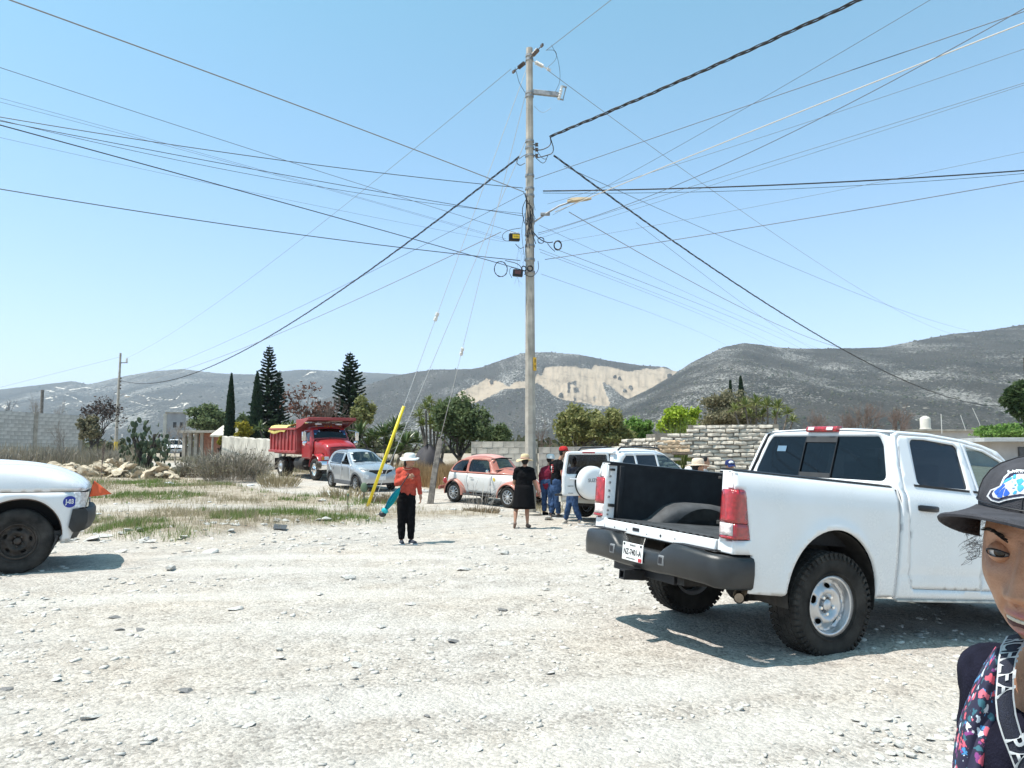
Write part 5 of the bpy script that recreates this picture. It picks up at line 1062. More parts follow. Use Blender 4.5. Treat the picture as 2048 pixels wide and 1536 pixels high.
# ------------------------------------------------------------------ red dump truck
def build_dump_truck():
 RD = paint('truck_red', (.36, .016, .022), .28, .25, (.40, .22, .18), .5); RB = paint('bed_red', (.34, .035, .035), .45, .5, (.42, .25, .22), .2); YEL = M('tarp_yellow', (.70, .55, .16), .8, 0, .15, 4, .3, 8)
 yaw = -53; c, s_ = math.cos(R(yaw)), math.sin(R(yaw)); f = at(672, 962, 35.2); loc = (f.x-4.3*c, f.y-4.3*s_)
 T = empty('dump_truck', (loc[0], loc[1], 0), yaw, 0, 0, 'red dump truck with ribbed bed and lettered windscreen visor parked behind the silver car', 'truck')
 # chassis and wheels
 ch = MB()
 for s in (-1, 1): ch.box((1.9, s*.42, .82), (6.6, .10, .22))
 for x in (-1.0, .6, 2.4): ch.box((x, 0, .82), (.10, .84, .16))
 ch.each('chassis_rail', DARKMET, T)
 for s in (-1, 1):
  wheel(T, (4.3, s*.98, .50), .50, .26, .29, s, 'truck', CHROME, 32)
  wheel(T, (0, s*.98, .50), .50, .26, .29, s, 'truck', STEELW, 32); wheel(T, (0, s*.68, .50), .50, .24, .29, s, 'plain', STEELW, 24)
  tk = MB(); tk.lathe([(.30, -.55), (.32, -.5), (.32, .5), (.30, .55), (.002, .56)], 24, (2.35, s*.80, .72), 'x'); tk.build('fuel_tank', DARKMET, T)
  mf = MB(); mf.box((-.75, s*.85, .60), (.03, .55, .60)); mf.build('mud_flap', PLASTIC, T)
 ax = MB(); ax.tube([(0, -.9, .5), (0, .9, .5)], .09, 10); ax.tube([(4.3, -.9, .48), (4.3, .9, .48)], .06, 10); ax.each('axle', DARKMET, T)
 # dump bed with upright ribs and forward canopy
 bd = MB(); bd.box((.45, 0, 1.20), (3.6, 1.9, .14)); bd.build('bed_floor', RB, T)
 for s in (-1, 1):
  w = MB(); w.box((.45, s*1.12, 1.80), (3.6, .05, 1.10)); o = w.build('bed_side', RB, T)
  r = MB()
  for x in np.linspace(-1.25, 2.15, 8): r.box((x, s*1.175, 1.78), (.09, .07, 1.05))
  r.each('bed_rib', RB, o, bevel=.01); t = MB(); t.box((.45, s*1.18, 2.37), (3.7, .14, .10)); t.box((.45, s*1.18, 1.26), (3.7, .14, .12)); t.each('bed_rail', RB, o, bevel=.015)
 tg = MB(); tg.box((-1.38, 0, 1.80), (.06, 2.3, 1.10)); tg.build('bed_tailgate', RB, T)
 fw = MB(); fw.box((2.27, 0, 1.95), (.06, 2.34, 1.40)); fw.build('bed_headboard', RB, T)
 cp = MB(); cp.loft([[Vector((2.24, y, z)) for y, z in ((-1.2, 2.72), (1.2, 2.72), (1.2, 2.80), (-1.2, 2.80))], [Vector((3.75, y, z)) for y, z in ((-1.2, 2.80), (1.2, 2.80), (1.2, 2.88), (-1.2, 2.88))]]); cp.build('cab_shield', RB, T, 30, .015)
 for s in (-1, 1):
  q = MB(); q.prism([(2.26, 2.35), (2.9, 2.5), (3.7, 2.80), (2.26, 2.75)], s*1.17, s*1.20); q.build('shield_cheek', RB, T)
 lip = MB(); lip.box((3.74, 0, 2.84), (.06, 2.42, .14)); lip.build('shield_lip', RB, T, 30, .015)
 tp = MB(); P = []
 for x in np.linspace(-1.45, .9, 14): P.append([Vector((x, y, 2.45+.22*math.cos(y*1.25)*(.75+.25*math.sin(x*2.3))+(.05*math.sin(x*5+y*4)) if abs(y) < 1.2 else 2.18+.06*math.sin(x*3.1))) for y in np.linspace(-1.28, 1.28, 15)])
 tp.loft(P, False, False); to = tp.build('tarpaulin', YEL, T, 60); sm = to.modifiers.new('s', 'SOLIDIFY'); sm.thickness = .01
 # cab
 top = [(2.42, 1.0), (2.42, 2.25), (2.5, 2.40), (2.9, 2.46), (3.2, 2.45), (3.36, 2.38), (3.62, 1.90), (3.68, 1.86), (4.3, 1.78), (4.75, 1.66), (4.92, 1.52), (4.97, 1.2), (4.97, .95)]
 def Yb(x, z):
  w = float(np.interp(z, [.9, 1.6, 1.9, 2.4], [.98, 1.0, .98, .88]))
  if x > 3.6: w = w-.16*sstep(3.55, 3.75, x)-.10*(x-3.7)/1.2
  return float(w)
 S = Shell(top, Yb, .12)
 cab = [(2.44, .95), (3.62, .95), (3.66, 1.5)]+S.edge(2.4, 3.66, 1.2); win = rpoly([(2.62, 1.78), (3.50, 1.76), (3.30, 2.22), (2.66, 2.26)], .06)
 hood = [(3.68, 1.10), (3.74, 1.10)]+[(4.3+.60*math.cos(R(a)), .62+.62*math.sin(R(a))) for a in np.linspace(150, 20, 12)]+[(4.93, .98)]+S.edge(3.68, 5.2, 1.0)
 for s in (-1, 1):
  d = weld(panel(cab, S.side(s), [win], .1, .03).build('door', RD, T, 40)); weld(panel(win, S.side(s, .015), (), .2, 0).build('door_window', TINT, d)); h = MB(); h.beam((2.60, s*1.02, 1.55), (2.74, s*1.02, 1.55), .03, .03); h.build('door_handle', CHROME, d)
  weld(panel(hood, S.side(s), (), .09, .03).build('bonnet_side', RD, T, 40))
  # swept wings over the front wheels
  rg = []
  for t in np.linspace(0, 1, 7):
   k = 1+.12*t; yy = 1.10-.32*(1-math.cos(t*PI/2)); rg.append([Vector((4.3+.62*k*math.cos(R(a))*(1+.12*max(0, -math.cos(R(a)))*t), s*yy, .52+.64*k*math.sin(R(a)))) for a in np.linspace(0, 172, 22)])
  wg = MB(); wg.loft(rg, False, False); wg.loft([[Vector((p.x, p.y-s*.04*j, p.z)) for p in rg[0]] for j in (0, 1)], False, False); weld(wg.build('front_wing', RD, T, 60))
  hb = MB(); hb.box((4.86, s*.82, 1.02), (.20, .40, .26)); hbo = hb.build('lamp_pod', RD, T, 40, .04); hl = MB(); hl.box((4.965, s*.76, 1.03), (.02, .22, .15)); hl.build('headlamp', HEADLENS, hbo, 30, .01); am = MB(); am.box((4.95, s*.94, 1.03), (.03, .10, .15)); am.build('indicator', AMBER, hbo, 30, .01)
  m1 = MB(); m1.box((3.62, s*1.33, 2.02), (.06, .20, .42)); mo = m1.build('mirror', CHROME, T, 40, .02); m2 = MB(); m2.ball((3.62, s*1.28, 1.70), (.05, .12, .12)); m2.build('round_mirror', CHROME, mo)
  ar = MB(); ar.tube([(3.40, s*.92, 2.30), (3.62, s*1.30, 2.26), (3.62, s*1.30, 1.62), (3.45, s*.98, 1.62)], .018, 8); ar.tube([(3.35, s*.99, 1.66), (3.60, s*1.30, 2.24)], .012, 6); ar.each('mirror_arm', CHROME, mo)
  ht = MB(); ht.box((3.30, s*.52, 2.60), (.16, .30, .09)); ht.build('roof_lamp', HEADLENS, T, 30, .02)
  sp = MB(); sp.box((3.0, s*.95, .62), (.55, .20, .08)); sp.build('step', DARKMET, T)
 weld(S.strip(sel=lambda p: p[0] < 3.40 and p[1] > 2.2, crown=.05).build('roof', RD, T, 60)); weld(S.strip(sel=lambda p: 3.34 <= p[0] <= 3.64 and p[1] > 1.86, crown=.06, inset=.005).build('windscreen', TINT, T, 60)); weld(S.strip(sel=lambda p: p[0] > 3.58 and p[1] > 1.50, crown=.06).build('bonnet', RD, T, 60)); weld(S.strip(sel=lambda p: p[0] > 4.7 and p[1] <= 1.56, crown=.02).build('nose', RD, T, 60))
 vs_ = MB(); vs_.box((3.445, 0, 2.245), (.02, 1.60, .16), (0, R(-28), 0)); vo = vs_.build('visor_band', M('visor_blue', (.012, .03, .10), .4), T)
 text_mesh('visor_text', '+  DANIELITOS  +', .17, M('letter_pale', (.55, .68, .85), .5, 0, 0), vo, .003, fn=lambda x, y, z: (3.462-(y)*.50+z, x, 2.25+y*.86), sx=.85, bold=.003)
 bb = MB(); bb.box((3.505, 0, 2.13), (.012, 1.55, .05), (0, R(-28), 0)); bb.build('visor_stripe', M('visor_light_blue', (.10, .35, .65), .4), T)
 for y in (-.6, -.15, 0, .15, .6):
  q = MB(); q.ball((3.28, y, 2.505), (.05, .06, .03)); q.build('marker_lamp', AMBER, T)
 gr = MB(); gr.box((4.99, 0, 1.25), (.03, 1.15, .52)); go = gr.build('grille', M('grille_dark', (.06, .008, .01), .5), T)
 for z in np.linspace(1.04, 1.47, 8):
  b = MB(); b.box((5.01, 0, z), (.03, 1.14, .032)); b.build('grille_bar', RD, go)
 bm_ = MB(); bm_.loft([[Vector((x, y, .90)), Vector((x+.04, y, .82)), Vector((x+.04, y, .60)), Vector((x-.02, y, .52)), Vector((x-.10, y, .56)), Vector((x-.10, y, .90))] for x, y in ((4.80, -1.15), (5.05, -1.05), (5.14, -.5), (5.14, .5), (5.05, 1.05), (4.80, 1.15))]); bm_.build('front_bumper', CHROME, T, 40)
 sk = MB(); sk.box((4.9, 0, .42), (.12, 1.9, .16)); sk.build('bumper_skirt', PLASTIC, T); st = MB(); st.tube([(2.33, .75, 1.0), (2.33, .75, 2.4)], .06, 12); st.build('exhaust_stack', CHROME, T)
 eng = MB(); eng.box((4.2, 0, 1.0), (1.1, .9, .5)); eng.build('engine_block', DARK, T); fl = MB(); fl.box((3.0, 0, 1.02), (1.2, 1.8, .06)); fl.build('cab_floor', DARK, T)
 for y in (-.5, .5):
  st = MB(); st.box((2.85, y, 1.35), (.5, .5, .15)); st.box((2.62, y, 1.75), (.12, .5, .7)); st.build('seat', SEAT, T, 40, .03)
 sw = MB(); sw.lathe([(.22, -.012), (.235, 0), (.22, .012), (.21, 0)], 20, (3.25, .5, 1.72), 'x', True); sw.build('steering_wheel', DARK, T)
 park(T, 4.3, .98, yaw)
build_dump_truck()
# ------------------------------------------------------------------ concrete pole with its hardware
CONC = M('pole_concrete', (.36, .325, .275), .9, 0, .22, 3, .3, 30)
GALV = M('galvanised', (.27, .275, .28), .6, .4, .25, 10); BLACKC = M('cable_black', (.012, .012, .014), .55, 0, 0); PORC = M('porcelain', (.62, .60, .56), .25, 0, .1, 8); GLASSB = M('insulator_brown', (.10, .075, .06), .25, 0, .2, 8)
POLE_Y = 20.1; pb = gp(1061, 1030); PX_, PY_ = pb.x, pb.y
POLE_Y = PY_; PTOP = at(1057, 97, POLE_Y).z
def pole_z(py): return at(1058, py, POLE_Y).z
def pole_r(z): return .163-(.163-.098)*z/PTOP
def build_pole():
 g = G(PX_, PY_); T = empty('utility_pole', (PX_, PY_, g), 0, 0, 0, 'tall grey concrete utility pole carrying many cables, by the rounded red car', 'utility pole')
 Z = lambda py: pole_z(py)-g
 p = MB(); rg = []
 for z in (-.3, 0, 2, 4, 6, 8, 10, PTOP-g):
  r = pole_r(z); rg.append([Vector((r*math.cos(R(22.5+45*k)), r*math.sin(R(22.5+45*k)), z)) for k in range(8)])
 p.loft(rg); p.build('shaft', CONC, T, 25)
 ft = MB(); ft.lathe([(.30, -.2), (.29, .05), (.22, .07), (.17, .08)], 14); ft.build('footing', CONC, T)
 def band(py, h=.06):
  z = Z(py); r = pole_r(z)+.006; m = MB(); m.lathe([(r, z-h/2), (r+.008, z-h/2), (r+.008, z+h/2), (r, z+h/2)], 16, closed_prof=True); return m.build('clamp_band', GALV, T, 30)
 for py in (112, 120, 186, 193, 283, 296, 312, 352, 378, 392, 440, 446, 470, 492, 520, 545): band(py)
 # strain insulators at the head
 for (dx, dy, px, py, col) in ((-.55, .83, 0, 0, GLASSB), (.40, -.90, 0, 0, GLASSB), (.72, .70, 0, 0, PORC)):
  d = Vector((dx, dy, -.02)).normalized(); a = Vector((0, 0, Z(118)))+d*.12; b = a+d*.62; m = MB(); m.tube([a, b], .014, 8)
  pts = []; rr = []
  for k in range(5):
   c_ = a+d*(.16+.062*k); pts += [c_-d*.022, c_-d*.006, c_+d*.014, c_+d*.022]; rr += [.022, .062, .048, .022]
  m.tube(pts, rr, 14); m.beam(b, b+d*.12, .05, .07); m.build('strain_insulator', col, T, 40)
 # side arm with fuse cutout
 z = Z(186); m = MB(); m.beam((.10, -.02, z+.02), (.80, -.10, z-.10), .10, .13); m.build('side_arm', GALV, T, 30, .01)
 f = MB(); f.lathe([(.035, -.20), (.055, -.17), (.035, -.14), (.055, -.10), (.035, -.06), (.055, -.02), (.035, .02), (.055, .06), (.035, .10), (.04, .20)], 14); fo = f.build('fuse_cutout', PORC, T); fo.location = (.86, -.11, z-.05); fo.rotation_euler = (0, R(14), 0)
 f2 = MB(); f2.tube([(.12, 0, -.16), (.12, 0, .18)], .014, 8); f2.box((.06, 0, .20), (.16, .05, .03)); f2.box((.06, 0, -.18), (.16, .04, .03)); f2.build('fuse_tube', GALV, fo)
 # low voltage rack on the right
 for py in (290, 300, 312):
  z = Z(py); r = MB(); r.lathe([(.02, -.05), (.045, -.04), (.03, 0), (.045, .04), (.02, .05)], 12, (.20, -.02, z)); r.box((.13, -.02, z), (.12, .03, .03)); r.build('spool_insulator', GLASSB, T)
 rk = MB(); rk.beam((.155, -.02, Z(286)), (.155, -.02, Z(316)), .04, .012); rk.build('rack_bar', GALV, T)
 # street lamp on a bent arm
 A = Vector((.10, -.05, Z(446))); B = Vector((.80, -.35, Z(420))); C_ = Vector((1.12, -.42, Z(414)))
 la = MB(); la.tube([A, A.lerp(B, .5)+Vector((0, 0, .02)), B, C_], .026, 8); lo = la.build('lamp_arm', GALV, T)
 lh = MB(); d = (Vector((1.66, -.52, Z(411)))-C_); lh.loft([[C_+d*t+Vector((0, -w, h0)) for h0 in (0,)]+[C_+d*t+Vector((0, w, h0)) for h0 in (0,)]+[C_+d*t+Vector((0, w*.6, h1)), C_+d*t+Vector((0, -w*.6, h1))] for t, w, h0, h1 in ((-.2, .05, 0, .07), (0, .09, 0, .10), (.3, .10, 0, .09), (.8, .09, 0, .05), (1, .04, 0, .03))]); lh.build('lamp_head', M('lamp_cream', (.36, .28, .17), .7, 0, .1), T, 40)
 ph = MB(); ph.box((.42, -.16, Z(432)), (.26, .10, .07)); ph.build('lamp_driver', GALV, T, 30, .01)
 # fibre boxes
 b1 = MB(); b1.box((0, 0, 0), (.30, .14, .20)); o1 = b1.build('fibre_box', PLASTIC, T, 30, .02); o1.location = (-.43, -.10, Z(477)); o1.rotation_euler = (0, 0, R(8))
 lb = MB(); lb.box((.04, -.073, .01), (.19, .004, .11)); lbo = lb.build('yellow_label', M('label_yellow', (.72, .47, .03), .5), o1); text_mesh('label_text', 'FB-40-A3', .05, INK, lbo, .001, fn=lambda x, y, z: (.04+x, -.0762-z, .01+y), sx=.7)
 for k in range(5):
  pc = MB(); pc.lathe([(.018, .10), (.022, .12), (.015, .16), (.002, .165)], 8, (-.11+.055*k, 0, 0)); pc.build('cable_gland', PLATEW, o1)
 b2 = MB(); b2.box((0, 0, 0), (.28, .13, .19)); o2 = b2.build('fibre_box', PLASTIC, T, 30, .02); o2.location = (-.335, -.10, Z(548)); o2.rotation_euler = (0, R(6), 0)
 lb = MB(); lb.box((0, -.068, .01), (.16, .004, .10)); lbo = lb.build('dark_label', M('label_dark', (.09, .03, .03), .5), o2)
 # spare cable coils
 def coil(cx, cz, r, turns, rad, tilt, sq=1.0):
  m = MB(); pts = []
  for k in range(turns*20+1):
   a = 2*PI*k/20; rr = r+.008*math.sin(k*1.7); pts.append((cx+rr*sq*math.cos(a), -.16+.02*math.sin(k*.37), cz+rr*math.sin(a)+.004*math.cos(k*.9)))
  m.tube(pts, rad, 6); o = m.build('cable_coil', BLACKC, T)
 coil(.76, Z(494), .125, 5, .014, 0, .8); coil(-.80, Z(541), .215, 2, .009, 0, .82); coil(.30, Z(484), .085, 3, .006, 0); coil(0.0, Z(540), .075, 4, .012, 0); coil(-.17, Z(540), .07, 3, .01, 0, .8)
 # loose leads and jumpers on the pole
 rnd = random.Random(5)
 def lead(P, rad=.008, name='jumper_lead'):
  m = MB(); Q = [Vector(p) for p in P]
  for _ in range(2): Q = [Q[0]]+[q for a, b in zip(Q[:-1], Q[1:]) for q in (a*.75+b*.25, a*.25+b*.75)]+[Q[-1]]
  m.tube(Q, rad, 6); m.build(name, BLACKC if rad > .005 else GALV, T)
 PP = lambda px, py, dy=-.15: tuple(Vector((at(px, py, POLE_Y+dy).x-PX_, dy, at(px, py, POLE_Y+dy).z-g)))
 lead([PP(1030, 135), PP(1035, 152), PP(1038, 165), PP(1050, 185)], .007)
 lead([PP(1093, 100), PP(1112, 100), PP(1114, 118), PP(1095, 135)], .006); lead([PP(1103, 90), PP(1116, 115), PP(1122, 160), PP(1111, 183)], .006); lead([PP(1068, 212), PP(1085, 228), PP(1102, 216)], .005)
 lead([PP(1100, 273), PP(1103, 290), PP(1085, 300), PP(1072, 300)], .014); lead([PP(1100, 273), PP(1110, 305), PP(1090, 312), PP(1072, 316)], .014); lead([PP(1072, 316), PP(1088, 330), PP(1096, 310)], .009); lead([PP(1074, 302), PP(1085, 318), PP(1094, 318)], .008)
 lead([PP(1038, 312), PP(1032, 325), PP(1040, 332), PP(1050, 326)], .011); lead([PP(1038, 318), PP(1046, 312), PP(1054, 308)], .010)
 for k in range(16):
  x0 = rnd.uniform(1046, 1070); y0 = rnd.uniform(372, 440); x1 = rnd.uniform(1044, 1072); y1 = y0+rnd.uniform(40, 110)
  lead([PP(x0, y0, -.18), PP((x0+x1)/2+rnd.uniform(-9, 9), (y0+y1)/2+rnd.uniform(-10, 10), -.22), PP(x1, y1, -.18)], rnd.choice([.006, .008, .011]))
 for k in range(9):
  x0 = 1038+rnd.uniform(-6, 10); y0 = rnd.uniform(485, 545); lead([PP(x0, y0, -.12), PP(x0+rnd.uniform(-8, 8), y0+18, -.14), PP(x0+rnd.uniform(-8, 8), y0+30, -.12)], .003)
 lead([PP(1042, 456), PP(1016, 460), PP(1003, 470), PP(1008, 482), PP(1020, 482)], .008); lead([PP(1031, 488), PP(1040, 498), PP(1048, 494)], .009); lead([PP(1065, 462), PP(1078, 478), PP(1095, 486), PP(1106, 484)], .014); lead([PP(1095, 487), PP(1102, 496), PP(1110, 503)], .010)
 lead([PP(1048, 548), PP(1064, 556), PP(1078, 540), PP(1076, 522)], .009); lead([PP(1045, 545), PP(1022, 532), PP(1018, 545), PP(1024, 556)], .007); lead([PP(1045, 545), PP(1040, 528), PP(1010, 521)], .010)
 pn = MB(); zc = Z(729); pn.box((.125, -.11, zc), (.085, .02, .36), (0, 0, R(35))); po = pn.build('number_plate', M('label_amber', (.68, .38, .02), .5), T)
 for k, ch in enumerate('89'): text_mesh('number', ch, .14, INK, po, .001, fn=lambda x, y, z, k=k: (.125+x*.82+.0068, -.11+x*.57-.011-z, zc+.08-.16*k+y), sx=.8)
build_pole()
# ------------------------------------------------------------------ second pole, overhead cables, guys
P2 = at(232, 886, 76); P2TOP = at(241, 706, 76).z
def build_pole2():
 g = float(gz(P2.x, P2.y)); T = empty('utility_pole', (P2.x, P2.y, g), 0, 0, 0, 'smaller concrete utility pole far off at left, by the grey block wall', 'utility pole')
 h = P2TOP-g; m = MB(); m.tube([(0, 0, -.2), (0, 0, h)], [.17, .10], 10); m.build('shaft', CONC, T); m = MB(); m.beam((0, 0, h-1.0), (.75, 0, h-1.0), .10, .10); m.build('side_arm', GALV, T)
 for x in (.62, .72):
  q = MB(); q.lathe([(.05, 0), (.07, .1), (.05, .2), (.06, .35), (.03, .45)], 8, (x, 0, h-.95)); q.build('insulator', PORC, T)
 a = MB(); a.tube([(.1, 0, h-4.4), (.7, -.2, h-4.2), (1.0, -.3, h-4.3)], .04, 6); a.build('lamp_arm', GALV, T); l = MB(); l.ball((1.05, -.3, h-4.45), (.28, .18, .12)); l.build('lamp_head', PORC, T)
 for k in range(4):
  q = MB(); q.lathe([(.06, -.06), (.09, 0), (.06, .06)], 8, (.16, 0, h-2.6-.35*k)); q.build('spool_insulator', GLASSB, T)
 st = MB(); st.lathe([(.175, .6), (.18, 1.5)], 10); st.build('warning_band', M('band_yellow', (.6, .42, .04), .6), T)
build_pole2()
COLS = {'k': BLACKC, 'g': M('cable_grey', (.20, .19, .185), .6, 0, 0), 'c': M('cable_cream', (.50, .46, .40), .6, 0, 0), 'd': M('cable_dark_grey', (.10, .11, .13), .6, 0, 0), 'w': M('guy_steel', (.55, .56, .56), .4, .5, 0)}
def cable(label, a, b, rad, col='k', mid=None, ext=1.0, twist=0, n=46, name='overhead_cable', sag=None, group='overhead cables'):
 a = Vector(a); b = Vector(b); b2 = a+(b-a)*ext
 c, s = math.cos(PITCH), math.sin(PITCH)
 def P(t, sg): return a+(b2-a)*t-Vector((0, 0, 4*sg*t*(1-t)))
 def px(p): z = p.z-CAM_H; d = p.y*c+z*s; return 1024+FPX*p.x/d, 768-FPX*(z*c-p.y*s)/d
 def fit(bb):
  best = (1e9, 0)
  for k in range(-10, 200):
   sg = k*.02; m_ = min(((px(a+(bb-a)*t-Vector((0, 0, 4*sg*t*(1-t)))) for t in np.linspace(.01, .99, 90))), key=lambda q: abs(q[0]-mid[0])); e = abs(m_[1]-mid[1])
   if e < best[0]: best = (e, sg)
  return best[1]
 sg = sag if sag is not None else (fit(b2) if mid else 0)
 if mid and ext > 1:                                             # keep the seen end where it is
  b2 = b2+Vector((0, 0, 4*sg*(1/ext)*(1-1/ext)*ext))
 mb = MB(); pts = [P(t, sg) for t in np.linspace(0, 1, n)]
 if twist:
  L = (b2-a).length; m = int(L/twist*9); fine = [P(t, sg) for t in np.linspace(0, 1, m)]; d = (b2-a).normalized(); u = d.cross(Vector((0, 0, 1))).normalized(); w = u.cross(d)
  o = empty(name, tuple(a))
  for k in range(3):
   q = MB(); q.tube([p-a+(u*math.cos(2*PI*i/9+2.1*k)+w*math.sin(2*PI*i/9+2.1*k))*rad*1.35 for i, p in enumerate(fine)], rad*(.9 if k else .6), 5); q.build('strand', COLS[col], o)
 else: mb.tube(pts, rad, 6); o = mb.build(name, COLS[col])
 tag(o, label, 'cable', group); return o
def PT(px, py, dy=0): return at(px, py, POLE_Y+dy)
def near(px, py, z): return at_height(px, py, z)
def build_cables():
 zz = lambda py: pole_z(py)
 N = [  # label, pole px, edge px, radius, colour, mid px
  ('thick grey cable rising from the pole to the top left corner', (1048, 384), (20, 0), .013, 'g', (540, 187)),
  ('thin dark cable reaching the left edge second from the top', (1040, 468), (0, 135), .007, 'd', (600, 331)),
  ('black cable reaching the left edge as upper line of the black bunch', (1046, 376), (0, 234), .010, 'k', (543, 326)),
  ('black cable reaching the left edge as second line of the black bunch', (1046, 432), (0, 242), .008, 'k', (500, 342)),
  ('thin black cable reaching the left edge as third line of the bunch', (1046, 427), (0, 240), .006, 'k', (450, 359)),
  ('black cable steepest of the left bunch, ending at the lower fibre box', (1048, 541), (0, 250), .010, 'k', (518, 392)),
  ('lowest black cable on the left, ending above the lower fibre box', (1040, 521), (0, 378), .011, 'k', (600, 476)),
  ('faint thin wire to the left edge above the black bunch', (1012, 478), (0, 196), .004, 'd', (440, 314)),
  ('faint thin wire to the left edge just above the black bunch', (1010, 481), (0, 204), .004, 'd', (540, 345)),
  ('faint thin wire to the left edge below the black bunch', (1010, 484), (0, 275), .004, 'd', (430, 374)),
  ('bare high wire leaving the pole head towards the top edge', (1092, 101), (1222, 0), .009, 'g', None),
  ('thick black cable running level to the right edge', (1086, 382), (2048, 341), .020, 'k', (1540, 376)),
  ('thin black cable hanging just below the thick level one at right', (1086, 386), (2048, 347), .007, 'k', (1400, 389)),
  ('dark cable to the right edge, lowest of the right fan', (1090, 519), (2048, 362), .012, 'd', (1540, 452)),
  ('dark blue-grey cable to the right edge just under the top corner', (1070, 358), (2048, 23), .011, 'd', (1530, 201)),
  ('cream sheathed cable climbing to the right edge', (1110, 424), (2048, 46), .012, 'c', (1365, 315)),
  ('faint wire climbing to the top edge right of the twisted bundle', (1105, 430), (1860, 0), .006, 'd', (1552, 190)),
  ('dark wire climbing steeply across the cream cable to the top right corner', (1076, 466), (2048, 17), .009, 'd', (1500, 334)),
  ('faint wire to the right edge below the cream cable', (1095, 408), (2048, 98), .006, 'd', (1600, 256)),
  ('faint wire to the right edge, upper of a close pair', (1076, 470), (2048, 166), .006, 'd', (1600, 307)),
  ('faint wire to the right edge, lower of a close pair', (1080, 476), (2048, 170), .005, 'd', (1540, 334)),
  ('faint wire ending on the right edge above the thick level cable', (1116, 484), (2048, 304), .005, 'd', (1600, 400))]
 for lab, p, e, r, c_, mid in N:
  cable(lab, PT(*p), near(e[0], e[1], zz(p[1])+.1), r*(.75 if c_ == 'd' else .9), c_, mid, 1.35)
 cable('thick twisted black cable bundle climbing to the top edge at right', PT(1100, 273), near(1718, 0, zz(273)), .020, 'k', (1400, 148), 1.3, 1.5)
 F = [  # to far things
  ('twisted black cable bundle sloping down left to the far pole', (1038, 314), (P2.x+.1, P2.y, P2TOP-2.8), .014, 'k', (615, 622), 1.3),
  ('bare high wire from the pole head down to the far left pole', (1022, 138), (P2.x+.7, P2.y, P2TOP-.5), .007, 'g', (419, 617), 0),
  ('grey cable below the twisted one, down to the far left pole', (1002, 464), (P2.x+.1, P2.y, P2TOP-3.2), .010, 'g', (673, 620), 0),
  ('thin cable running beside the twisted bundle to the far left', (1050, 386), (P2.x+.2, P2.y, P2TOP-3.0), .007, 'd', (590, 618), 0),
  ('twisted black cable bundle sloping down right past the hill', (1108, 311), tuple(at(2012, 812, 66)), .014, 'k', (1540, 608), 1.5),
  ('bare high wire sloping down right to the hill skyline', (1096, 141), tuple(at(1905, 668, 80)), .008, 'g', (1530, 453), 0),
  ('grey-brown cable sloping down right from the street lamp', (1138, 424), tuple(at(1790, 706, 76)), .011, 'g', (1440, 592), 0),
  ('dark wire sloping down right, farthest to the right of the bare ones', (1128, 332), tuple(at(1938, 661, 78)), .008, 'd', (1560, 523), 0),
  ('thin wire sloping down right beneath the twisted bundle', (1272, 445), tuple(at(1628, 699, 75)), .006, 'd', (1440, 574), 0),
  ('thin wire to the hill saddle, upper of the faint lower group', (1118, 501), tuple(at(1602, 697, 80)), .007, 'd', (1380, 592), 0),
  ('faint wire to the hill saddle, second of the lower group', (1080, 504), tuple(at(1535, 690, 80)), .005, 'd', (1300, 588), 0),
  ('faint wire to the hill saddle, third of the lower group', (1078, 498), tuple(at(1558, 692, 80)), .005, 'd', (1330, 592), 0),
  ('lowest faint wire sloping to the hill at right', (1082, 548), tuple(at(1452, 690, 80)), .005, 'd', (1280, 618), 0),
  ('thin wire from the pole middle crossing the faint group', (1078, 450), tuple(at(1640, 698, 80)), .005, 'd', (1370, 584), 0)]
 for lab, p, e, r, c_, mid, tw in F: cable(lab, PT(*p), e, r, c_, mid, 1.0, tw)
 for (x, y, lab, ex) in ((60, 760, 'thin wire leaving the far pole to the left edge', -60), (150, 770, 'lower thin wire leaving the far pole to the left edge', -90)): cable(lab, (P2.x, P2.y, P2TOP-(.4 if y < 765 else 3.2)), tuple(at(ex, 790 if y < 765 else 830, 90)), .010, 'd', None)
 # guys
 b1 = gp(735, 1013); b2 = gp(746, 1008); b3t = at(880, 879, 24.3)
 def guy(lab, a, b, ins, t):
  o = empty('guy_wire', tuple(b), 0, 0, 0, lab, 'guy wire', 'guy wires of the concrete pole'); m = MB(); v = Vector(a)-Vector(b); m.tube([Vector((0, 0, 0)), v], .009, 6); m.build('strand', COLS['w'], o)
  if ins:
   c_ = v*(1-t); d = v.normalized(); q = MB(); q.tube([c_-d*.13, c_-d*.12, c_-d*.03, c_-d*.02, c_+d*.02, c_+d*.03, c_+d*.12, c_+d*.13], [.03, .055, .055, .042, .042, .055, .055, .03], 10); q.build('guy_insulator', PORC, o)
 guy('steel guy wire with pale insulator running down to the yellow guard', PT(1052, 140), b1, True, .565); guy('steel guy wire ending beside the foot of the yellow guard', PT(1050, 285), b2, False, 0); guy('steel guy wire with insulator running down to the leaning wooden post', PT(1052, 185), b3t, True, .72)
 # yellow guard
 a = Vector(b1); tpt = PT(1052, 140); d = (tpt-a); top = None
 k = 0
 for k in np.linspace(0, .6, 400):
  p = a+d*k; z = p.z-CAM_H; yy = 768-FPX*(z*math.cos(PITCH)-p.y*math.sin(PITCH))/(p.y*math.cos(PITCH)+z*math.sin(PITCH))
  if yy < 813: break
 top = a+d*k; m = MB(); u = d.cross(Vector((0, 1, 0))).normalized(); w = u.cross(d.normalized())
 ring = lambda c_: [c_+(u*math.cos(t)*.046+w*math.sin(t)*.046) for t in np.linspace(0, 2*PI, 15)]; m.loft([ring(a), ring(a.lerp(top, .5)), ring(top)], False, False)
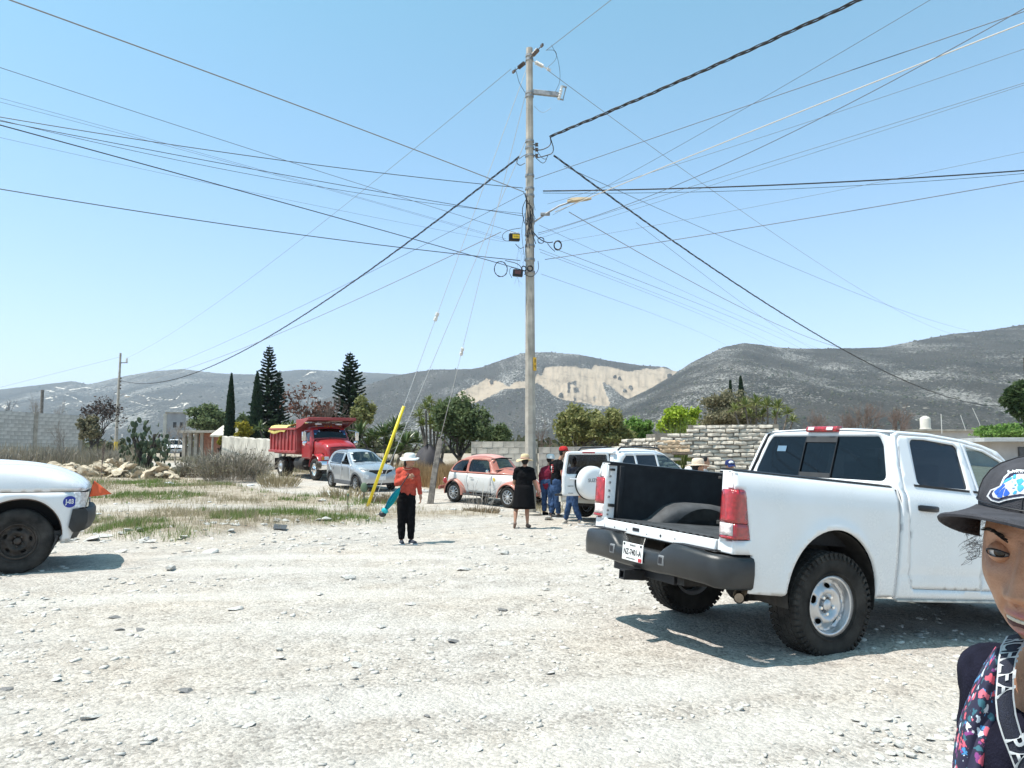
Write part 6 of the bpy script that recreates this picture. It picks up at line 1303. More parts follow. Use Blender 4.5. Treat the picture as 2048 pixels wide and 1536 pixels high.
 o = m.build('guy_guard', M('guard_yellow', (.78, .60, .02), .45, 0, .1, 3), None, 60); sm = o.modifiers.new('s', 'SOLIDIFY'); sm.thickness = .006; tag(o, 'bright yellow plastic guard leaning around a guy wire behind the woman in red', 'guy guard')
 pf = gp(859, 1008); pm = MB(); t_ = Vector(b3t)+Vector((0, 0, .02)); pm.loft([[c_+Vector((x*s_, y*s_, 0)) for x, y in ((-.09, -.07), (.09, -.07), (.09, .07), (-.09, .07))] for c_, s_ in ((Vector(pf)-Vector((0, 0, .2)), 1.1), (Vector(pf).lerp(t_, .5), 1), (t_-Vector((.0, 0, .12)), .95), (t_, .55))]); o = pm.build('wooden_post', M('weathered_wood', (.17, .15, .13), .9, 0, .4, 9, .5, 60), None, 30, .015); tag(o, 'leaning weathered wooden post right of the woman in red', 'post')
build_cables()
# ------------------------------------------------------------------ walls and buildings
BLOCK = M('concrete_block', (.52, .50, .465), .95, 0, .25, 1.3, .4, 30); BLOCKL = M('sandy_block', (.44, .40, .335), .95, 0, .3, 1.5, .5, 25); MORTAR = M('mortar', (.26, .25, .235), 1, 0, .2, 6); ADOBE = M('adobe', (.42, .375, .31), 1, 0, .3, 1.6, .9, 18, c2=(.54, .49, .415)); ADOBED = M('adobe_mortar', (.20, .18, .15), 1, 0, .3, 5); ADOBET = M('adobe_tan', (.46, .34, .225), 1, 0, .3, 3, .8, 18)
def brick_mesh(name, L, D, H, mat, jit, seed, round_=0):
 rnd = random.Random(seed); m = MB(); n = 4 if round_ else 1; rings = []
 for i in range(n+1):
  t = i/n; k = 1 if not round_ else (.90+.10*math.sin(PI*min(max(t, .0), 1))**.5); x = -L/2+L*t
  rings.append([Vector((x+rnd.uniform(-jit, jit)*.5, y*D/2*(1 if y > 0 else 1)+rnd.uniform(-jit, jit), z*H/2*k+rnd.uniform(-jit, jit))) for y, z in (((-1, -.6), (-1, .6), (-.8, 1), (1, 1), (1, -1), (-.8, -1)) if round_ else ((-1, -1), (-1, 1), (1, 1), (1, -1)))])
 m.loft(rings); o = m.build(name, mat, None, 60 if round_ else 30); me = o.data; bpy.data.objects.remove(o); return me
def masonry(name, A, B, z_top, label, cat, bl=(.40, .15, .20), joint=.012, mat=BLOCK, mort=MORTAR, limit=300, jit=.004, holes=(), ragged=None, rough=0, z_base=None, kinds=4, group=None, proud=.012):
 """wall of single blocks laid in courses over a recessed core; z_top a function of the way along"""
 A = Vector((A[0], A[1], 0)); B = Vector((B[0], B[1], 0)); L = (B-A).length; yaw = math.degrees(math.atan2((B-A).y, (B-A).x)); zb = min(float(gz(A.x, A.y)), float(gz(B.x, B.y)))-.1 if z_base is None else z_base
 T = empty(name, (A.x, A.y, zb), yaw, 0, 0, label, cat, group); bL, bD, bH = bl; pitch = bH+joint; meshes = [brick_mesh('block', bL-joint, bD, bH, mat, jit, 50+k, rough) for k in range(kinds)]
 half = [brick_mesh('block', bL/2-joint, bD, bH, mat, jit, 80+k, rough) for k in range(2)]
 cells = []; rnd = random.Random(hash(label) % 1000 if False else len(label)*7)
 nrow = int(max(z_top(t) for t in np.linspace(0, 1, 40))/pitch)+1
 for r in range(nrow):
  z = (r+.5)*pitch; x = 0 if r % 2 == 0 else -bL/2
  while x < L-.05:
   x0 = max(x, 0); x1 = min(x+bL, L); w = x1-x0
   if w > .12:
    c_ = (x0+x1)/2; ok = z+bH*.4+(rnd.uniform(-.10, .14) if rough else 0) <= z_top(c_/L) and not any(h[0] < c_ < h[1] and h[2] < z < h[3] for h in holes)
    if ok: cells.append((c_, z, w))
   x += bL
 cells.sort(key=lambda q: -q[1]); singles = cells[:limit]; rest = cells[limit:]
 for c_, z, w in singles:
  me = rnd.choice(meshes if w > bL*.7 else half); o = bpy.data.objects.new('block', me); COL.objects.link(o); o.parent = T; o.location = (c_+rnd.uniform(-jit, jit)*(2 if rough else 0), rnd.uniform(-jit, jit)*(2.5 if rough else 1), z+(rnd.uniform(-jit, jit)*.7 if rough else 0)); o.scale = ((w-joint)/(bL-joint if w > bL*.7 else bL/2-joint), 1, 1)
  if rnd.random() < .5: o.rotation_euler = (0, rnd.uniform(-jit, jit)*.8, PI if not rough else 0)
 if rest:
  V = []; F = []; off = 0; base = [np.array([v.co[:] for v in me.vertices]) for me in meshes]; faces = [[tuple(p.vertices) for p in me.polygons] for me in meshes]
  for c_, z, w in rest:
   k = rnd.randrange(kinds); v = base[k].copy(); v[:, 0] *= (w-joint)/(bL-joint); v += np.array([c_, 0, z]); V += [tuple(p) for p in v]; F += [tuple(i+off for i in f) for f in faces[k]]; off += len(v)
  o = link_mesh('block_courses', V, F, mat, T, 60 if rough else 30); tag(o, kind='stuff')
 # recessed core, in strips that follow the top
 core = MB(); n = 40
 pts = []
 for i in range(n):
  x0, x1 = L*i/n, L*(i+1)/n; zt = math.floor((z_top((i+.5)/n)-bH*.4)/pitch+.5)*pitch
  if any(h[0] < (x0+x1)/2 < h[1] for h in holes):
   h = [h for h in holes if h[0] < (x0+x1)/2 < h[1]][0]
   if h[2] > .05: core.box(((x0+x1)/2, 0, h[2]/2), (x1-x0+.001, bD-2*proud, h[2]))
   if zt > h[3]: core.box(((x0+x1)/2, 0, (zt+h[3])/2), (x1-x0+.001, bD-2*proud, zt-h[3]))
  elif zt > .05: core.box(((x0+x1)/2, 0, zt/2), (x1-x0+.001, bD-2*proud, zt))
 core.build('mortar_core', mort, T, 0)
 return T
def build_walls():
 # grey block wall at far left
 d = 62; A = at(-120, 870, d-6); B = at(163, 880, d+6); zt = at(60, 823, d).z-(min(float(gz(A.x, A.y)), float(gz(B.x, B.y)))-.1)
 W = masonry('block_wall', A, B, lambda t: zt, 'grey concrete block wall far off at the left edge', 'wall', (.62, .16, .30), .02, BLOCK, MORTAR, 300, .004)
 for k, t in enumerate((.1, .62, .985)):
  L = (Vector(B)-Vector(A)).length; p = MB(); p.box((L*t, -.03, zt/2), (.34, .24, zt+.04)); p.build('concrete_column', CONC, W)
 # block wall behind the rounded car, turning a corner at the pole
 A = at(943, 960, 27.5); B = at(1075, 960, 27.0); zt = at(1000, 887, 27.2).z+.03
 masonry('block_wall', A, B, lambda t: zt, 'sandy block wall behind the red and white car', 'wall', (.40, .15, .21), .014, BLOCKL, M('sandy_mortar', (.33, .30, .25), 1), 300, .008, z_base=float(gz(A.x, A.y))-.15)
 C_ = at(1080, 960, 26.8); D_ = at(1210, 960, 24.5); zt2 = at(1150, 893, 25.5).z-float(gz(C_.x, C_.y))+.15
 masonry('block_wall', C_, D_, lambda t: zt2, 'darker grey block wall between the pole and the white off-roader', 'wall', (.40, .15, .21), .014, M('shaded_block', (.25, .235, .21), .95, 0, .3, 1.4, .4, 30), MORTAR, 300, .008, z_base=float(gz(C_.x, C_.y))-.15)  # darker block colour: the shade beyond the corner is painted in
 # ruined adobe walls
 d = 25.5; A = at(1312, 960, d); B = at(1560, 960, d-1.0); gA = float(gz(A.x, A.y))-.1; L = (Vector((B.x, B.y, 0))-Vector((A.x, A.y, 0))).length
 zp = lambda py: at(1400, py, d).z-gA
 def top(t):
  px = 1312+(1560-1312)*t; n = .05*math.sin(px*.9)+.05*math.sin(px*.37)
  return float(np.interp(px, [1312, 1380, 1384, 1440, 1520, 1560], [zp(868), zp(868), zp(848), zp(848), zp(849), zp(850)]))+n*.6
 W = masonry('adobe_wall', A, B, top, 'tall ruined adobe brick wall with an opening behind the pickup', 'wall', (.42, .30, .115), .018, ADOBE, ADOBED, 300, .018, holes=[(L*(1352-1312)/248, L*(1384-1312)/248, -1, zp(910))], rough=1, z_base=gA, kinds=6, proud=.05)
 ln = MB(); x0, x1 = L*(1346-1312)/248, L*(1388-1312)/248; ln.box(((x0+x1)/2, -.02, zp(906)), (x1-x0, .34, .09)); ln.build('wooden_lintel', M('old_lintel', (.16, .12, .09), .9, 0, .3, 8), W, 30, .01)
 tn = MB(); rnd = random.Random(3)
 for k in range(14):
  tx = x0+(x1-x0)*rnd.random(); m = brick_mesh('block', .42, .30, .13, ADOBET, .02, 200+k, 1); o = bpy.data.objects.new('tan_block', m); COL.objects.link(o); o.parent = W; o.location = (x0-.25+(x1-x0)*(k % 5)/4.2, -.035, zp(902)+.135*(k//5)+.02)
 # lower adobe run falling away to the left, in its own shade
 A2 = at(1228, 960, 28.5); B2 = at(1318, 960, 25.6); gA2 = float(gz(A2.x, A2.y))-.1
 z2 = lambda px: float(np.interp(px, [1228, 1250, 1270, 1290, 1318], [at(1228, 893, 28.5).z, at(1250, 886, 27.8).z, at(1270, 879, 27.1).z, at(1290, 872, 26.4).z, at(1318, 866, 25.6).z]))-gA2
 masonry('adobe_wall', A2, B2, lambda t: z2(1228+90*t), 'low adobe wall stepping down left towards the block wall', 'wall', (.42, .28, .115), .018, ADOBE, ADOBED, 300, .018, rough=1, z_base=gA2, kinds=5, proud=.05)
 # plastered wall behind the dump truck
 A = at(445, 935, 52); B = at(560, 945, 44); g = min(float(gz(A.x, A.y)), float(gz(B.x, B.y)))-.2; ztA, ztB = at(445, 872, 52).z, at(560, 880, 44).z; m = MB(); dv = (Vector((B.x-A.x, B.y-A.y, 0))).normalized(); nrm = Vector((dv.y, -dv.x, 0))*.1; n = 24; rg = []
 for i in range(n+1):
  t = i/n; p = Vector((A.x+(B.x-A.x)*t, A.y+(B.y-A.y)*t, 0)); z = ztA+(ztB-ztA)*t+.03*math.sin(i*2.1)+.02*math.sin(i*5.3); rg.append([p+nrm+Vector((0, 0, g)), p+nrm*1.05+Vector((0, 0, z-.05)), p+nrm*.6+Vector((0, 0, z)), p-nrm*.6+Vector((0, 0, z)), p-nrm+Vector((0, 0, g))])
 m.loft(rg); o = m.build('plaster_wall', M('rough_plaster', (.46, .43, .37), .95, 0, .25, 1.2, .5, 12), None, 30); tag(o, 'low rough plastered wall between the dry bush and the dump truck', 'wall')
build_walls()
def build_buildings():
 # brick shed with columns
 BR = M('red_brick', (.30, .135, .085), .95, 0, .3, 4, .4, 30); d = 66; A = at(362, 930, d); zb = float(gz(A.x, A.y))-.2; sc = d/FPX
 T = empty('brick_shed', (A.x, A.y, zb), -8, 0, 0, 'low brick shed with grey columns and flat concrete roof near the small white pickup', 'building')
 w = 90*sc; h = at(362, 866, d).z-zb; wl = MB(); wl.box((w*.70, .4, h/2), (w*.55, .25, h)); wl.build('brick_wall', BR, T); bw = MB(); bw.box((w*.5, 2.6, h/2), (w, .25, h)); bw.build('back_wall', BR, T); lw = MB(); lw.box((w*.17, .5, h*.25), (w*.35, .2, h*.5)); lw.build('low_wall', BLOCKL, T)
 for x in (.02, .16, .30, .44): c_ = MB(); c_.box((w*x, .3, h/2), (.30, .30, h)); c_.build('column', CONC, T, 30, .01)
 rf = MB(); rf.box((w*.46, 1.2, h+.10), (w*1.02, 3.4, .20)); rf.build('roof_slab', CONC, T, 30, .01)
 # white domed canopy with a tyre on it
 d = 60; A = at(455, 930, d); zb = float(gz(A.x, A.y))-.1; T = empty('canopy', (A.x, A.y, zb), 0, 0, 0, 'white cone-roofed canopy with a black tyre on its roof', 'canopy'); CAN = M('canopy_cream', (.62, .58, .49), .8, 0, .15, 3)
 z0, z1 = at(455, 871, d).z-zb, at(455, 851, d).z-zb; hw = 28*d/FPX; rfm = MB(); n = 4; rfm.loft([[Vector((r*hw*math.cos(R(45+90*k+0))*1.3, r*hw*math.sin(R(45+90*k))*1.3, z)) for k in range(4)] for r, z in ((1.03, z0-.12), (1.03, z0), (.33, z1), (.05, z1+.02))]); rfm.build('canopy_roof', CAN, T, 20)
 for x in (-1, 1):
  for y in (-1, 1): p = MB(); p.tube([(x*hw*.8, y*hw*.8, 0), (x*hw*.8, y*hw*.8, z0)], .09, 8); p.build('canopy_post', CONC, T)
 ty = MB(); ty.lathe(tyre_profile(.28, .18, .17), 20, (0, 0, 0), 'y', True); o = ty.build('tyre', RUBBER, None, 50); o.location = at(461, 862, d-1.05); o.rotation_euler = (R(-35), 0, 0); tag(o, 'black tyre lying on the white canopy roof', 'tyre')
 # unfinished concrete tower house
 d = 130; A = at(326, 900, d); zb = float(gz(A.x, A.y))-.3; sc = d/FPX; T = empty('tower_house', (A.x, A.y, zb), 22, 0, 0, 'tall unfinished grey concrete house behind the prickly pear', 'building'); h = at(326, 826, d).z-zb; w = 34*sc
 b = MB(); b.box((w*.62, 2.2, h/2), (w, 4.4, h)); b.build('wall', M('bare_render', (.30, .30, .31), .95, 0, .2, .5), T); s2 = MB(); s2.box((w*.05, 2.0, h/2-.05), (w*.2, 4.0, h-.1)); s2.build('side_wall', M('pale_render', (.50, .47, .41), .95, 0, .2, .6), T); rs = MB(); rs.box((w*.6, 2.2, h+.1), (w*1.15, 4.7, .2)); rs.build('roof_slab', CONC, T)
 for (x, z) in ((.45, .72), (.82, .72), (.45, .35), (.82, .35)): q = MB(); q.box((w*(x+.12), -.005, h*z), (w*.18, .06, h*.13)); q.build('window', M('window_dark', (.02, .022, .025), .2), T)
 # far pale roof
 # house at right with flat roof, tank on the neighbour
 d = 48; A = at(1985, 930, d); zb = float(gz(A.x, A.y))-.3; sc = d/FPX; T = empty('flat_roofed_house', (A.x, A.y, zb), -6, 0, 0, 'grey flat-roofed house at the right edge behind the cap', 'building'); z0, z1 = at(2000, 884, d).z-zb, at(2000, 876, d).z-zb
 PW = M('pale_plaster', (.52, .50, .48), .9, 0, .12, 1); b = MB(); b.box((3.2, 2.5, z0/2), (6.2, 4.6, z0)); b.build('wall', PW, T); r = MB(); r.box((2.9, 2.0, (z0+z1)/2), (7.6, 6.0, z1-z0)); r.build('roof_slab', M('slab_grey', (.42, .43, .43), .9, 0, .15, 2), T, 30, .02)
 wz = at(2040, 904, d).z-zb; wn_ = MB(); wn_.box((2.35, .17, wz), (1.35, .08, .62)); wo = wn_.build('window', M('window_frame_dark', (.03, .032, .036), .3), T); g = MB()
 for k in (-.33, .33): q = MB(); q.box((2.35+k, .125, wz), (.58, .01, .52)); q.build('pane', M('pane_grey', (.07, .08, .09), .1), wo)
 sl_ = MB(); sl_.box((2.35, .16, wz-.36), (1.5, .2, .06)); sl_.build('window_sill', CONC, wo)
 d = 70; A = at(1862, 930, d); zb = float(gz(A.x, A.y))-.3; T = empty('low_house', (A.x, A.y, zb), 0, 0, 0, 'low pale house just showing over the pickup cab', 'building'); z0 = at(1862, 862, d).z-zb; b = MB(); b.box((1.5, 2.5, z0/2), (9, 4, z0)); b.build('wall', PW, T); r = MB(); r.box((1.5, 2.3, z0+.08), (9.4, 4.6, .16)); r.build('roof_slab', CONC, T)
 tb = at(1863, 858, d); tz = zb+z0+.16; th = at(1863, 831, d).z-tz; t = MB(); k = th/1.25; t.lathe([(.50, 0), (.52, .10), (.46, .14), (.46, .95*k), (.44, 1.05*k), (.30, 1.18*k), (.16, 1.22*k), (.16, 1.27*k), (.002, 1.28*k)], 24); o = t.build('water_tank', M('tank_cream', (.60, .57, .50), .6, 0, .06, 2), None, 40); o.location = (tb.x, tb.y+1, tz); tag(o, 'cream plastic water tank on the low house roof', 'water tank')
 for (x0, y0, x1, y1, lab) in ((1884, 868, 1882, 828, 'thin pale pipe standing right of the water tank'), (1932, 862, 1921, 830, 'thin pale rod leaning left on the low roof'), (1966, 876, 1945, 816, 'tall bent pale rod near the flat-roofed house')):
  m = MB(); a, b_ = at(x0, y0, 68), at(x1, y1, 68); m.tube([a, a.lerp(b_, .5)+Vector((.15, 0, 0)) if x1 == 1945 else a.lerp(b_, .5), b_], .03, 6); o = m.build('rod', PORC, None); tag(o, lab, 'rod')
 # concrete post stub at far left
 p = at(85, 822, 66); m = MB(); m.tube([(p.x, p.y, float(gz(p.x, p.y))-.2), tuple(at(85, 780, 66))], .13, 8); o = m.build('wooden_post', M('weathered_wood', (.17, .15, .13)), None); tag(o, 'short dark post rising behind the grey block wall', 'post')
build_buildings()
# ------------------------------------------------------------------ vegetation
def quads(P, U, W):
 """leaf-sized rhombs: centre P, half axes U and W"""
 n = len(P); V = np.stack([P-U, P-W*.9+U*.1, P+U, P+W*.9+U*.1], 1).reshape(-1, 3); F = np.arange(n*4).reshape(n, 4); return V, F
def rdir(n, flat=1.0):
 v = RNG.normal(size=(n, 3)); v[:, 2] *= flat; return v/np.linalg.norm(v, axis=1, keepdims=True)
def leaf_obj(name, P, size, mat, parent=None, el=1.7, flat=.8, jit=.5):
 n = len(P); u = rdir(n, flat); w = np.cross(u, rdir(n)); w /= np.linalg.norm(w, axis=1, keepdims=True)+1e-9
 s = size*(1-jit/2+jit*RNG.random(n))[:, None]; V, F = quads(P, u*s*el/2, w*s/2); return np_mesh(name, V, F, mat, parent)
def blob_points(blobs, n, gap=.32, shell=.55, seed=1, hollow=True):
 """points in a handful of ellipsoids, thinned by noise so that the crown has clumps and gaps"""
 vol = np.array([b[3]*b[4]*b[5] for b in blobs])**.8; cnt = (n*vol/vol.sum()).astype(int)+1; out = []
 for b, c in zip(blobs, cnt):
  d = rdir(c*3); r = (shell+(1-shell)*RNG.random(c*3)**.6)*(.78+.62*RNG.random(c*3)**2.5); p = np.array(b[:3])+d*r[:, None]*np.array(b[3:6])
  q = fbm(p[:, 0]*2.2/max(b[3], .5)+seed*3.1+p[:, 2]*1.3, p[:, 1]*2.2/max(b[4], .5)+p[:, 2]*1.9, 3, seed); p = p[q > gap]; out.append(p[:c])
 return np.concatenate(out)
def branches(base, h, spread, depth, rnd, r0, mb, tips, up=.5, nb=3, first=.35, droop=0):
 def grow(p, d, L, r, k):
  q = p+d*L*.5+Vector((rnd.uniform(-1, 1), rnd.uniform(-1, 1), rnd.uniform(-.5, .5)))*L*.07; e = p+d*L; mb.tube([p, q, e], [r, r*.85, r*.68], 5 if k else 7, False)
  if k >= depth: tips.append(e); return
  for i in range(nb if k else nb+1):
   a = rnd.uniform(0, 2*PI); tilt = rnd.uniform(.35, .95)*spread; x = d.orthogonal().normalized(); y = d.cross(x); nd = (d*math.cos(tilt)+(x*math.cos(a)+y*math.sin(a))*math.sin(tilt)); nd.z += up*.25-droop*.1*k; nd.normalize()
   st = e if i == 0 else p+d*L*rnd.uniform(.55, 1.0); grow(st, nd, L*rnd.uniform(.58, .85), r*.62, k+1);
   if k >= depth-2: tips.append(st+nd*L*.4)
 grow(Vector(base), Vector((rnd.uniform(-.1, .1), rnd.uniform(-.1, .1), 1)).normalized(), h*first, r0, 0)
BARK = M('bark_grey', (.13, .11, .09), .95, 0, .35, 6, .5, 40); BARKD = M('bark_dark', (.055, .045, .038), .95, 0, .35, 6, .5, 40); TWIG = M('twig_pale', (.25, .215, .18), .95, 0, .3, 5); TWIGB = M('twig_brown', (.16, .115, .095), .95, 0, .3, 5)
GREENS = {'dark': [(.030, .052, .022), (.052, .085, .032), (.085, .12, .05)], 'mid': [(.075, .105, .045), (.12, .16, .068), (.175, .215, .10)], 'olive': [(.16, .175, .06), (.23, .235, .085), (.30, .29, .13)], 'lime': [(.18, .26, .015), (.27, .37, .03), (.37, .46, .06)], 'bright': [(.09, .18, .03), (.15, .26, .055), (.22, .32, .095)], 'dull': [(.14, .135, .075), (.20, .185, .11), (.26, .23, .15)], 'conifer': [(.018, .038, .022), (.030, .058, .032), (.050, .08, .044)], 'yellow': [(.16, .15, .02), (.28, .25, .03), (.40, .33, .04)]}
def LM(k): return leafmat('leaf_'+k, GREENS[k], .55, .34)
def base_at(px, d): p = at(px, 920, d); return Vector((p.x, d, float(gz(p.x, d))-.05))
def tree(name, label, px0, px1, py0, py1, d, kind, n=6000, leaf=.16, bark=None, seed=1, nblob=12, gap=.38, cat='tree', group=None, trunk_h=None, r0=.12, depth=None):
 """broad-leaved tree whose crown fills the given part of the view at distance d"""
 rnd = random.Random(seed); cx = (px0+px1)/2; top = at(cx, py0, d).z; bot = at(cx, py1, d).z; w = (px1-px0)/2*d/FPX; b = base_at(cx, d); T = empty(name, tuple(b), 0, 0, 0, label, cat, group)
 zc = (top+bot)/2-b.z; hh = (top-bot)/2; blobs = []
 for k in range(nblob):
  a = 2*PI*k/nblob+rnd.uniform(-.4, .4); q = rnd.uniform(.35, .75); zz = rnd.uniform(-.55, .6); blobs.append((w*q*math.cos(a)*.95, w*q*math.sin(a)*.8, zc+hh*zz*(.9 if k % 3 else 1.0), w*rnd.uniform(.20, .44), w*rnd.uniform(.20, .44), hh*rnd.uniform(.18, .44)))
 blobs.append((0, 0, zc+hh*.45, w*.42, w*.42, hh*.55)); blobs.append((0, 0, zc-.1*hh, w*.6, w*.55, hh*.6))
 P = blob_points(blobs, n, gap, .5, seed); P = P[P[:, 2] > .05]; leaf_obj('crown', P, leaf, LM(kind), T)
 mb = MB(); tips = []; tot = max(.8, (top-b.z)*.8); branches((0, 0, -.1), tot, .85, depth or 3, rnd, r0, mb, tips, .7, 3, .38); mb.build('trunk', bark or BARKD, T, 60); return T
def bare_tree(name, label, px, py0, py1, d, depth=5, r0=.09, bark=None, seed=1, leafk=None, nleaf=0, spread=.8, w=None, cat='tree', nb=3, leaf=.16, group=None):
 rnd = random.Random(seed); b = base_at(px, d); top = at(px, py0, d).z; T = empty(name, tuple(b), 0, 0, 0, label, cat, group); mb = MB(); tips = []; branches((0, 0, -.1), (top-b.z)*1.0, spread, depth, rnd, r0, mb, tips, .55, nb, .30)
 zs = max(v[2] for v in mb.v); k = (top-b.z)/max(zs, .1); xs = max(abs(v[0]) for v in mb.v); kx = (w*d/FPX/2/xs) if w else k; mb.v = [(v[0]*kx, v[1]*kx, v[2]*k) for v in mb.v]; mb.build('trunk', bark or TWIG, T, 60)
 if nleaf:
  tp = np.array([(t.x*kx, t.y*kx, t.z*k) for t in tips]); i = RNG.integers(0, len(tp), nleaf); P = tp[i]+RNG.normal(size=(nleaf, 3))*.16; leaf_obj('crown', P, leaf, leafk, T)
 return T
def araucaria(label, px, py0, d, wpx, seed, full=.0, pyb=870):
 """star-whorled pine: level tiers of upswept fronds round a straight trunk"""
 rnd = random.Random(seed); b = base_at(px, d); top = at(px, py0, d).z-b.z; W = wpx/2*d/FPX; T = empty('araucaria_tree', tuple(b), 0, 0, 0, label, 'tree'); mb = MB(); mb.tube([(0, 0, -.1), (0, 0, top*.5), (0, 0, top)], [.17, .10, .02], 8); mb.build('trunk', BARKD, T)
 VV = []; z = top*.10; tiers = []
 while z < top*.985: t = z/top; tiers.append(z); z += top*(.046-.026*t)
 br = MB(); P = []; U = []; Wd = []
 for z in tiers:
  t = z/top; prof = (1-t)**.75*(1 if not full else 1)+.05; prof = max(prof, full*(1-t**5)*(.62+.38*(1-t))+.10*(t<.97)) if full else prof; n = int(10-3*t)
  for k in range(n):
   a = 2*PI*(k+rnd.random()*.5)/n+z*2.3; L = W*prof*rnd.uniform(.62, 1.18); d0 = Vector((math.cos(a), math.sin(a), 0)); m = 7; pts = [Vector((0, 0, z))+d0*L*i/m+Vector((0, 0, L*(.06*(i/m)+.22*(i/m)**2.2)-L*.06)) for i in range(m+1)]; br.tube([pts[0], pts[3], pts[-1]], [.02, .014, .006], 4, False)
   side = Vector((-math.sin(a), math.cos(a), 0))
   for i in range(1, m+1):
    for s in (-1, 1):
     for q in range(3):
      l = L*.24*(1.05-.6*abs(i/m-.55))*rnd.uniform(.7, 1.2); dr = (d0*.55+side*s*rnd.uniform(.5, 1.0)+Vector((0, 0, rnd.uniform(-.12, .4)))).normalized(); c_ = pts[i]-(pts[i]-pts[i-1])*(q/3.)+dr*l*.5; P.append(tuple(c_)); U.append(tuple(dr*l*.56)); w_ = dr.cross(Vector((0, 0, 1))).normalized()*.062+Vector((0, 0, .03)); Wd.append(tuple(w_*rnd.uniform(.8, 1.4)))
   P.append(tuple(pts[-1])); U.append(tuple((pts[-1]-pts[-2])*.8)); Wd.append(tuple(side*.05))
 br.build('branches', BARKD, T); V, F = quads(np.array(P), np.array(U), np.array(Wd)); V2, F2 = quads(np.array(P)+np.array([0, 0, .02]), np.array(U), np.cross(np.array(U), np.array(Wd))/np.linalg.norm(np.array(U), axis=1, keepdims=True)*1.0); np_mesh('crown', np.concatenate([V, V2]), np.concatenate([F, F2+len(V)]), LM('conifer'), T); return T
def cypress(label, px, py0, d, wpx, seed):
 b = base_at(px, d); top = at(px, py0, d).z-b.z; W = wpx/2*d/FPX; T = empty('cypress_tree', tuple(b), 0, 0, 0, label, 'tree'); mb = MB(); mb.tube([(0, 0, -.1), (0, 0, top*.9)], [.10, .02], 8); mb.build('trunk', BARKD, T)
 n = 9000; t = RNG.random(n); rad = W*np.interp(t, [0, .1, .35, .7, .92, 1], [.55, .85, 1.0, .66, .24, .02]); a = RNG.random(n)*2*PI; rr = rad*(.72+.34*RNG.random(n)); P = np.stack([rr*np.cos(a), rr*np.sin(a), t*top], -1); P += RNG.normal(size=P.shape)*.02
 u = np.stack([np.cos(a)*.35, np.sin(a)*.35, np.ones(n)], -1)+RNG.normal(size=(n, 3))*.25; u /= np.linalg.norm(u, axis=1, keepdims=True); w = np.cross(u, rdir(n)); w /= np.linalg.norm(w, axis=1, keepdims=True); V, F = quads(P, u*.10, w*.035); np_mesh('crown', V, F, LM('conifer'), T)
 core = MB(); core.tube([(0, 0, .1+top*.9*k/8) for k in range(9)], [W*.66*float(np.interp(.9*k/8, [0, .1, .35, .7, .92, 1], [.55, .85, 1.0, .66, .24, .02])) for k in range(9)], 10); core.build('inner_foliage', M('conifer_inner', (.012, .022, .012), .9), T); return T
def rosette(c, r, n, mat, parent, up=.35, seed=0, wd=.06):
 """one head of sword leaves"""
 rnd = random.Random(seed); V = []; F = []
 for k in range(n):
  a = rnd.uniform(0, 2*PI); e = rnd.uniform(-.35, 1.35)*1.0+up*.2; L = r*rnd.uniform(.75, 1.1); d = Vector((math.cos(a)*math.cos(e), math.sin(a)*math.cos(e), math.sin(e))); s = Vector((-math.sin(a), math.cos(a), 0)); w = wd*r*rnd.uniform(.8, 1.2); b = len(V); m = d*L*.5+Vector((0, 0, .02)); t = d*L+Vector((0, 0, -.10*L))
  V += [Vector(c)+s*w*.4, Vector(c)-s*w*.4, Vector(c)+m-s*w+Vector((0, 0, w*.4)), Vector(c)+m+s*w+Vector((0, 0, w*.4)), Vector(c)+m-Vector((0, 0, w*.3)), Vector(c)+t]; F += [(b, b+1, b+4), (b+1, b+2, b+4), (b, b+4, b+3), (b+2, b+5, b+4), (b+3, b+4, b+5)]
 return link_mesh('leaf_rosette', V, F, mat, parent, 0, fix=False)
YUC = leafmat('yucca_leaf', [(.05, .09, .028), (.095, .145, .045), (.17, .21, .075)], .4, .12, .5); YUCR = leafmat('yucca_leaf_light', [(.085, .12, .03), (.15, .19, .05), (.25, .27, .085)], .4, .15, .5)
def yucca(label, heads, d, rs, mat=YUC, seed=0, cat='yucca', base_px=None, group=None, n=60, skirt=True):
 rnd = random.Random(seed); cx = base_px or sum(h[0] for h in heads)/len(heads); b = base_at(cx, d); T = empty('yucca_plant', tuple(b), 0, 0, 0, label, cat, group); mb = MB()
 for k, (px, py, r) in enumerate(heads):
  dd = d+rnd.uniform(-.8, .8); p = at(px, py, dd)-b; rosette(p, r, n, mat, T, .4, seed*10+k); q = Vector((p.x*.35, p.y*.35, 0)); mb.tube([q, (q+p)/2+Vector((rnd.uniform(-.1, .1), 0, 0)), p-Vector((0, 0, r*.1))], [.10, .06, .04], 7)
 mb.build('trunk', BARK, T)
 return T
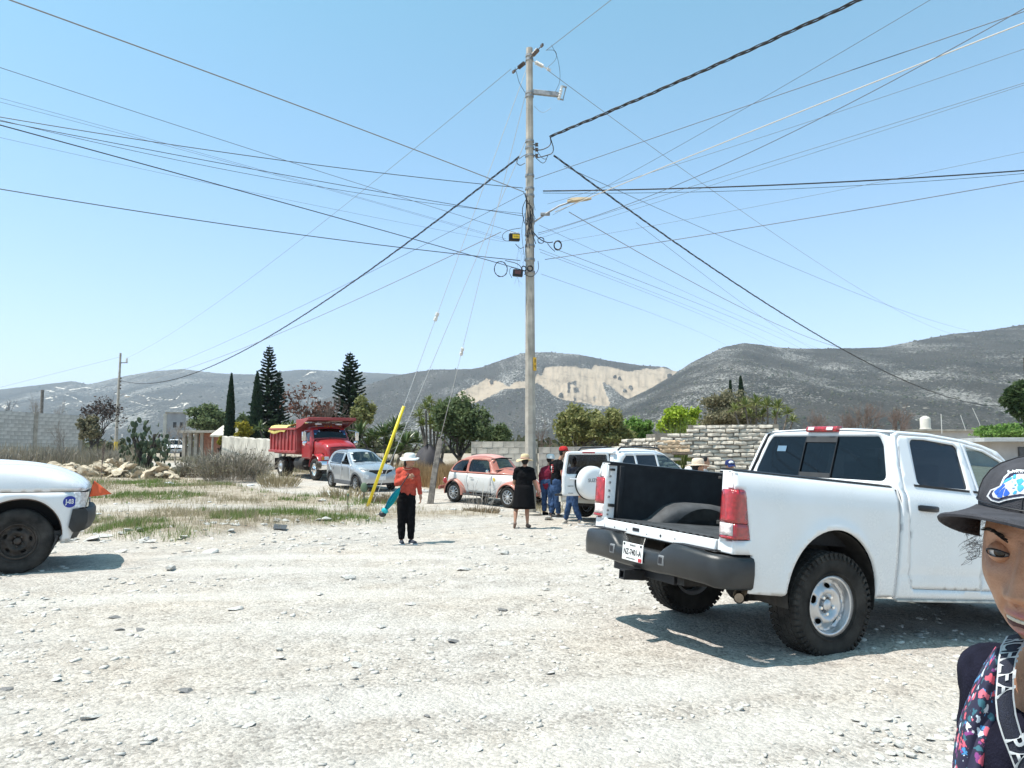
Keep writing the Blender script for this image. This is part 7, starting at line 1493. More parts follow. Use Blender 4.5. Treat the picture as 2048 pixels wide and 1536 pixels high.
def dry_shrub(label, px, py0, d, wpx, n=500, seed=1, mat=TWIG, name='dry_shrub', cat='shrub', group=None, hl=None):
 """thicket of thin upright stems"""
 rnd = np.random.default_rng(seed); b = base_at(px, d); h = at(px, py0, d).z-b.z; W = wpx/2*d/FPX; P = []; U = []; Wd = []
 for k in range(n):
  a = rnd.random()*2*PI; r = W*.75*rnd.random()**.5; p = np.array([r*np.cos(a), r*np.sin(a), 0]); dv = np.array([np.cos(a)*rnd.uniform(0, .8), np.sin(a)*rnd.uniform(0, .8), 1.0])+rnd.normal(size=3)*.15; dv /= np.linalg.norm(dv); L = h*rnd.uniform(.45, 1.05)*(1-.3*r/W)
  for j in range(3):
   l = L/(j+1)*(.9 if j else 1); q = p if j == 0 else p+dv*L*rnd.uniform(.3, .8); dj = dv if j == 0 else dv+rnd.normal(size=3)*.45; dj = dj/np.linalg.norm(dj); c_ = q+dj*l/2; s = np.cross(dj, rnd.normal(size=3)); s /= np.linalg.norm(s); P.append(c_); U.append(dj*l/2); Wd.append(s*(.012 if j == 0 else .007)*max(1, d/25))
 T = empty(name, tuple(b), 0, 0, 0, label, cat, group); V, F = quads(np.array(P), np.array(U), np.array(Wd)); np_mesh('stems', V, F, mat, T)
 if hl: leaf_obj('leaves', np.array(P)[::2]+RNG.normal(size=(len(P[::2]), 3))*.06, .05*max(1, d/25), hl, T)
 return T
def build_plants():
 araucaria('tall star-branched araucaria pine left of the dump truck, the tallest tree', 532, 690, 60, 92, 3, 0); araucaria('shorter araucaria pine just right of the tallest one', 553, 742, 62, 60, 5, .0); araucaria('bushy araucaria pine with blunt top above the dump truck cab', 696, 703, 58, 80, 9, .9)
 cypress('slim dark cypress standing alone left of the araucaria', 457, 748, 57, 20, 1); cypress('slim dark cypress directly before the tallest araucaria', 509, 744, 55, 25, 2)
 tree('pepper_tree', 'round dark green tree behind the white canopy', 368, 462, 808, 872, 78, 'mid', 9000, .20, seed=4); tree('pepper_tree', 'green tree between the two slim cypresses', 462, 500, 828, 876, 80, 'mid', 4000, .20, seed=5)
 tree('flowering_shrub', 'yellow flowering bush below the slim cypresses', 466, 506, 842, 880, 54, 'yellow', 3500, .10, seed=6, cat='shrub'); tree('flowering_shrub', 'small yellow bush under the white canopy', 432, 450, 872, 892, 57, 'yellow', 1500, .09, seed=7, cat='shrub')
 bare_tree('dry_tree', 'half-bare tree with rusty brown leaves above the dump truck', 612, 768, 870, 57, 5, .10, BARK, 11, leafmat('leaf_rust', [(.12, .05, .035), (.17, .08, .055), (.10, .06, .045)], .8, .2), 900, .85, 130, leaf=.17)
 tree('loose_tree', 'loose yellow-green tree right of the blunt araucaria', 690, 752, 790, 860, 53, 'olive', 2600, .16, BARK, 12, gap=.44); bare_tree('bare_tree', 'bare greyish tree between dump truck and loose green tree', 660, 790, 865, 55, 5, .08, TWIGB, 13, None, 0, .8, 80)
 yucca('clump of spiky yuccas beside the red truck, behind the silver car', [(722, 868, .85), (745, 880, .9), (768, 872, .95), (790, 862, 1.0), (812, 888, .95), (735, 895, .8), (775, 895, .85), (835, 885, .8), (800, 905, .8)], 39, 1, YUC, 1, n=64)
 yucca('spiky yucca clump left of the dump truck canopy', [(560, 862, .8), (585, 857, .8), (520, 858, .7)], 50, 1, YUC, 6, n=50)
 yucca('branching yucca tree with many heads left of the big dark bush', [(838, 832, .6), (852, 818, .6), (866, 826, .6), (880, 815, .6), (846, 850, .6), (862, 848, .6), (876, 845, .6), (892, 834, .55), (858, 805, .55), (870, 858, .55)], 37, 1, YUCR, 2, base_px=868, n=46)
 tree('mesquite_bush', 'big dark green rounded bush behind the leaning wooden post', 852, 992, 790, 908, 35, 'mid', 13000, .10, BARKD, 21, 12, gap=.36); tree('mesquite_bush', 'low green bush between the big dark bush and the pole', 965, 1032, 845, 905, 37, 'mid', 4000, .10, BARKD, 22)
 tree('acacia_tree', 'loose olive-green tree just right of the pole', 1094, 1214, 808, 900, 35, 'olive', 9000, .11, BARK, 23, 11, gap=.40); tree('acacia_tree', 'olive-grey shrub tree left of the lime-green tree', 1176, 1272, 820, 902, 34, 'olive', 7000, .10, BARK, 24, 10, gap=.38); tree('acacia_tree', 'bright green shrub showing beyond the low adobe wall', 1228, 1310, 834, 896, 38, 'bright', 5200, .11, BARK, 25); bare_tree('bare_tree', 'brown leafless shrub just right of the pole foot', 1082, 830, 900, 34, 5, .05, TWIGB, 26, None, 0, .9, 60)
 tree('lime_green_tree', 'vivid lime-green tree above the adobe wall', 1306, 1412, 812, 880, 42, 'lime', 6500, .13, BARK, 27, 11, gap=.38)
 tree('dull_bush', 'large dull brown-green bush behind the tall adobe wall', 1388, 1540, 780, 868, 50, 'dull', 9500, .14, BARK, 28, 12, gap=.33); cypress('small dark juniper tip above the dull bush, left one', 1465, 762, 52, 9, 31); cypress('small dark juniper tip above the dull bush, right and taller', 1486, 754, 52, 20, 32)
 yucca('bright yucca clump over the right end of the adobe wall', [(1470, 822, .6), (1490, 812, .65), (1512, 806, .65), (1535, 812, .65), (1556, 816, .65), (1575, 828, .6), (1500, 832, .6), (1525, 830, .6), (1550, 834, .6), (1585, 842, .5)], 38, 1, YUCR, 3, base_px=1525, n=50)
 for k, (px, py, w) in enumerate(((1632, 812, 70), (1690, 806, 90), (1730, 800, 110), (1790, 804, 100))): bare_tree('bare_tree', ['leafless brown tree above the pickup cab, leftmost of four', 'leafless brown tree above the pickup cab, second of four', 'leafless brown tree above the pickup cab, third and tallest of four', 'leafless brown tree above the pickup cab, rightmost of four'][k], px, py, 880, 52, 6, .08, TWIGB, 41+k, None, 0, .85, w, group='leafless trees above the cab')
 tree('green_tree', 'bright green tree over the flat-roofed house at right', 1962, 2110, 846, 890, 62, 'bright', 6000, .18, BARK, 51, 10)
 b = base_at(2062, 24); T = empty('pine_tree', tuple(b), 0, 0, 0, 'dark pine branches reaching in at the right edge', 'tree'); mb = MB(); mb.tube([(0, 0, -.1), (0, 0, 4.6)], [.12, .03], 8); mb.build('trunk', BARKD, T); PP = []
 for (px, py, r) in ((2030, 785, .22), (2045, 800, .28), (2020, 800, .16), (2060, 775, .3), (2070, 810, .4), (2040, 820, .22), (2045, 770, .12), (2085, 840, .5), (2015, 803, .12)):
  c_ = at(px, py, 24)-b; PP.append(np.array(c_)+RNG.normal(size=(500, 3))*r*np.array([.55, .55, .35]))
 leaf_obj('crown', np.concatenate(PP), .09, LM('dark'), T, 3.0)
 # left background
 bare_tree('dry_tree', 'half-bare tree with dark leaf tufts left of the far pole', 193, 786, 880, 64, 6, .10, BARKD, 61, leafmat('leaf_dusky', [(.06, .045, .04), (.09, .065, .055)], .8, .1), 500, .9, 100, leaf=.16); tree('ivy_bush', 'dark scrubby bush at the end of the grey block wall', 150, 200, 830, 885, 62, 'dull', 3000, .14, BARKD, 62)
 bare_tree('bare_tree', 'pale leafless tree rising behind the grey block wall', 62, 782, 830, 80, 5, .07, TWIG, 63, None, 0, .8, 70); bare_tree('bare_tree', 'pale leafless tree at the right end of the grey block wall top', 108, 790, 830, 82, 5, .07, TWIG, 64, None, 0, .8, 44); bare_tree('bare_tree', 'dark leafless tree cut by the left edge above the wall', -4, 778, 830, 70, 5, .08, BARKD, 65, None, 0, .8, 46)
 bare_tree('bare_shrub', 'pale leafless shrub right of the prickly pear', 352, 828, 900, 52, 5, .05, TWIG, 66, None, 0, .9, 66, cat='shrub'); bare_tree('bare_shrub', 'pale leafless sapling before the grey block wall', 124, 835, 905, 44, 5, .035, TWIG, 67, None, 0, .9, 60, cat='shrub')
 for k, (px, py, d, w, n, lab) in enumerate(((468, 880, 34, 150, 900, 'large tangled grey dry bush left of the dump truck'), (395, 905, 37, 70, 420, 'small grey dry bush right of the rock pile'), (95, 884, 44, 110, 520, 'grey dry weeds below the block wall, left'), (35, 890, 42, 90, 420, 'grey dry weeds at the left edge behind the truck'), (205, 890, 46, 110, 420, 'brownish dry brush behind the rock pile'), (245, 886, 50, 70, 300, 'dry brush at the foot of the far pole'), (428, 892, 40, 60, 280, 'thin dry bush at the plaster wall end'))): dry_shrub(lab, px, py, d, w, n, 70+k, M('dry_stem', (.27, .235, .185), .95, 0, .3, 3), hl=leafmat('leaf_dry', [(.20, .18, .11), (.13, .13, .075), (.26, .23, .16)], .9, .1) if k in (0, 1) else None)
 dry_shrub('thin leafless weed standing before the red and white car', 958, 945, 21.5, 70, 26, 90, M('dry_stem_grey', (.33, .30, .26), .95), 'dry_weed', 'weed'); dry_shrub('tangle of dry brown weeds at the foot of the rounded car', 962, 1010, 20.3, 95, 320, 91, M('dry_stem_brown', (.25, .19, .12), .95), 'dry_weed', 'weed'); dry_shrub('dry brown weeds in front of the silver car', 690, 965, 25, 120, 300, 92, M('dry_stem_straw', (.34, .28, .17), .95), 'dry_weed', 'weed'); dry_shrub('dry weeds at the foot of the yellow guard', 770, 975, 22.8, 60, 200, 93, M('dry_stem_brown', (.25, .19, .12), .95), 'dry_weed', 'weed'); dry_shrub('reddish dry weeds left of the dump truck wheels', 560, 930, 30, 90, 300, 94, M('dry_stem_straw', (.34, .28, .17), .95), 'dry_weed', 'weed')
 bare_tree('bare_shrub', 'two thin dark stems rising from the rock pile', 203, 880, 950, 34, 3, .02, TWIGB, 95, None, 0, .4, 22, cat='weed')
 # prickly pear
 b = base_at(290, 43); T = empty('prickly_pear', tuple(b), 0, 0, 0, 'big dark prickly pear cactus behind the rock pile', 'cactus'); CAC = leafmat('cactus_pad', [(.035, .055, .030), (.06, .085, .045), (.085, .105, .06)], .6, 0, .3); rnd = random.Random(8); W = 46*43/FPX; H = at(300, 836, 43).z-b.z; k = 0
 for i in range(150):
  a = rnd.uniform(0, 2*PI); q = rnd.random()**.5; x = W*q*math.cos(a)*1.05; y = W*q*math.sin(a)*.7; z = rnd.uniform(.12, 1)*H*(1-.55*(abs(x)/W/1.05)**1.6); m = MB(); s = rnd.uniform(.13, .21); m.ball((0, 0, 0), (s*.68, .030, s), 10, 6); o = m.build('pad', CAC, T, 60); o.location = (x, y, z); o.rotation_euler = (rnd.uniform(-.5, .5), rnd.uniform(-.6, .6), rnd.uniform(0, PI))
 mb = MB();
 for i in range(9): a = rnd.uniform(0, 2*PI); mb.tube([(rnd.uniform(-.2, .2), 0, -.1), (W*.3*math.cos(a), W*.3*math.sin(a), H*.35), (W*.6*math.cos(a), W*.5*math.sin(a), H*.7)], [.10, .08, .05], 6)
 mb.build('trunk', BARKD, T)
 for (px, py, d, s, lab) in ((728, 975, 22.6, .15, 'single green cactus pad before the silver car bumper'), (696, 990, 20.5, .05, 'small cactus pad on a stalk in the weeds')):
  p = at(px, py, d); T = empty('cactus', (p.x, p.y, G(p.x, p.y)), 0, 0, 0, lab, 'cactus'); h = p.z-G(p.x, p.y); m = MB(); m.ball((0, 0, max(h, .15)), (s*.7, .03, s), 14, 10); m.build('pad', M('pad_green', (.12, .17, .10), .6, 0, .15, 8), T); q = MB(); q.tube([(0, 0, -.05), (0, 0, max(h, .15)-s*.8)], .02 if s > .1 else .012, 6); q.build('stalk', BARK, T)
 # dark tarpaulin-covered heap
 p = base_at(856, 34); m = MB(); h = at(850, 892, 34).z-p.z; rg = []
 for i in range(9):
  t = i/8; rg.append([Vector(((1.0-.4*t)*math.cos(a)*max(.001, math.cos(t*PI/2))**1.1*(1+.18*math.sin(3*a+i)), .8*math.sin(a)*max(.001, math.cos(t*PI/2))**1.1*(1+.15*math.cos(4*a)), h*math.sin(t*PI/2)*(1+.06*math.sin(5*a)))) for a in np.linspace(0, 2*PI, 18)[:-1]])
 m.loft(rg); o = m.build('covered_heap', M('dark_tarp', (.030, .026, .030), .75, 0, .3, 3, .3, 8), None, 50); o.location = p; tag(o, 'dark covered heap under the branching yucca', 'heap')
 # a broken line of far bushes across the plain
 PP = []
 for k in range(300):
  px = RNG.uniform(-80, 2130); d = RNG.uniform(95, 330); c_ = at(px, 910, d); s = RNG.uniform(.6, 2.2); z = float(gz(c_.x, d)); m = int(60+40*s); PP.append(np.array([c_.x, d, z+s*.5])+RNG.normal(size=(m, 3))*np.array([s*.75, s*.75, s*.38]))
 o = leaf_obj('distant_scrub', np.concatenate(PP), .8, leafmat('leaf_far', [(.045, .055, .028), (.08, .085, .04), (.13, .12, .07)]), None); tag(o, 'belt of small bushes on the plain below the hills', 'scrub', kind='stuff')
build_plants()
# ------------------------------------------------------------------ grass, straw, gravel
def blades(name, XY, h, w, mat, label, cat, lean=.5):
 n = len(XY); z = gz(XY[:, 0], XY[:, 1])+gfine(XY[:, 0], XY[:, 1])-.005; a = RNG.random(n)*2*PI; hh = h*(.45+.8*RNG.random(n))*(.45+1.1*fbm(XY[:, 0]*1.4, XY[:, 1]*1.4, 2, 61)); d = np.stack([np.cos(a)*lean*RNG.random(n), np.sin(a)*lean*RNG.random(n), np.ones(n)], -1); d /= np.linalg.norm(d, axis=1, keepdims=True); b = RNG.random(n)*PI; s = np.stack([np.cos(b), np.sin(b), 0*b], -1)*(w*np.clip(np.hypot(XY[:, 0], XY[:, 1])/18, .8, 2.5))[:, None]
 P = np.stack([XY[:, 0], XY[:, 1], z], -1); V = np.stack([P-s, P+s, P+d*hh[:, None]], 1).reshape(-1, 3); o = np_mesh(name, V, np.arange(n*3).reshape(n, 3), mat); tag(o, label, cat, kind='stuff')
def scatter(n, x0, x1, y0, y1, dens):
 X = RNG.uniform(x0, x1, n); Y = np.exp(RNG.uniform(np.log(y0), np.log(y1), n)); X = X*Y/np.exp((np.log(y0)+np.log(y1))/2); k = RNG.random(n) < dens(X, Y); return np.stack([X[k], Y[k]], -1)
def build_grass():
 def clump(x, y, sc, lo, hi, seed): return sstep(lo, hi, fbm(x*sc, y*sc, 3, seed))
 v = lambda x, y: verge_mask(x, y)*sstep(2.3, 3.5, road2_dist(x, y))
 bare = lambda x, y: 1-(1-sstep(.6, 1.5, np.abs(y-(20.8-(x+8)*-.12))))*.92*(x < -1)
 gr = scatter(330000, -15, 3, 13, 34, lambda x, y: v(x, y)*bare(x, y)*(.95*clump(x, y, .75, .55, .66, 101)*(.25+.75*clump(x, y, 3.2, .40, .6, 141)))*(1-.85*sstep(-3, 0, x)))
 blades('green_grass', gr, .15, .006, leafmat('grass_green', [(.09, .165, .03), (.165, .24, .055), (.26, .30, .11)], .6, .25), 'short green grass in patches on the verge', 'grass')
 dr = scatter(330000, -15, 4, 13, 42, lambda x, y: v(x, y)*bare(x, y)*(.06+.42*clump(x, y, .6, .48, .62, 131)*(.2+.8*clump(x, y, 2.6, .4, .62, 151)))*(1-.55*sstep(-2.5, .5, x)))
 blades('dry_grass', dr, .20, .005, leafmat('grass_dry', [(.30, .25, .15), (.42, .36, .23), (.24, .20, .13)], .8, .2), 'dry pale grass and stubble over the verge', 'grass', .8)
 X = RNG.uniform(-5.2, -.9, 40000); Y = RNG.uniform(27.4, 34, 40000); k = (RNG.random(40000) < sstep(.30, .6, fbm(X*.8, Y*.8, 3, 9))*sstep(-5.2, -3.6, X+.8*vnoise(X*2, Y*2, 4))) & (road2_dist(X, Y) > 2.2+.7*vnoise(X*1.3, Y*1.3, 44)); blades('straw_grass', np.stack([X[k], Y[k]], -1), .78, .008, leafmat('grass_straw', [(.36, .22, .10), (.46, .31, .16), (.28, .18, .10)], .8, .2), 'tall orange-brown straw behind the woman in red', 'grass', .35)
 X = RNG.uniform(-30, -9, 30000); Y = RNG.uniform(36, 62, 30000); k = (RNG.random(30000) < sstep(.4, .6, fbm(X*.3, Y*.3, 2, 19))) & (road2_dist(X, Y) > 3.3); blades('field_weeds', np.stack([X[k], Y[k]], -1), .5, .012, leafmat('weed_grey', [(.28, .25, .19), (.20, .20, .12), (.34, .30, .22)], .9, .15), 'grey dry weeds over the field behind the rock pile', 'weeds', .5)
 Y = RNG.uniform(41, 57, 9000); X = -Y*RNG.uniform(.50, .72, 9000); k = RNG.random(9000) < sstep(.3, .65, fbm(X*.5, Y*.5, 3, 49)); X, Y = X[k], Y[k]; blades('tall_weeds', np.stack([X, Y], -1), 1.15, .010, leafmat('weed_tan', [(.34, .28, .20), (.25, .21, .14), (.40, .34, .25)], .9, .15), 'tall grey weeds along the foot of the grey block wall', 'weeds', .4)
 X = RNG.uniform(.6, 9, 5000); Y = RNG.uniform(20.5, 24.5, 5000); k = RNG.random(5000) < sstep(.45, .6, fbm(X*.8, Y*.8, 2, 29)); blades('wall_weeds', np.stack([X[k], Y[k]], -1), .25, .006, leafmat('grass_dry', [(.3, .25, .15)]), 'thin dry weeds along the wall behind the off-roader', 'weeds')
 b = at(1368, 940, 26.5); X = RNG.normal(b.x, .35, 900); Y = RNG.normal(27.2, .4, 900); blades('tall_green_grass', np.stack([X, Y], -1), 1.9, .02, leafmat('grass_tall', [(.12, .17, .04), (.22, .25, .09), (.3, .3, .14)], .6, .3), 'tall green grass seen through the adobe wall opening', 'grass', .35)
build_grass()
STONE = M('limestone', (.50, .485, .45), .95, 0, .22, 5, .5, 40, coord='Object'); ROCK = M('yellow_rock', (.50, .40, .27), .95, 0, .3, 3, .6, 20, c2=(.58, .50, .38)); DSTONE = M('dark_stone', (.17, .165, .16), .9, 0, .3, 6, .4, 40)
def stone_mesh(name, seed, flat=.5, sub=1, ang=True):
 rnd = random.Random(seed); bm = bmesh.new(); bmesh.ops.create_icosphere(bm, subdivisions=sub, radius=1)
 pl = [(Vector((rnd.gauss(0, 1), rnd.gauss(0, 1), rnd.gauss(0, 1))).normalized(), rnd.uniform(.32, .66)) for _ in range(11)]
 for v in bm.verts:
  v.co *= rnd.uniform(.92, 1.08)
  for n, d in pl:
   e = v.co.dot(n)-d
   if e > 0: v.co -= n*e
  v.co.z *= flat
 me = bpy.data.meshes.new(name); bm.to_mesh(me); bm.free(); return me
def build_stones():
 # loose gravel: one mass of small chips
 base = [stone_mesh('chip', 900+k, .5, 1) for k in range(5)]; bv = [np.array([v.co[:] for v in m.vertices]) for m in base]; bf = [np.array([p.vertices[:] for p in m.polygons]) for m in base]
 VV = []; FF = []; off = 0; N = 21000
 Y = np.exp(RNG.uniform(np.log(2.0), np.log(26), N)); X = Y*RNG.uniform(-.75, .75, N); keep = (RNG.random(N) > 1.2*track_amount(X, Y)) & (fbm(X*.9-Y*.5, X*.12+Y*.3, 3, 77) > .45) & (RNG.random(N) < 1-.6*verge_mask(X, Y)); X, Y = X[keep], Y[keep]; Z = gz(X, Y)+gfine(X, Y); S = np.clip(np.float64(.0033)*Y**.78*(.4+RNG.random(len(X))**5*3.6), .004, .10)*(1+.9*(X > .55*Y)*(Y < 5))
 for x, y, z, s in zip(X, Y, Z, S):
  k = RNG.integers(0, 5); a = RNG.random()*6.28; c_, s_ = math.cos(a), math.sin(a); v = bv[k]*s*np.array([RNG.uniform(.8, 1.5), 1, RNG.uniform(.6, 1.2)]); v = np.stack([v[:, 0]*c_-v[:, 1]*s_+x, v[:, 0]*s_+v[:, 1]*c_+y, v[:, 2]+z+s*.05], -1); VV.append(v); FF.append(bf[k]+off); off += len(v)
 o = np_mesh('gravel', np.concatenate(VV), np.concatenate(FF), leafmat('gravel_chip', [(.44, .415, .37), (.54, .515, .465), (.60, .575, .525), (.36, .34, .31), (.62, .60, .55)], .95, 0, .1)); tag(o, 'loose limestone chips strewn over the pale road', 'gravel', kind='stuff')
 # single stones that stand out
 ms = [stone_mesh('stone', 300+k, .5+.08*(k % 3), 2) for k in range(8)]
 for m in ms: m.materials.append(STONE)
 md = [stone_mesh('stone', 340+k, .6, 2) for k in range(4)]
 for m in md: m.materials.append(DSTONE)
 spots = [(228, 1235), (240, 1258), (280, 1258), (12, 1380), (375, 1385), (110, 1360), (560, 1300), (560, 1315), (1008, 1222), (1435, 1012+140), (853, 1435), (830, 1465), (710, 1335), (340, 1140), (420, 1105), (1015, 1290), (470, 1220), (640, 1190), (90, 1200), (60, 1225), (760, 1255), (905, 1285), (1100, 1350), (1180, 1420), (650, 1400), (500, 1450), (300, 1480), (180, 1440), (950, 1500), (1250, 1480), (820, 1210), (700, 1160), (930, 1140), (1090, 1180), (1010, 1110), (240, 1105), (300, 1085), (180, 1080), (130, 1085), (210, 1072), (460, 1062), (650, 1040), (1360, 1400), (1480, 1420)]
 rnd = random.Random(4)
 for k, (px, py) in enumerate(spots):
  p = gp(px, py); s = p.y*rnd.uniform(.0055, .011); dk = k in (0, 1, 2, 3, 4, 8, 10, 21); me = rnd.choice(md if dk else ms); o = bpy.data.objects.new('stone', me); COL.objects.link(o); o.location = (p.x, p.y, G(p.x, p.y)+s*.15); o.scale = (s*rnd.uniform(1, 1.7), s, s*rnd.uniform(.6, .9)); o.rotation_euler = (rnd.uniform(-.2, .2), rnd.uniform(-.2, .2), rnd.uniform(0, 6)); tag(o, 'dark grey loose stone lying on the pale gravel road' if dk else 'pale loose limestone piece lying on the gravel road', 'stone', 'dark loose stones' if dk else 'pale loose stones')
 for k in range(46):                                                        # heap of stones low at right
  px, py = rnd.gauss(1790, 75), rnd.gauss(1490, 26)
  if px > 1900 or px < 1640: continue
  p = gp(px, min(py, 1560)); s = rnd.uniform(.012, .034); o = bpy.data.objects.new('stone', rnd.choice(ms)); COL.objects.link(o); o.location = (p.x, p.y, G(p.x, p.y)+s*.3); o.scale = (s*1.3, s, s*.9); o.rotation_euler = (rnd.uniform(-.4, .4), rnd.uniform(-.4, .4), rnd.uniform(0, 6)); tag(o, 'small pale stone in the scatter beside the woman in the cap', 'stone', 'stones beside the woman in the cap')
 # rock pile
 mr = [stone_mesh('rock', 500+k, .55+.1*(k % 4), 2) for k in range(10)]
 for m in mr: m.materials.append(ROCK)
 for k in range(150):
  t = rnd.random(); px = 85+275*t+rnd.gauss(0, 5); lay = rnd.random(); d = 39+rnd.uniform(-1.6, 1.6)-2.5*t; base = float(gz(at(px, 930, d).x, d)); hmax = (.95*math.sin(PI*min(1, max(0, (t-.02)/1.0)))**.6+.12)*(.55+.45*math.sin(t*9)**2); s = rnd.uniform(.16, .46)*(1.3 if rnd.random() < .2 else 1); x = at(px, 930, d).x
  o = bpy.data.objects.new('rock', rnd.choice(mr)); COL.objects.link(o); o.location = (x, d, base+hmax*lay*.85*(1-abs(d-(39-2.5*t))/2.2)+s*.15); o.scale = (s*rnd.uniform(1, 1.6), s, s*rnd.uniform(.6, 1.1)); o.rotation_euler = (rnd.uniform(-.6, .6), rnd.uniform(-.6, .6), rnd.uniform(0, 6)); tag(o, 'broken yellowish rock in the pile at left', 'rock', 'rocks of the pile at left')
 # stones along the verge edge
 for k in range(60):
  px = rnd.uniform(110, 760); e = float(np.interp(at(px, 1080, 14).x, [p[0] for p in VERGE], [p[1] for p in VERGE])); x = (px-1024)/FPX*e; y = e+rnd.gauss(.2, .35); x = (px-1024)/FPX*y; s = rnd.uniform(.03, .11)*(1.5 if rnd.random() < .12 else 1); o = bpy.data.objects.new('stone', rnd.choice(ms)); COL.objects.link(o); o.location = (x, y, G(x, y)+s*.1); o.scale = (s*rnd.uniform(1, 1.7), s, s*.7); o.rotation_euler = (rnd.uniform(-.3, .3), rnd.uniform(-.3, .3), rnd.uniform(0, 6)); tag(o, 'stone along the crumbling edge of the grass verge', 'stone', 'stones along the verge edge')
 for (px, py, s) in ((660, 990, .28), (645, 1003, .2), (845, 985, .22), (1005, 945, .35), (985, 1010, .18), (1095, 1040, .18), (1430, 1075, .1)): p = gp(px, py); o = bpy.data.objects.new('rock', rnd.choice(ms)); COL.objects.link(o); o.location = (p.x, p.y, G(p.x, p.y)+s*.2); o.scale = (s*1.3, s, s*.8); o.rotation_euler = (0, 0, rnd.uniform(0, 6)); tag(o, 'larger pale rock among the weeds near the cars', 'rock', 'larger rocks among the weeds')
 # litter
 PW = M('litter_white', (.66, .67, .68), .5, 0, .1, 9)
 for (px, py, s, lab) in ((198, 1030, .09, 'crumpled white plastic litter in the grass behind the left truck'), (340, 969, .22, 'crumpled pale plastic bag on the bare strip'), (178, 952, .14, 'white plastic scrap just above the left truck bonnet'), (905, 1020, .12, 'white litter in the weeds by the red and white car'), (500, 972, .16, 'white litter below the dry bush'), (420, 1005, .08, 'small white litter scrap on the verge')):
  p = gp(px, py); me = stone_mesh('litter', px, .4, 2); rr = random.Random(px)
  for v in me.vertices: v.co *= rr.uniform(.6, 1.25)
  me.materials.append(PW); o = bpy.data.objects.new('plastic_litter', me); COL.objects.link(o); o.location = (p.x, p.y, G(p.x, p.y)+s*.2); o.scale = (s*1.3, s, s); tag(o, lab, 'litter')
 p = gp(560, 1060); m = MB(); m.box((0, 0, 0), (.27, .20, .012)); o = m.build('dark_panel', M('panel_dark', (.06, .065, .07), .5, 0, .2, 20), None, 30, .004); o.location = (p.x, p.y, G(p.x, p.y)+.05); o.rotation_euler = (R(22), R(6), R(12)); tag(o, 'small dark flat panel lying at the edge of the road', 'panel')
 q = MB()
 for k in range(5): q.box((-.11+.055*k, 0, .008), (.004, .18, .006))
 q.each('panel_rib', M('panel_rib', (.12, .125, .13), .5), o)
build_stones()
# ------------------------------------------------------------------ people
SKIN = M('skin_brown', (.36, .19, .12), .55, 0, .10, 14, .1, 120); HAIRM = M('hair_black', (.009, .008, .008), .5, 0, .2, 60, .3, 120, spec=.25)
def soft(name, mb, mat, parent, voxel=.014, it=5, disp=0, dsc=.09, fac=.5):
 """one continuous skin over overlapping shapes"""
 o = link_mesh(name, mb.v, mb.f, mat, parent, 0)
 r = o.modifiers.new('skin', 'REMESH'); r.mode = 'VOXEL'; r.voxel_size = voxel; r.use_smooth_shade = True
 s = o.modifiers.new('smooth', 'SMOOTH'); s.factor = fac; s.iterations = it
 if disp:
  t = bpy.data.textures.get('folds_%.2f' % dsc) or bpy.data.textures.new('folds_%.2f' % dsc, 'CLOUDS'); t.noise_scale = dsc; t.noise_depth = 2; d = o.modifiers.new('folds', 'DISPLACE'); d.texture = t; d.strength = disp; d.mid_level = .5; d.texture_coords = 'LOCAL'
 return o
def hand(name, parent, wrist, d, side, mat, s=1.0, curl=.6, thumb=1):
 """palm, four unequal bent fingers and a thumb from the side of the palm"""
 w = Vector(wrist); d = Vector(d).normalized(); sd = Vector(side); sd = (sd-d*sd.dot(d)).normalized(); n = d.cross(sd); mb = MB(); pc = w+d*.045*s; m = Matrix((d, sd, n)).transposed(); mb.ball(pc, (.052*s, .040*s, .017*s), 12, 8, m)
 for k, (off, L) in enumerate(((-.028, .066), (-.010, .076), (.009, .072), (.027, .056))):
  a = w+d*.088*s+sd*off*s; L *= s; d1 = (d*math.cos(curl*.5)+n*math.sin(curl*.5)); d2 = (d*math.cos(curl*1.5)+n*math.sin(curl*1.5)); d3 = (d*math.cos(curl*2.4)+n*math.sin(curl*2.4)); b = a+d1*L*.45; c = b+d2*L*.32; e = c+d3*L*.25; mb.cap(a-d*.02, b, .009*s, .008*s, 8); mb.cap(b, c, .008*s, .0072*s, 8); mb.cap(c, e, .0072*s, .006*s, 8)
 t0 = w+d*.03*s-sd*.032*s*thumb; t1 = t0+(d*.6-sd*.65*thumb+n*.3).normalized()*.036*s; t2 = t1+(d*.85-sd*.1*thumb+n*.5).normalized()*.03*s; mb.cap(t0, t1, .012*s, .010*s, 8); mb.cap(t1, t2, .0095*s, .0075*s, 8); mb.cap(w-d*.02, pc, .024*s, .028*s, 10)
 return mb.build(name, mat, parent, 60)
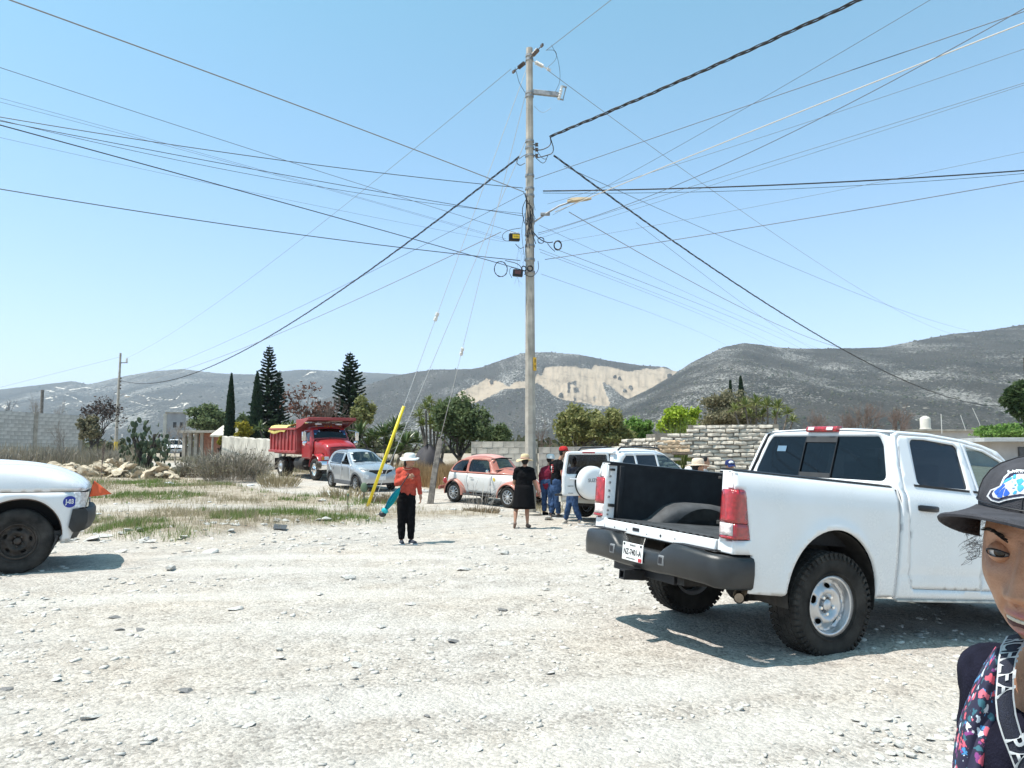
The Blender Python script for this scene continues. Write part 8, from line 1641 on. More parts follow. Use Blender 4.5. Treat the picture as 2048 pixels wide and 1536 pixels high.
def skeleton(h, f, J=None):
 """joints of a standing figure; f = facing (degrees, 0 = +x); J overrides (same frame, metres)"""
 fv = Vector((math.cos(R(f)), math.sin(R(f)), 0)); lv = Vector((-fv.y, fv.x, 0)); P = {'f': fv, 'l': lv, 'h': h}
 P['pelvis'] = Vector((0, 0, .53*h)); P['waist'] = Vector((0, 0, .61*h)); P['chest'] = Vector((0, 0, .73*h)); P['neck'] = Vector((0, 0, .82*h)); P['head'] = Vector((0, 0, .925*h))+fv*.015*h
 for s, k in ((1, 'L'), (-1, 'R')):
  P['hip'+k] = lv*.055*h*s+Vector((0, 0, .52*h)); P['knee'+k] = lv*.058*h*s+Vector((0, 0, .285*h))+fv*.01; P['ankle'+k] = lv*.06*h*s+Vector((0, 0, .05*h)); P['toe'+k] = P['ankle'+k]+fv*.11*h-Vector((0, 0, .028*h)); P['sho'+k] = lv*.105*h*s+Vector((0, 0, .80*h)); P['elb'+k] = lv*.135*h*s+Vector((0, 0, .63*h)); P['wri'+k] = lv*.14*h*s+Vector((0, 0, .485*h))+fv*.03*h
 for k, v in (J or {}).items(): P[k] = Vector(v)
 return P
def person(label, loc, h, f, J=None, look=None, shirt=None, sleeve=1.0, trousers=None, skirt=None, shoes=None, hair='short', stout=1.0, skin=None, z=None, hat=None, bust=0, hem=.50, cuffs=.07, shirt_disp=.024):
 sk = skin or SKIN; b = (loc[0], loc[1], (G(loc[0], loc[1]) if z is None else z)); T = empty('person', b, 0, 0, 0, label, 'person'); P = skeleton(h, f, J); fv, lv = P['f'], P['l']; up = Vector((0, 0, 1)); lk = Vector((math.cos(R(look if look is not None else f)), math.sin(R(look if look is not None else f)), 0)); ll = Vector((-lk.y, lk.x, 0)); st = stout
 tm = Matrix((fv, lv, up)).transposed(); hm = Matrix((lk, ll, up)).transposed(); B = MB(); hd = P['head']
 B.ball(hd+up*.012*h, (.060*h, .048*h, .066*h), 18, 12, hm); B.ball(hd+lk*.018*h-up*.026*h, (.042*h, .036*h, .042*h), 14, 10, hm); B.cap(hd+lk*.056*h+up*.004*h, hd+lk*.066*h-up*.012*h, .006*h, .0085*h, 8); B.ball(hd+lk*.046*h-up*.053*h, (.013*h, .016*h, .012*h), 10, 8, hm)
 for s in (-1, 1): B.ball(hd+ll*.048*h*s-up*.004*h-lk*.004*h, (.012*h, .006*h, .019*h), 8, 6, hm)
 B.cap(P['neck']-up*.02*h, hd-up*.03*h, .034*h, .032*h)
 def torso(mb, g, lower=True):
  mb.ball(P['chest']+fv*.004*h, (.066*h*st+g, .098*h*st**.6+g, .10*h+g), 18, 12, tm); mb.ball(P['waist'], (.060*h*st+g, .080*h*st+g, .09*h+g), 18, 12, tm)
  for s_, k in ((1, 'L'), (-1, 'R')): mb.cap(P['neck']-up*.03*h, P['sho'+k], .036*h+g*.6, .036*h+g)
  if bust:
   for s_ in (-1, 1): mb.ball(P['chest']+fv*.045*h*st+lv*.042*h*s_-up*.015*h, (.036*h*bust+g, .040*h*bust+g, .040*h*bust+g), 12, 9, tm)
  if lower: mb.ball(P['pelvis'], (.066*h*st+g, .094*h*st+g, .085*h+g), 18, 12, tm)
 torso(B, 0)
 for s, k in ((1, 'L'), (-1, 'R')):
  B.cap(P['sho'+k], P['elb'+k], .029*h*st**.5, .023*h*st**.5); B.cap(P['elb'+k], P['wri'+k], .0235*h*st**.5, .0155*h); B.cap(P['hip'+k], P['knee'+k], .052*h*st**.7, .034*h); B.cap(P['knee'+k]-up*.0, (P['knee'+k]*.62+P['ankle'+k]*.38)-fv*.012*h, .032*h, .031*h); B.cap((P['knee'+k]*.62+P['ankle'+k]*.38)-fv*.012*h, P['ankle'+k], .030*h, .0185*h); B.cap(P['ankle'+k]-fv*.01-up*.018*h, P['toe'+k], .020*h, .016*h)
 soft('body', B, sk, T, .011, 4)
 for k in 'LR':
  d = P['wri'+k]-P['elb'+k]; hand('hand', T, P['wri'+k], P.get('hdir'+k, d), P.get('hside'+k, fv), sk, h/1.65, P.get('curl'+k, Vector((.5, 0, 0))).x, 1)
 # eyes, brows, mouth
 for s in (-1, 1):
  e = MB(); e.ball(hd+lk*.0515*h+ll*.019*h*s+up*.006*h, (.004*h, .0085*h, .005*h), 10, 6, hm); e.build('eye', INK, T); bw = MB(); bw.cap(hd+lk*.0555*h+ll*.010*h*s+up*.018*h, hd+lk*.050*h+ll*.029*h*s+up*.018*h, .0028*h, .002*h, 6); bw.build('eyebrow', HAIRM, T)
 m = MB(); m.cap(hd+lk*.056*h+ll*.012*h-up*.033*h, hd+lk*.056*h-ll*.012*h-up*.033*h, .004*h, .004*h, 8); m.build('mouth', M('lips', (.24, .08, .06), .5), T)
 if hair:
  H = MB(); H.ball(hd-lk*.009*h+up*.022*h, (.062*h, .053*h, .062*h), 16, 10, hm)
  if hair == 'long': H.ball(hd-lk*.042*h-up*.03*h, (.026*h, .042*h, .055*h), 12, 8, hm); H.cap(hd-lk*.048*h-up*.05*h, hd-lk*.055*h-up*.105*h, .022*h, .012*h)
  else: H.ball(hd-lk*.03*h-up*.01*h, (.036*h, .046*h, .045*h), 12, 8, hm)
  # keep the face clear
  H2 = MB()
  soft('hair', H, HAIRM, T, .011, 3)
 if shirt:
  S = MB(); torso(S, .016, False); hemc = Vector((P['waist'].x, P['waist'].y, hem*h)); ring = lambda c, a, b_: [c+fv*a*math.cos(t)+lv*b_*math.sin(t) for t in np.linspace(0, 2*PI, 22)[:-1]]
  S.loft([ring(hemc, .072*h*st, .100*h*st), ring(hemc.lerp(P['waist'], .5), .068*h*st, .096*h*st), ring(P['waist'], .066*h*st, .092*h*st), ring(P['chest'], .06*h*st, .09*h*st)])
  for k in 'LR':
   e = P['elb'+k]; w = P['wri'+k]; s0 = P['sho'+k]
   if sleeve >= 1: S.cap(s0, e, .037*h, .031*h); q = e.lerp(w, .93); S.cap(e, e.lerp(w, .5), .031*h, .027*h); S.tube([e.lerp(w, .4), q], [.028*h, .024*h], 14)
   else: S.cap(s0, s0.lerp(e, .3), .042*h, .042*h); S.tube([s0.lerp(e, .2), s0.lerp(e, sleeve)], [.042*h, .041*h], 14)
  soft('shirt', S, shirt, T, .012, 3, shirt_disp, .06)
 if trousers:
  L = MB(); g = .012; L.ball(P['pelvis'], (.068*h*st+g, .096*h*st+g, .085*h+g), 18, 12, tm)
  for k in 'LR': L.cap(P['hip'+k], P['knee'+k], .063*h*st**.7, .048*h); L.cap(P['knee'+k], P['knee'+k].lerp(P['ankle'+k], .5)-fv*.008*h, .047*h, .044*h); L.tube([P['knee'+k].lerp(P['ankle'+k], .4), P['ankle'+k]+up*cuffs*h*.2], [.044*h, .035*h], 14)
  soft('trousers', L, trousers, T, .012, 3, .024, .07)
 if skirt:
  mat, zb = skirt; c0 = Vector((P['pelvis'].x, P['pelvis'].y, .60*h)); n = 40; rg = []
  for t in np.linspace(0, 1, 9):
   c = Vector((c0.x, c0.y, c0.z+(zb*h-c0.z)*t)); a = (.070+.030*t**.8)*h*st; b_ = (.098+.020*t**.8)*h*st; rg.append([c+fv*(a*math.cos(u)*(1+.05*t*math.sin(6*u)))+lv*(b_*math.sin(u)*(1+.05*t*math.cos(7*u))) for u in np.linspace(0, 2*PI, n+1)[:-1]])
  S = MB(); S.loft(rg, True, False); o = S.build('skirt', mat, T, 60); sd = o.modifiers.new('s', 'SOLIDIFY'); sd.thickness = .008
 if shoes:
  for k in 'LR':
   a, t = P['ankle'+k], P['toe'+k]; S = MB(); d = (t-a); d.z = 0; d.normalize(); zf = min(a.z, t.z); S.cap(a-d*.02*h-up*.020*h, a-up*.004*h, .024*h, .022*h); S.cap(a-up*.014*h, t+d*.01*h-up*.004*h, .024*h, .019*h); S.cap(a-d*.016*h-up*.028*h, t+d*.012*h-up*.010*h, .020*h, .018*h); o = soft('shoe', S, shoes[0], T, .009, 3)
   if len(shoes) > 1: q = MB(); sd = d.cross(up); c0 = a-d*.045*h; c1 = t+d*.035*h; zz = P['toe'+k].z-.028*h; q.loft([[Vector((c.x, c.y, z_))+sd*w for z_ in (zz, zz+.014*h) for w in ((-ww, ww) if z_ == zz else (ww, -ww))] for c, ww in ((c0, .012*h), (c0+d*.02, .022*h), (c0.lerp(c1, .6), .026*h), (c1-d*.02, .022*h), (c1, .010*h))]); q.build('sole', shoes[1], o, 50, .004)
 if hat: hat(T, P, hd, lk, ll, h)
 return T, P
def brim_hat(mat, brim=.15, crown=.10, tilt=0, band=None, wave=.012, tall=1.0, name='hat', lift=.0, roll=0.0):
 def make(T, P, hd, lk, ll, h):
  m = MB(); n = 36; c = hd+Vector((0, 0, .028*h+lift)); rg = []; up = Vector((0, 0, 1))
  def ring(rx, ry, z, wv=0, rl=0): return [c+lk*rx*math.cos(t)+ll*ry*math.sin(t)+up*(z+wv*math.sin(2*t+.6)-wv*.6*math.cos(3*t)+rl*abs(math.sin(t))**2.2) for t in np.linspace(0, 2*PI, n+1)[:-1]]
  R0 = .067*h; rg = [ring(brim, brim*.95, -.030, wave, roll), ring((brim+R0)/2, (brim+R0)/2*.95, -.006, wave*.4, roll*.4), ring(R0*1.04, R0*.96, 0), ring(R0*1.0, R0*.92, crown*.45*tall), ring(R0*.90, R0*.80, crown*.85*tall), ring(R0*.60, R0*.50, crown*1.0*tall), ring(.004, .004, crown*1.02*tall)]
  m.loft(rg, True, False); o = m.build(name, mat, T, 60); s = o.modifiers.new('s', 'SOLIDIFY'); s.thickness = .004
  if band: b = MB(); b.loft([ring(R0*1.06, R0*.98, z) for z in (.004, .034)], True, False); bo = b.build('hat_band', band, o, 60); s = bo.modifiers.new('s', 'SOLIDIFY'); s.thickness = .005
  o.rotation_euler = (0, 0, 0)
 return make
def cap_hat(mat, panel_mat=None, back=False):
 def make(T, P, hd, lk, ll, h):
  m = MB(); c = hd+Vector((0, 0, .022*h)); up = Vector((0, 0, 1)); n = 30
  ring = lambda r, z: [c+lk*r*.068*h*math.cos(t)+ll*r*.060*h*math.sin(t)+up*z*h for t in np.linspace(0, 2*PI, n+1)[:-1]]
  m.loft([ring(1.0, 0), ring(1.0, .022), ring(.88, .046), ring(.55, .062), ring(.02, .066)], True, False); o = m.build('cap', mat, T, 60)
  b = MB(); d = -1 if back else 1; V = []
  for i in range(6):
   t = i/5; V.append([c+lk*d*(.060*h+.062*h*t*(1-.25*(q/.9)**2))+ll*q*.058*h*(1-.15*t)+up*(.002*h-.016*h*t-.02*h*(q/.9)**2*t) for q in np.linspace(-.9, .9, 9)])
  b.loft(V, False, False); bo = b.build('cap_brim', mat, o, 60); s = bo.modifiers.new('s', 'SOLIDIFY'); s.thickness = .004
  if panel_mat: p = MB(); p.ball(c+lk*.056*h+up*.028*h, (.012*h, .032*h, .024*h), 12, 8, Matrix((lk, ll, up)).transposed()); p.build('cap_front', panel_mat, o)
 return make
def cloth(name, c, var=.15, sc=14, rough=.95): return M(name, c, rough, 0, var, sc, .25, 300, spec=.08)
def build_people():
 JEAN = cloth('denim', (.035, .065, .135), .35, 9); BLK = cloth('black_cloth', (.007, .007, .008)); SOLE = M('sole_white', (.55, .55, .54), .8)
 # woman in red with white hat, furled umbrella
 g = gp(813, 1087); k = lambda px, py, y=0: (at(px, py, g.y+y).x-g.x, y, at(px, py, g.y+y).z-G(g.x, g.y))
 J = {'ankleL': k(822, 1080, .02), 'ankleR': k(803, 1081, -.02), 'toeL': (k(832, 1084)[0], -.13, .035), 'toeR': (k(808, 1086)[0], -.17, .035), 'kneeL': k(822, 1045), 'kneeR': k(803, 1046, -.02), 'hipL': k(821, 1003), 'hipR': k(804, 1003), 'shoR': k(799, 943), 'elbR': k(793, 967, -.06), 'wriR': k(817, 954, -.24), 'hdirR': (.8, -.3, .35), 'hsideR': (0, -.3, .9), 'curlR': (.95, 0, 0), 'shoL': k(833, 944), 'elbL': k(838, 970, .02), 'wriL': k(841, 991, -.04), 'hdirL': (.12, -.1, -1), 'hsideL': (0, -1, 0), 'neck': k(816, 935), 'head': k(817, 921, -.01), 'chest': k(816, 955), 'waist': k(816, 974), 'pelvis': k(814, 992)}
 for q in ('head',): J[q] = (J[q][0]+.02, J[q][1], J[q][2])
 T, P = person('woman in orange-red top, black trousers and white sun hat holding a furled teal umbrella', (g.x, g.y), 1.60, -78, J, -28, cloth('coral_knit', (.43, .075, .05), .15, 20), 1.0, BLK, None, (M('shoe_dark', (.03, .035, .05), .8), SOLE), 'long', .96, None, None, brim_hat(M('hat_white', (.66, .68, .66), .85, 0, .06, 20, .2, 200), .180, .095, wave=.03), .9, .535)
 nk = MB(); c_ = P['neck']; nk.tube([c_+Vector((.085*math.cos(t), -.055-.05*math.sin(t)*0-.03*math.sin(t), -.035*math.sin(t)-.0)) for t in np.linspace(0, PI, 12)], .004, 6); nk.build('necklace', M('beads', (.5, .4, .25), .4), T)
 # umbrella
 hnd = at(815, 953, g.y-.26); tip = at(764, 1030, g.y-.30); d = (tip-hnd); U = empty('umbrella', tuple(hnd), 0, 0, 0, 'furled teal umbrella hanging from the hand of the woman in red', 'umbrella'); dn = d.normalized(); u = dn.cross(Vector((0, 1, 0))).normalized(); w = u.cross(dn); L = d.length
 m = MB(); m.tube([Vector((0, 0, 0))-dn*.05, dn*L*.45], .009, 8); m.build('shaft', INK, U); TE = leafmat('umbrella_teal', [(.0, .16, .20), (.01, .33, .36), (.005, .08, .16), (.05, .5, .5)], .5, .1); seg = 16
 for s in range(seg):
  t0, t1 = 2*PI*s/seg, 2*PI*(s+1)/seg; V = []
  for i, t in enumerate(np.linspace(.30, .86, 9)):
   r = .012+.05*math.sin(PI*min(1, (t-.28)/.62))**.8;
   for a in (t0, (t0+t1)/2, t1): rr = r*(1.0 if a != (t0+t1)/2 else .78); V.append(dn*L*t+(u*math.cos(a+t*2)+w*math.sin(a+t*2))*rr)
  F = []
  for i in range(8): F += [(i*3, i*3+1, i*3+4, i*3+3), (i*3+1, i*3+2, i*3+5, i*3+4)]
  link_mesh('canopy_fold', V, F, TE, U, 60)
 kn = MB(); kn.tube([dn*L*.84, dn*L*.87, dn*L*.91, dn*L*.94], [.035, .062, .060, .045], 12); kn.build('canopy_edge', M('teal_light', (.01, .35, .38), .5, 0, .3, 20), U); kb = MB(); kb.ball(dn*L*.975, (.068, .06, .055), 14, 10); kb.build('handle_knob', M('umbrella_dark', (.012, .014, .02), .5, 0, .3, 20), U); lp = MB(); lp.tube([Vector((.01, -.02, .02)), Vector((.03, -.03, .05)), Vector((-.0, -.02, .06)), Vector((-.03, 0, .02))], .006, 6); lp.build('wrist_loop', INK, U)
 # woman in black walking away
 g = gp(1043, 1057); k = lambda px, py, y=0: (at(px, py, g.y+y).x-g.x, y, at(px, py, g.y+y).z-G(g.x, g.y))
 J = {'ankleL': (k(1030, 1052)[0], -.12, .14), 'toeL': (k(1030, 1058)[0]-.01, -.03, .03), 'ankleR': (k(1055, 1050)[0], .02, .085), 'toeR': (k(1058, 1052)[0]+.02, .20, .035), 'kneeL': (k(1032, 1030)[0], .02, .42), 'kneeR': (k(1054, 1030)[0], .05, .42), 'hipL': k(1039, 1008), 'hipR': k(1056, 1008), 'shoL': k(1034, 941), 'shoR': k(1063, 941), 'elbL': k(1028, 965, .05), 'wriL': k(1034, 972, .24), 'elbR': k(1070, 966, .04), 'wriR': k(1076, 984, .08), 'neck': k(1049, 933), 'head': k(1050, 922, .02), 'chest': k(1049, 952), 'waist': k(1048, 975), 'pelvis': k(1048, 993), 'hdirR': (.2, .2, -1), 'hsideR': (0, 1, 0), 'hsideL': (0, .3, 1)}
 STRAW = M('straw_hat', (.56, .44, .26), .9, 0, .15, 30, .5, 200)
 T, P = person('woman in black top and skirt walking away under a wide straw hat', (g.x, g.y), 1.55, 88, J, 88, BLK, .75, None, (BLK, .27), (M('sandal_brown', (.16, .10, .075), .8),), 'short', 1.32, None, None, brim_hat(STRAW, .21, .115, band=M('hat_band_pink', (.42, .24, .20), .8), wave=.022, tall=1.0), 0, .44)
 # man in maroon with white hat, bending to the boot
 g2 = (at(1095, 1030, 20.3).x, 20.3); k = lambda px, py, y=0: (at(px, py, g2[1]+y).x-g2[0], y, at(px, py, g2[1]+y).z-G(*g2))
 person('person in maroon shirt and white hat behind the man in black', g2, 1.66, 60, {'head': k(1101, 919, .05), 'neck': k(1097, 931), 'chest': k(1094, 948), 'shoL': k(1086, 940, .1), 'shoR': k(1105, 940, -.08), 'waist': k(1095, 968), 'wriR': k(1106, 962, .25)}, 40, cloth('maroon', (.17, .02, .04)), 1.0, JEAN, None, (BLK,), 'short', 1.1, hat=brim_hat(M('hat_white', (.66, .68, .66)), .12, .10, wave=.01))
 # man in black printed T-shirt
 g3 = (at(1112, 1035, 19.4).x, 19.4); k = lambda px, py, y=0: (at(px, py, g3[1]+y).x-g3[0], y, at(px, py, g3[1]+y).z-G(*g3))
 J = {'ankleL': (k(1103, 1030)[0], .10, .085), 'toeL': (k(1112, 1036)[0], -.02, .035), 'ankleR': (k(1117, 1032)[0], -.05, .085), 'toeR': (k(1126, 1036)[0], -.12, .035), 'head': k(1127, 904, -.02), 'neck': k(1119, 919), 'chest': k(1114, 938), 'waist': k(1112, 962), 'pelvis': k(1111, 978), 'shoL': k(1104, 928, .16), 'shoR': k(1122, 929, -.14), 'elbR': k(1125, 950, -.22), 'wriR': k(1130, 966, -.05), 'elbL': k(1106, 950, .25), 'wriL': k(1116, 966, .35)}
 T, P = person('man in black printed T-shirt, blue jeans and red cap at the open rear door', g3, 1.74, 10, J, 5, BLK, .55, JEAN, None, (M('shoe_black', (.015, .015, .016), .7), SOLE), 'short', 1.2, hat=cap_hat(cloth('red_cap', (.42, .03, .03))), hem=.50)
 # back print: pale figure and red bars, lying on the shirt
 bk = P['chest']-P['f']*.135
 for q, (dz, dl, w, h_, c_) in enumerate(((.02, .03, .05, .11, 'w'), (-.06, .04, .03, .08, 'w'), (.09, -.02, .07, .03, 'r'), (.045, -.045, .05, .025, 'r'), (.0, -.055, .045, .025, 'r'), (-.045, -.055, .05, .025, 'r'), (-.09, -.045, .05, .025, 'r'))):
  m = MB(); m.ball(P['chest']-P['f']*(.118-.02*abs(dl)/.05)+P['l']*(dl+.01)+Vector((-.02, -.055, dz+.01)), (w*.5, .02, h_*.5), 10, 6, Matrix.Rotation(R(10), 3, 'Z')); m.build('shirt_print', M('print_white', (.6, .6, .6), .8) if c_ == 'w' else M('print_red', (.45, .05, .05), .8), T)
 # person hidden by the open door, only legs show
 g4 = (at(1146, 1048, 17.55).x, 17.55)
 person('person in jeans standing behind the open rear door, mostly hidden', g4, 1.56, 20, {'ankleL': (at(1132, 1040, 17.6).x-g4[0], .12, .085), 'toeL': (at(1126, 1046, 17.6).x-g4[0], -.0, .035), 'kneeL': (at(1138, 1015, 17.6).x-g4[0], .02, .44), 'ankleR': (at(1160, 1044, 17.5).x-g4[0], -.06, .085), 'toeR': (at(1166, 1050, 17.5).x-g4[0], -.14, .035)}, 20, cloth('dark_blue_shirt', (.03, .04, .08)), .6, JEAN, None, (M('shoe_beige', (.42, .38, .32), .8), SOLE), 'short', 1.0)
 # three figures beyond the load bed
 def beyond(px, py_top, d, h, lab, f, look, shirt, hat, hair='short', top=0, **kw):
  p = at(px, py_top, d); person(lab, (p.x, d), h, f, None, look, shirt, .5, JEAN, None, (BLK,), hair, 1.0, hat=hat, z=p.z-h-top, **kw)
 beyond(1393, 914, 11.6, 1.42, 'person under a wide pale straw hat beyond the pickup bed', 10, 8, cloth('pale_shirt', (.5, .47, .42)), brim_hat(M('hat_pale_straw', (.62, .50, .38), .9, 0, .1, 30, .4, 200), .20, .10, wave=.014, roll=.035), top=.05)
 beyond(1407, 914, 15.5, 1.54, 'dark-haired person beyond the pickup bed, behind the straw hat', -20, -15, cloth('grey_shirt', (.3, .3, .3)), None, top=-.01)
 beyond(1459, 919, 14.0, 1.47, 'person in blue and white cap and blue shirt beyond the pickup bed', -95, -90, cloth('blue_shirt', (.06, .20, .52)), cap_hat(cloth('navy_cap', (.02, .03, .10)), PLATEW), top=.02)
build_people()
# ------------------------------------------------------------------ woman in the cap, close at the right edge
def build_near_woman():
 E = at(1993, 1106, .86); roll = R(7); fa = R(210); f0 = Vector((math.cos(fa), math.sin(fa), 0)); l0 = Vector((-f0.y, f0.x, 0)); up0 = Vector((0, 0, 1)); f = (f0*math.cos(R(4))-up0*math.sin(R(4))).normalized(); l = (l0*math.cos(roll)-up0*math.sin(roll)).normalized(); u = f.cross(l).normalized(); Mx = Matrix((f, l, u)).transposed()
 O = E-Mx @ Vector((.082, -.0325, .005)); T = empty('person', (O.x, O.y, G(O.x, O.y)), 0, 0, 0, 'woman in dark cap, floral scarf and lettered strap, cut by the right edge', 'person'); b0 = Vector((O.x, O.y, G(O.x, O.y))); W = lambda p: O+Mx @ Vector(p)-b0; pxl = lambda px, py, Y: at(px, py, Y)-b0
 # head surface
 nu, nv = 220, 170; V = []; lip = []; g2 = lambda a, b, sa, sb: math.exp(-(a/sa)**2-(b/sb)**2)
 for j in range(nv+1):
  th = PI*j/nv
  for i in range(nu):
   ph = 2*PI*i/nu; dx, dy, dz = math.sin(th)*math.cos(ph), math.sin(th)*math.sin(ph), math.cos(th)
   sg = lambda q, e: math.copysign(abs(q)**e, q); x = .090*sg(dx, .86); y = .0735*sg(dy, .92); z = .118*dz
   if dz < 0:
    t = -dz; y *= 1-.42*t**1.7
    if x < 0: x *= 1-.50*t
    else: x *= 1-.06*t*t
   if x > 0:
    k = float(sstep(0, .05, x)); ay = abs(y)
    n = .006*g2(ay-.030, z-.030, .022, .010)-.0135*g2(ay-.0325, z-.005, .0175, .0135)+.007*g2(ay-.048, z+.024, .02, .02)
    hgt = float(np.interp(z, [-.046, -.040, -.032, -.015, .010, .026], [0, .017, .029, .021, .010, .003])); n += hgt*math.exp(-(y/(.0078+.0032*float(sstep(.0, -.035, z))))**2)
    n += .0125*g2(ay-.0135, z+.036, .0072, .0075)-.008*g2(ay-.0085, z+.0445, .0042, .0032)
    n += .0095*g2(y, z+.066, .030, .022)+.0042*g2(y, z+.0575, .021, .0042)+.0100*g2(y, z+.0765, .020, .0062)-.0105*g2(0, z+.0665, 1, .0030)*float(1-sstep(.019, .027, ay))
    n += .0115*g2(y, z+.108, .020, .014)-.0035*g2(y, z+.091, .02, .005)-.0032*math.exp(-((ay-(.019+(-.040-z)*.42))/.0035)**2)*float(sstep(-.075, -.06, z))*float(1-sstep(-.045, -.036, z))+.004*g2(ay-.035, z+.058, .012, .02)
    x += n*k
    lip.append(max(g2(y, z+.0565, .025, .0036), g2(y, z+.0775, .024, .0062))*float(1-sstep(.022, .028, ay))*k)
   else: lip.append(0)
   V.append(W((x, y, z)))
 F = [(j*nu+i, (j+1)*nu+i, (j+1)*nu+(i+1) % nu, j*nu+(i+1) % nu) for j in range(nv) for i in range(nu)]
 m, n, li, b = nodes('face_skin'); t1 = noise_node(n, li, 38, 7, rough=.7); t2 = noise_node(n, li, 420, 3); at_ = n.new('ShaderNodeAttribute'); at_.attribute_name = 'lip'; c1 = ramp(n, li, t1.outputs['Fac'], [(.3, (.33, .155, .085)), (.55, (.43, .22, .13)), (.75, (.50, .275, .175))]); mx = n.new('ShaderNodeMix'); mx.data_type = 'RGBA'; li.new(at_.outputs['Fac'], mx.inputs[0]); li.new(c1.outputs[0], mx.inputs[6]); mx.inputs[7].default_value = (.34, .12, .115, 1); li.new(mx.outputs[2], b.inputs['Base Color']); b.inputs['Roughness'].default_value = .48; b.inputs['Subsurface Weight'].default_value = .12; b.inputs['Subsurface Radius'].default_value = (.010, .004, .002); bp = n.new('ShaderNodeBump'); bp.inputs['Strength'].default_value = .35; bp.inputs['Distance'].default_value = .003; li.new(t2.outputs['Fac'], bp.inputs['Height']); li.new(bp.outputs[0], b.inputs['Normal'])
 # body under the clothes runs on from the head: neck, chest, shoulder, arm (one skin)
 hd = link_mesh('body', V, F, m, T, 0); hd.data.shade_smooth(); a = hd.data.attributes.new('lip', 'FLOAT', 'POINT'); a.data.foreach_set('value', lip)
 S = MB(); nk = W((-.02, 0, -.10)); ch = pxl(2160, 1700, .94); S.cap(W((-.03, 0, -.06)), W((-.035, -.005, -.20)), .052, .060); S.ball(ch, (.10, .11, .20)); S.cap(ch+Vector((0, 0, .14)), pxl(2020, 1392, 1.0), .05, .03); S.cap(pxl(2020, 1392, 1.0), pxl(2000, 1720, .99), .028, .028); soft('torso', S, m, T, .008, 6)
 # eyes
 for s in (-1, 1):
  c = Vector((.0715, .0325*s, .005)); e = MB(); e.ball((0, 0, 0), .0122, 20, 14); eo = e.build('eyeball', M('eye_white', (.62, .58, .54), .15, 0, .05), T, 60); eo.location = W(c)
  gz_ = (Mx.transposed() @ (Vector((0, 0, CAM_H))-O)).normalized(); gz_ = (gz_+Vector((.35, 0, -.05))).normalized()
  for r0, r1, col, nm in ((.0, .0058, (.035, .018, .010), 'iris'), (.0, .0026, (.004, .004, .004), 'pupil')):
   q = MB(); x_ = gz_.orthogonal().normalized(); y_ = gz_.cross(x_); rr = .0126 if nm == 'iris' else .0128; rg = [[Mx @ (gz_*math.sqrt(rr*rr-(r1*k)**2)+(x_*math.cos(t)+y_*math.sin(t))*r1*k) for t in np.linspace(0, 2*PI, 21)[:-1]] for k in (1, .66, .33, .01)]; q.loft(rg, True, False); q.build(nm, M('eye_'+nm, col, .08, 0, 0), eo, 60)
  A = np.linspace(-82, 82, 34); lr = .0142
  def shell(el, az, r=lr): return W(c+Vector((math.cos(R(el))*math.cos(R(az)), math.cos(R(el))*math.sin(R(az)), math.sin(R(el))))*r)
  for nm, sgn, op in (('upper_lid', 1, 17), ('lower_lid', -1, 13)):
   q = MB(); rg = []
   for t in np.linspace(0, 1, 9): rg.append([shell(sgn*((op*max(0, math.cos(R(az*90/62)))**.8 if abs(az) < 62 else 0)-(2*s*az/62 if sgn > 0 else 0)*0+t*(72-op*.5)), az*(1-.15*t), lr-(.0016*t)) for az in A])
   q.loft(rg, False, False); q.build(nm, m, T, 60)
   ln = MB(); ln.tube([shell(sgn*(op*max(0, math.cos(R(az*90/62)))**.8+.5), az, lr+.0004) for az in np.linspace(-60, 60, 22)], .0011 if sgn > 0 else .0005, 6); ln.build('lash_line', INK, T)
  bw = MB()
  for k in range(110):
   t = k/109; y = s*(.014+.040*t); z = .0245+.0075*math.sin(t*2.4)-.004*t; x = .094-.016*t-.25*(abs(y)-.012)**2/.03; p = Vector((x+.0015, y, z+random.uniform(-.003, .003)*(1-t*.6))); d = Vector((-.001, s*.006, .0025*(1-1.6*t))); bw.tube([W(p), W(p+d)], [.0005, .0002], 4, False)
  bw.build('eyebrow', HAIRM, T)
 # teeth
 for row, z0, hh in ((0, -.0640, .0044),):
  for k in range(-4, 5):
   a = k*.19; q = MB(); cxy = Vector((.0518+.034*math.cos(a), .029*math.sin(a), z0)); q.box((0, 0, 0), (.004, .0062, hh)); o = q.build('tooth', M('tooth_ivory', (.50, .45, .36), .3, 0, .1), T, 40, .0012); o.matrix_local = Matrix.Translation(W(cxy)) @ (Mx @ Matrix.Rotation(a, 3, 'Z')).to_4x4()
 mo = MB(); mo.ball((0, 0, 0), (.02, .026, .012), 12, 8, Mx); o = mo.build('mouth_inside', M('mouth_dark', (.06, .015, .015), .6), T, 60); o.location = W((.066, 0, -.068))
 ea = MB(); ea.ball(W((-.005, -.074, -.012)), (.020, .009, .032), 14, 10, Mx); ea.build('ear', m, T, 60)
 # hair under the cap with loose curls at the temple
 H = MB(); H.ball(W((-.03, 0, .015)), (.075, .079, .095), 24, 16, Mx); H.ball(W((-.06, -.02, -.05)), (.05, .06, .07), 16, 10, Mx); soft('hair', H, HAIRM, T, .006, 3)
 cu = MB(); rnd = random.Random(3)
 for k in range(64):
  p = Vector((.035+rnd.uniform(-.012, .016), -.0725, .012+rnd.uniform(-.024, .022))); pts = []; a0 = rnd.uniform(0, 6); L = rnd.uniform(.008, .018)
  for i in range(9): t = i/8; pts.append(W(p+Vector((.010*t+.005*math.sin(a0+t*6), -.002-L*.55*t+.003*math.cos(a0+t*7), -L*.8*t+.004*math.sin(a0*2+t*5)))))
  cu.tube(pts, [.00018]*8+[.00008], 4, False)
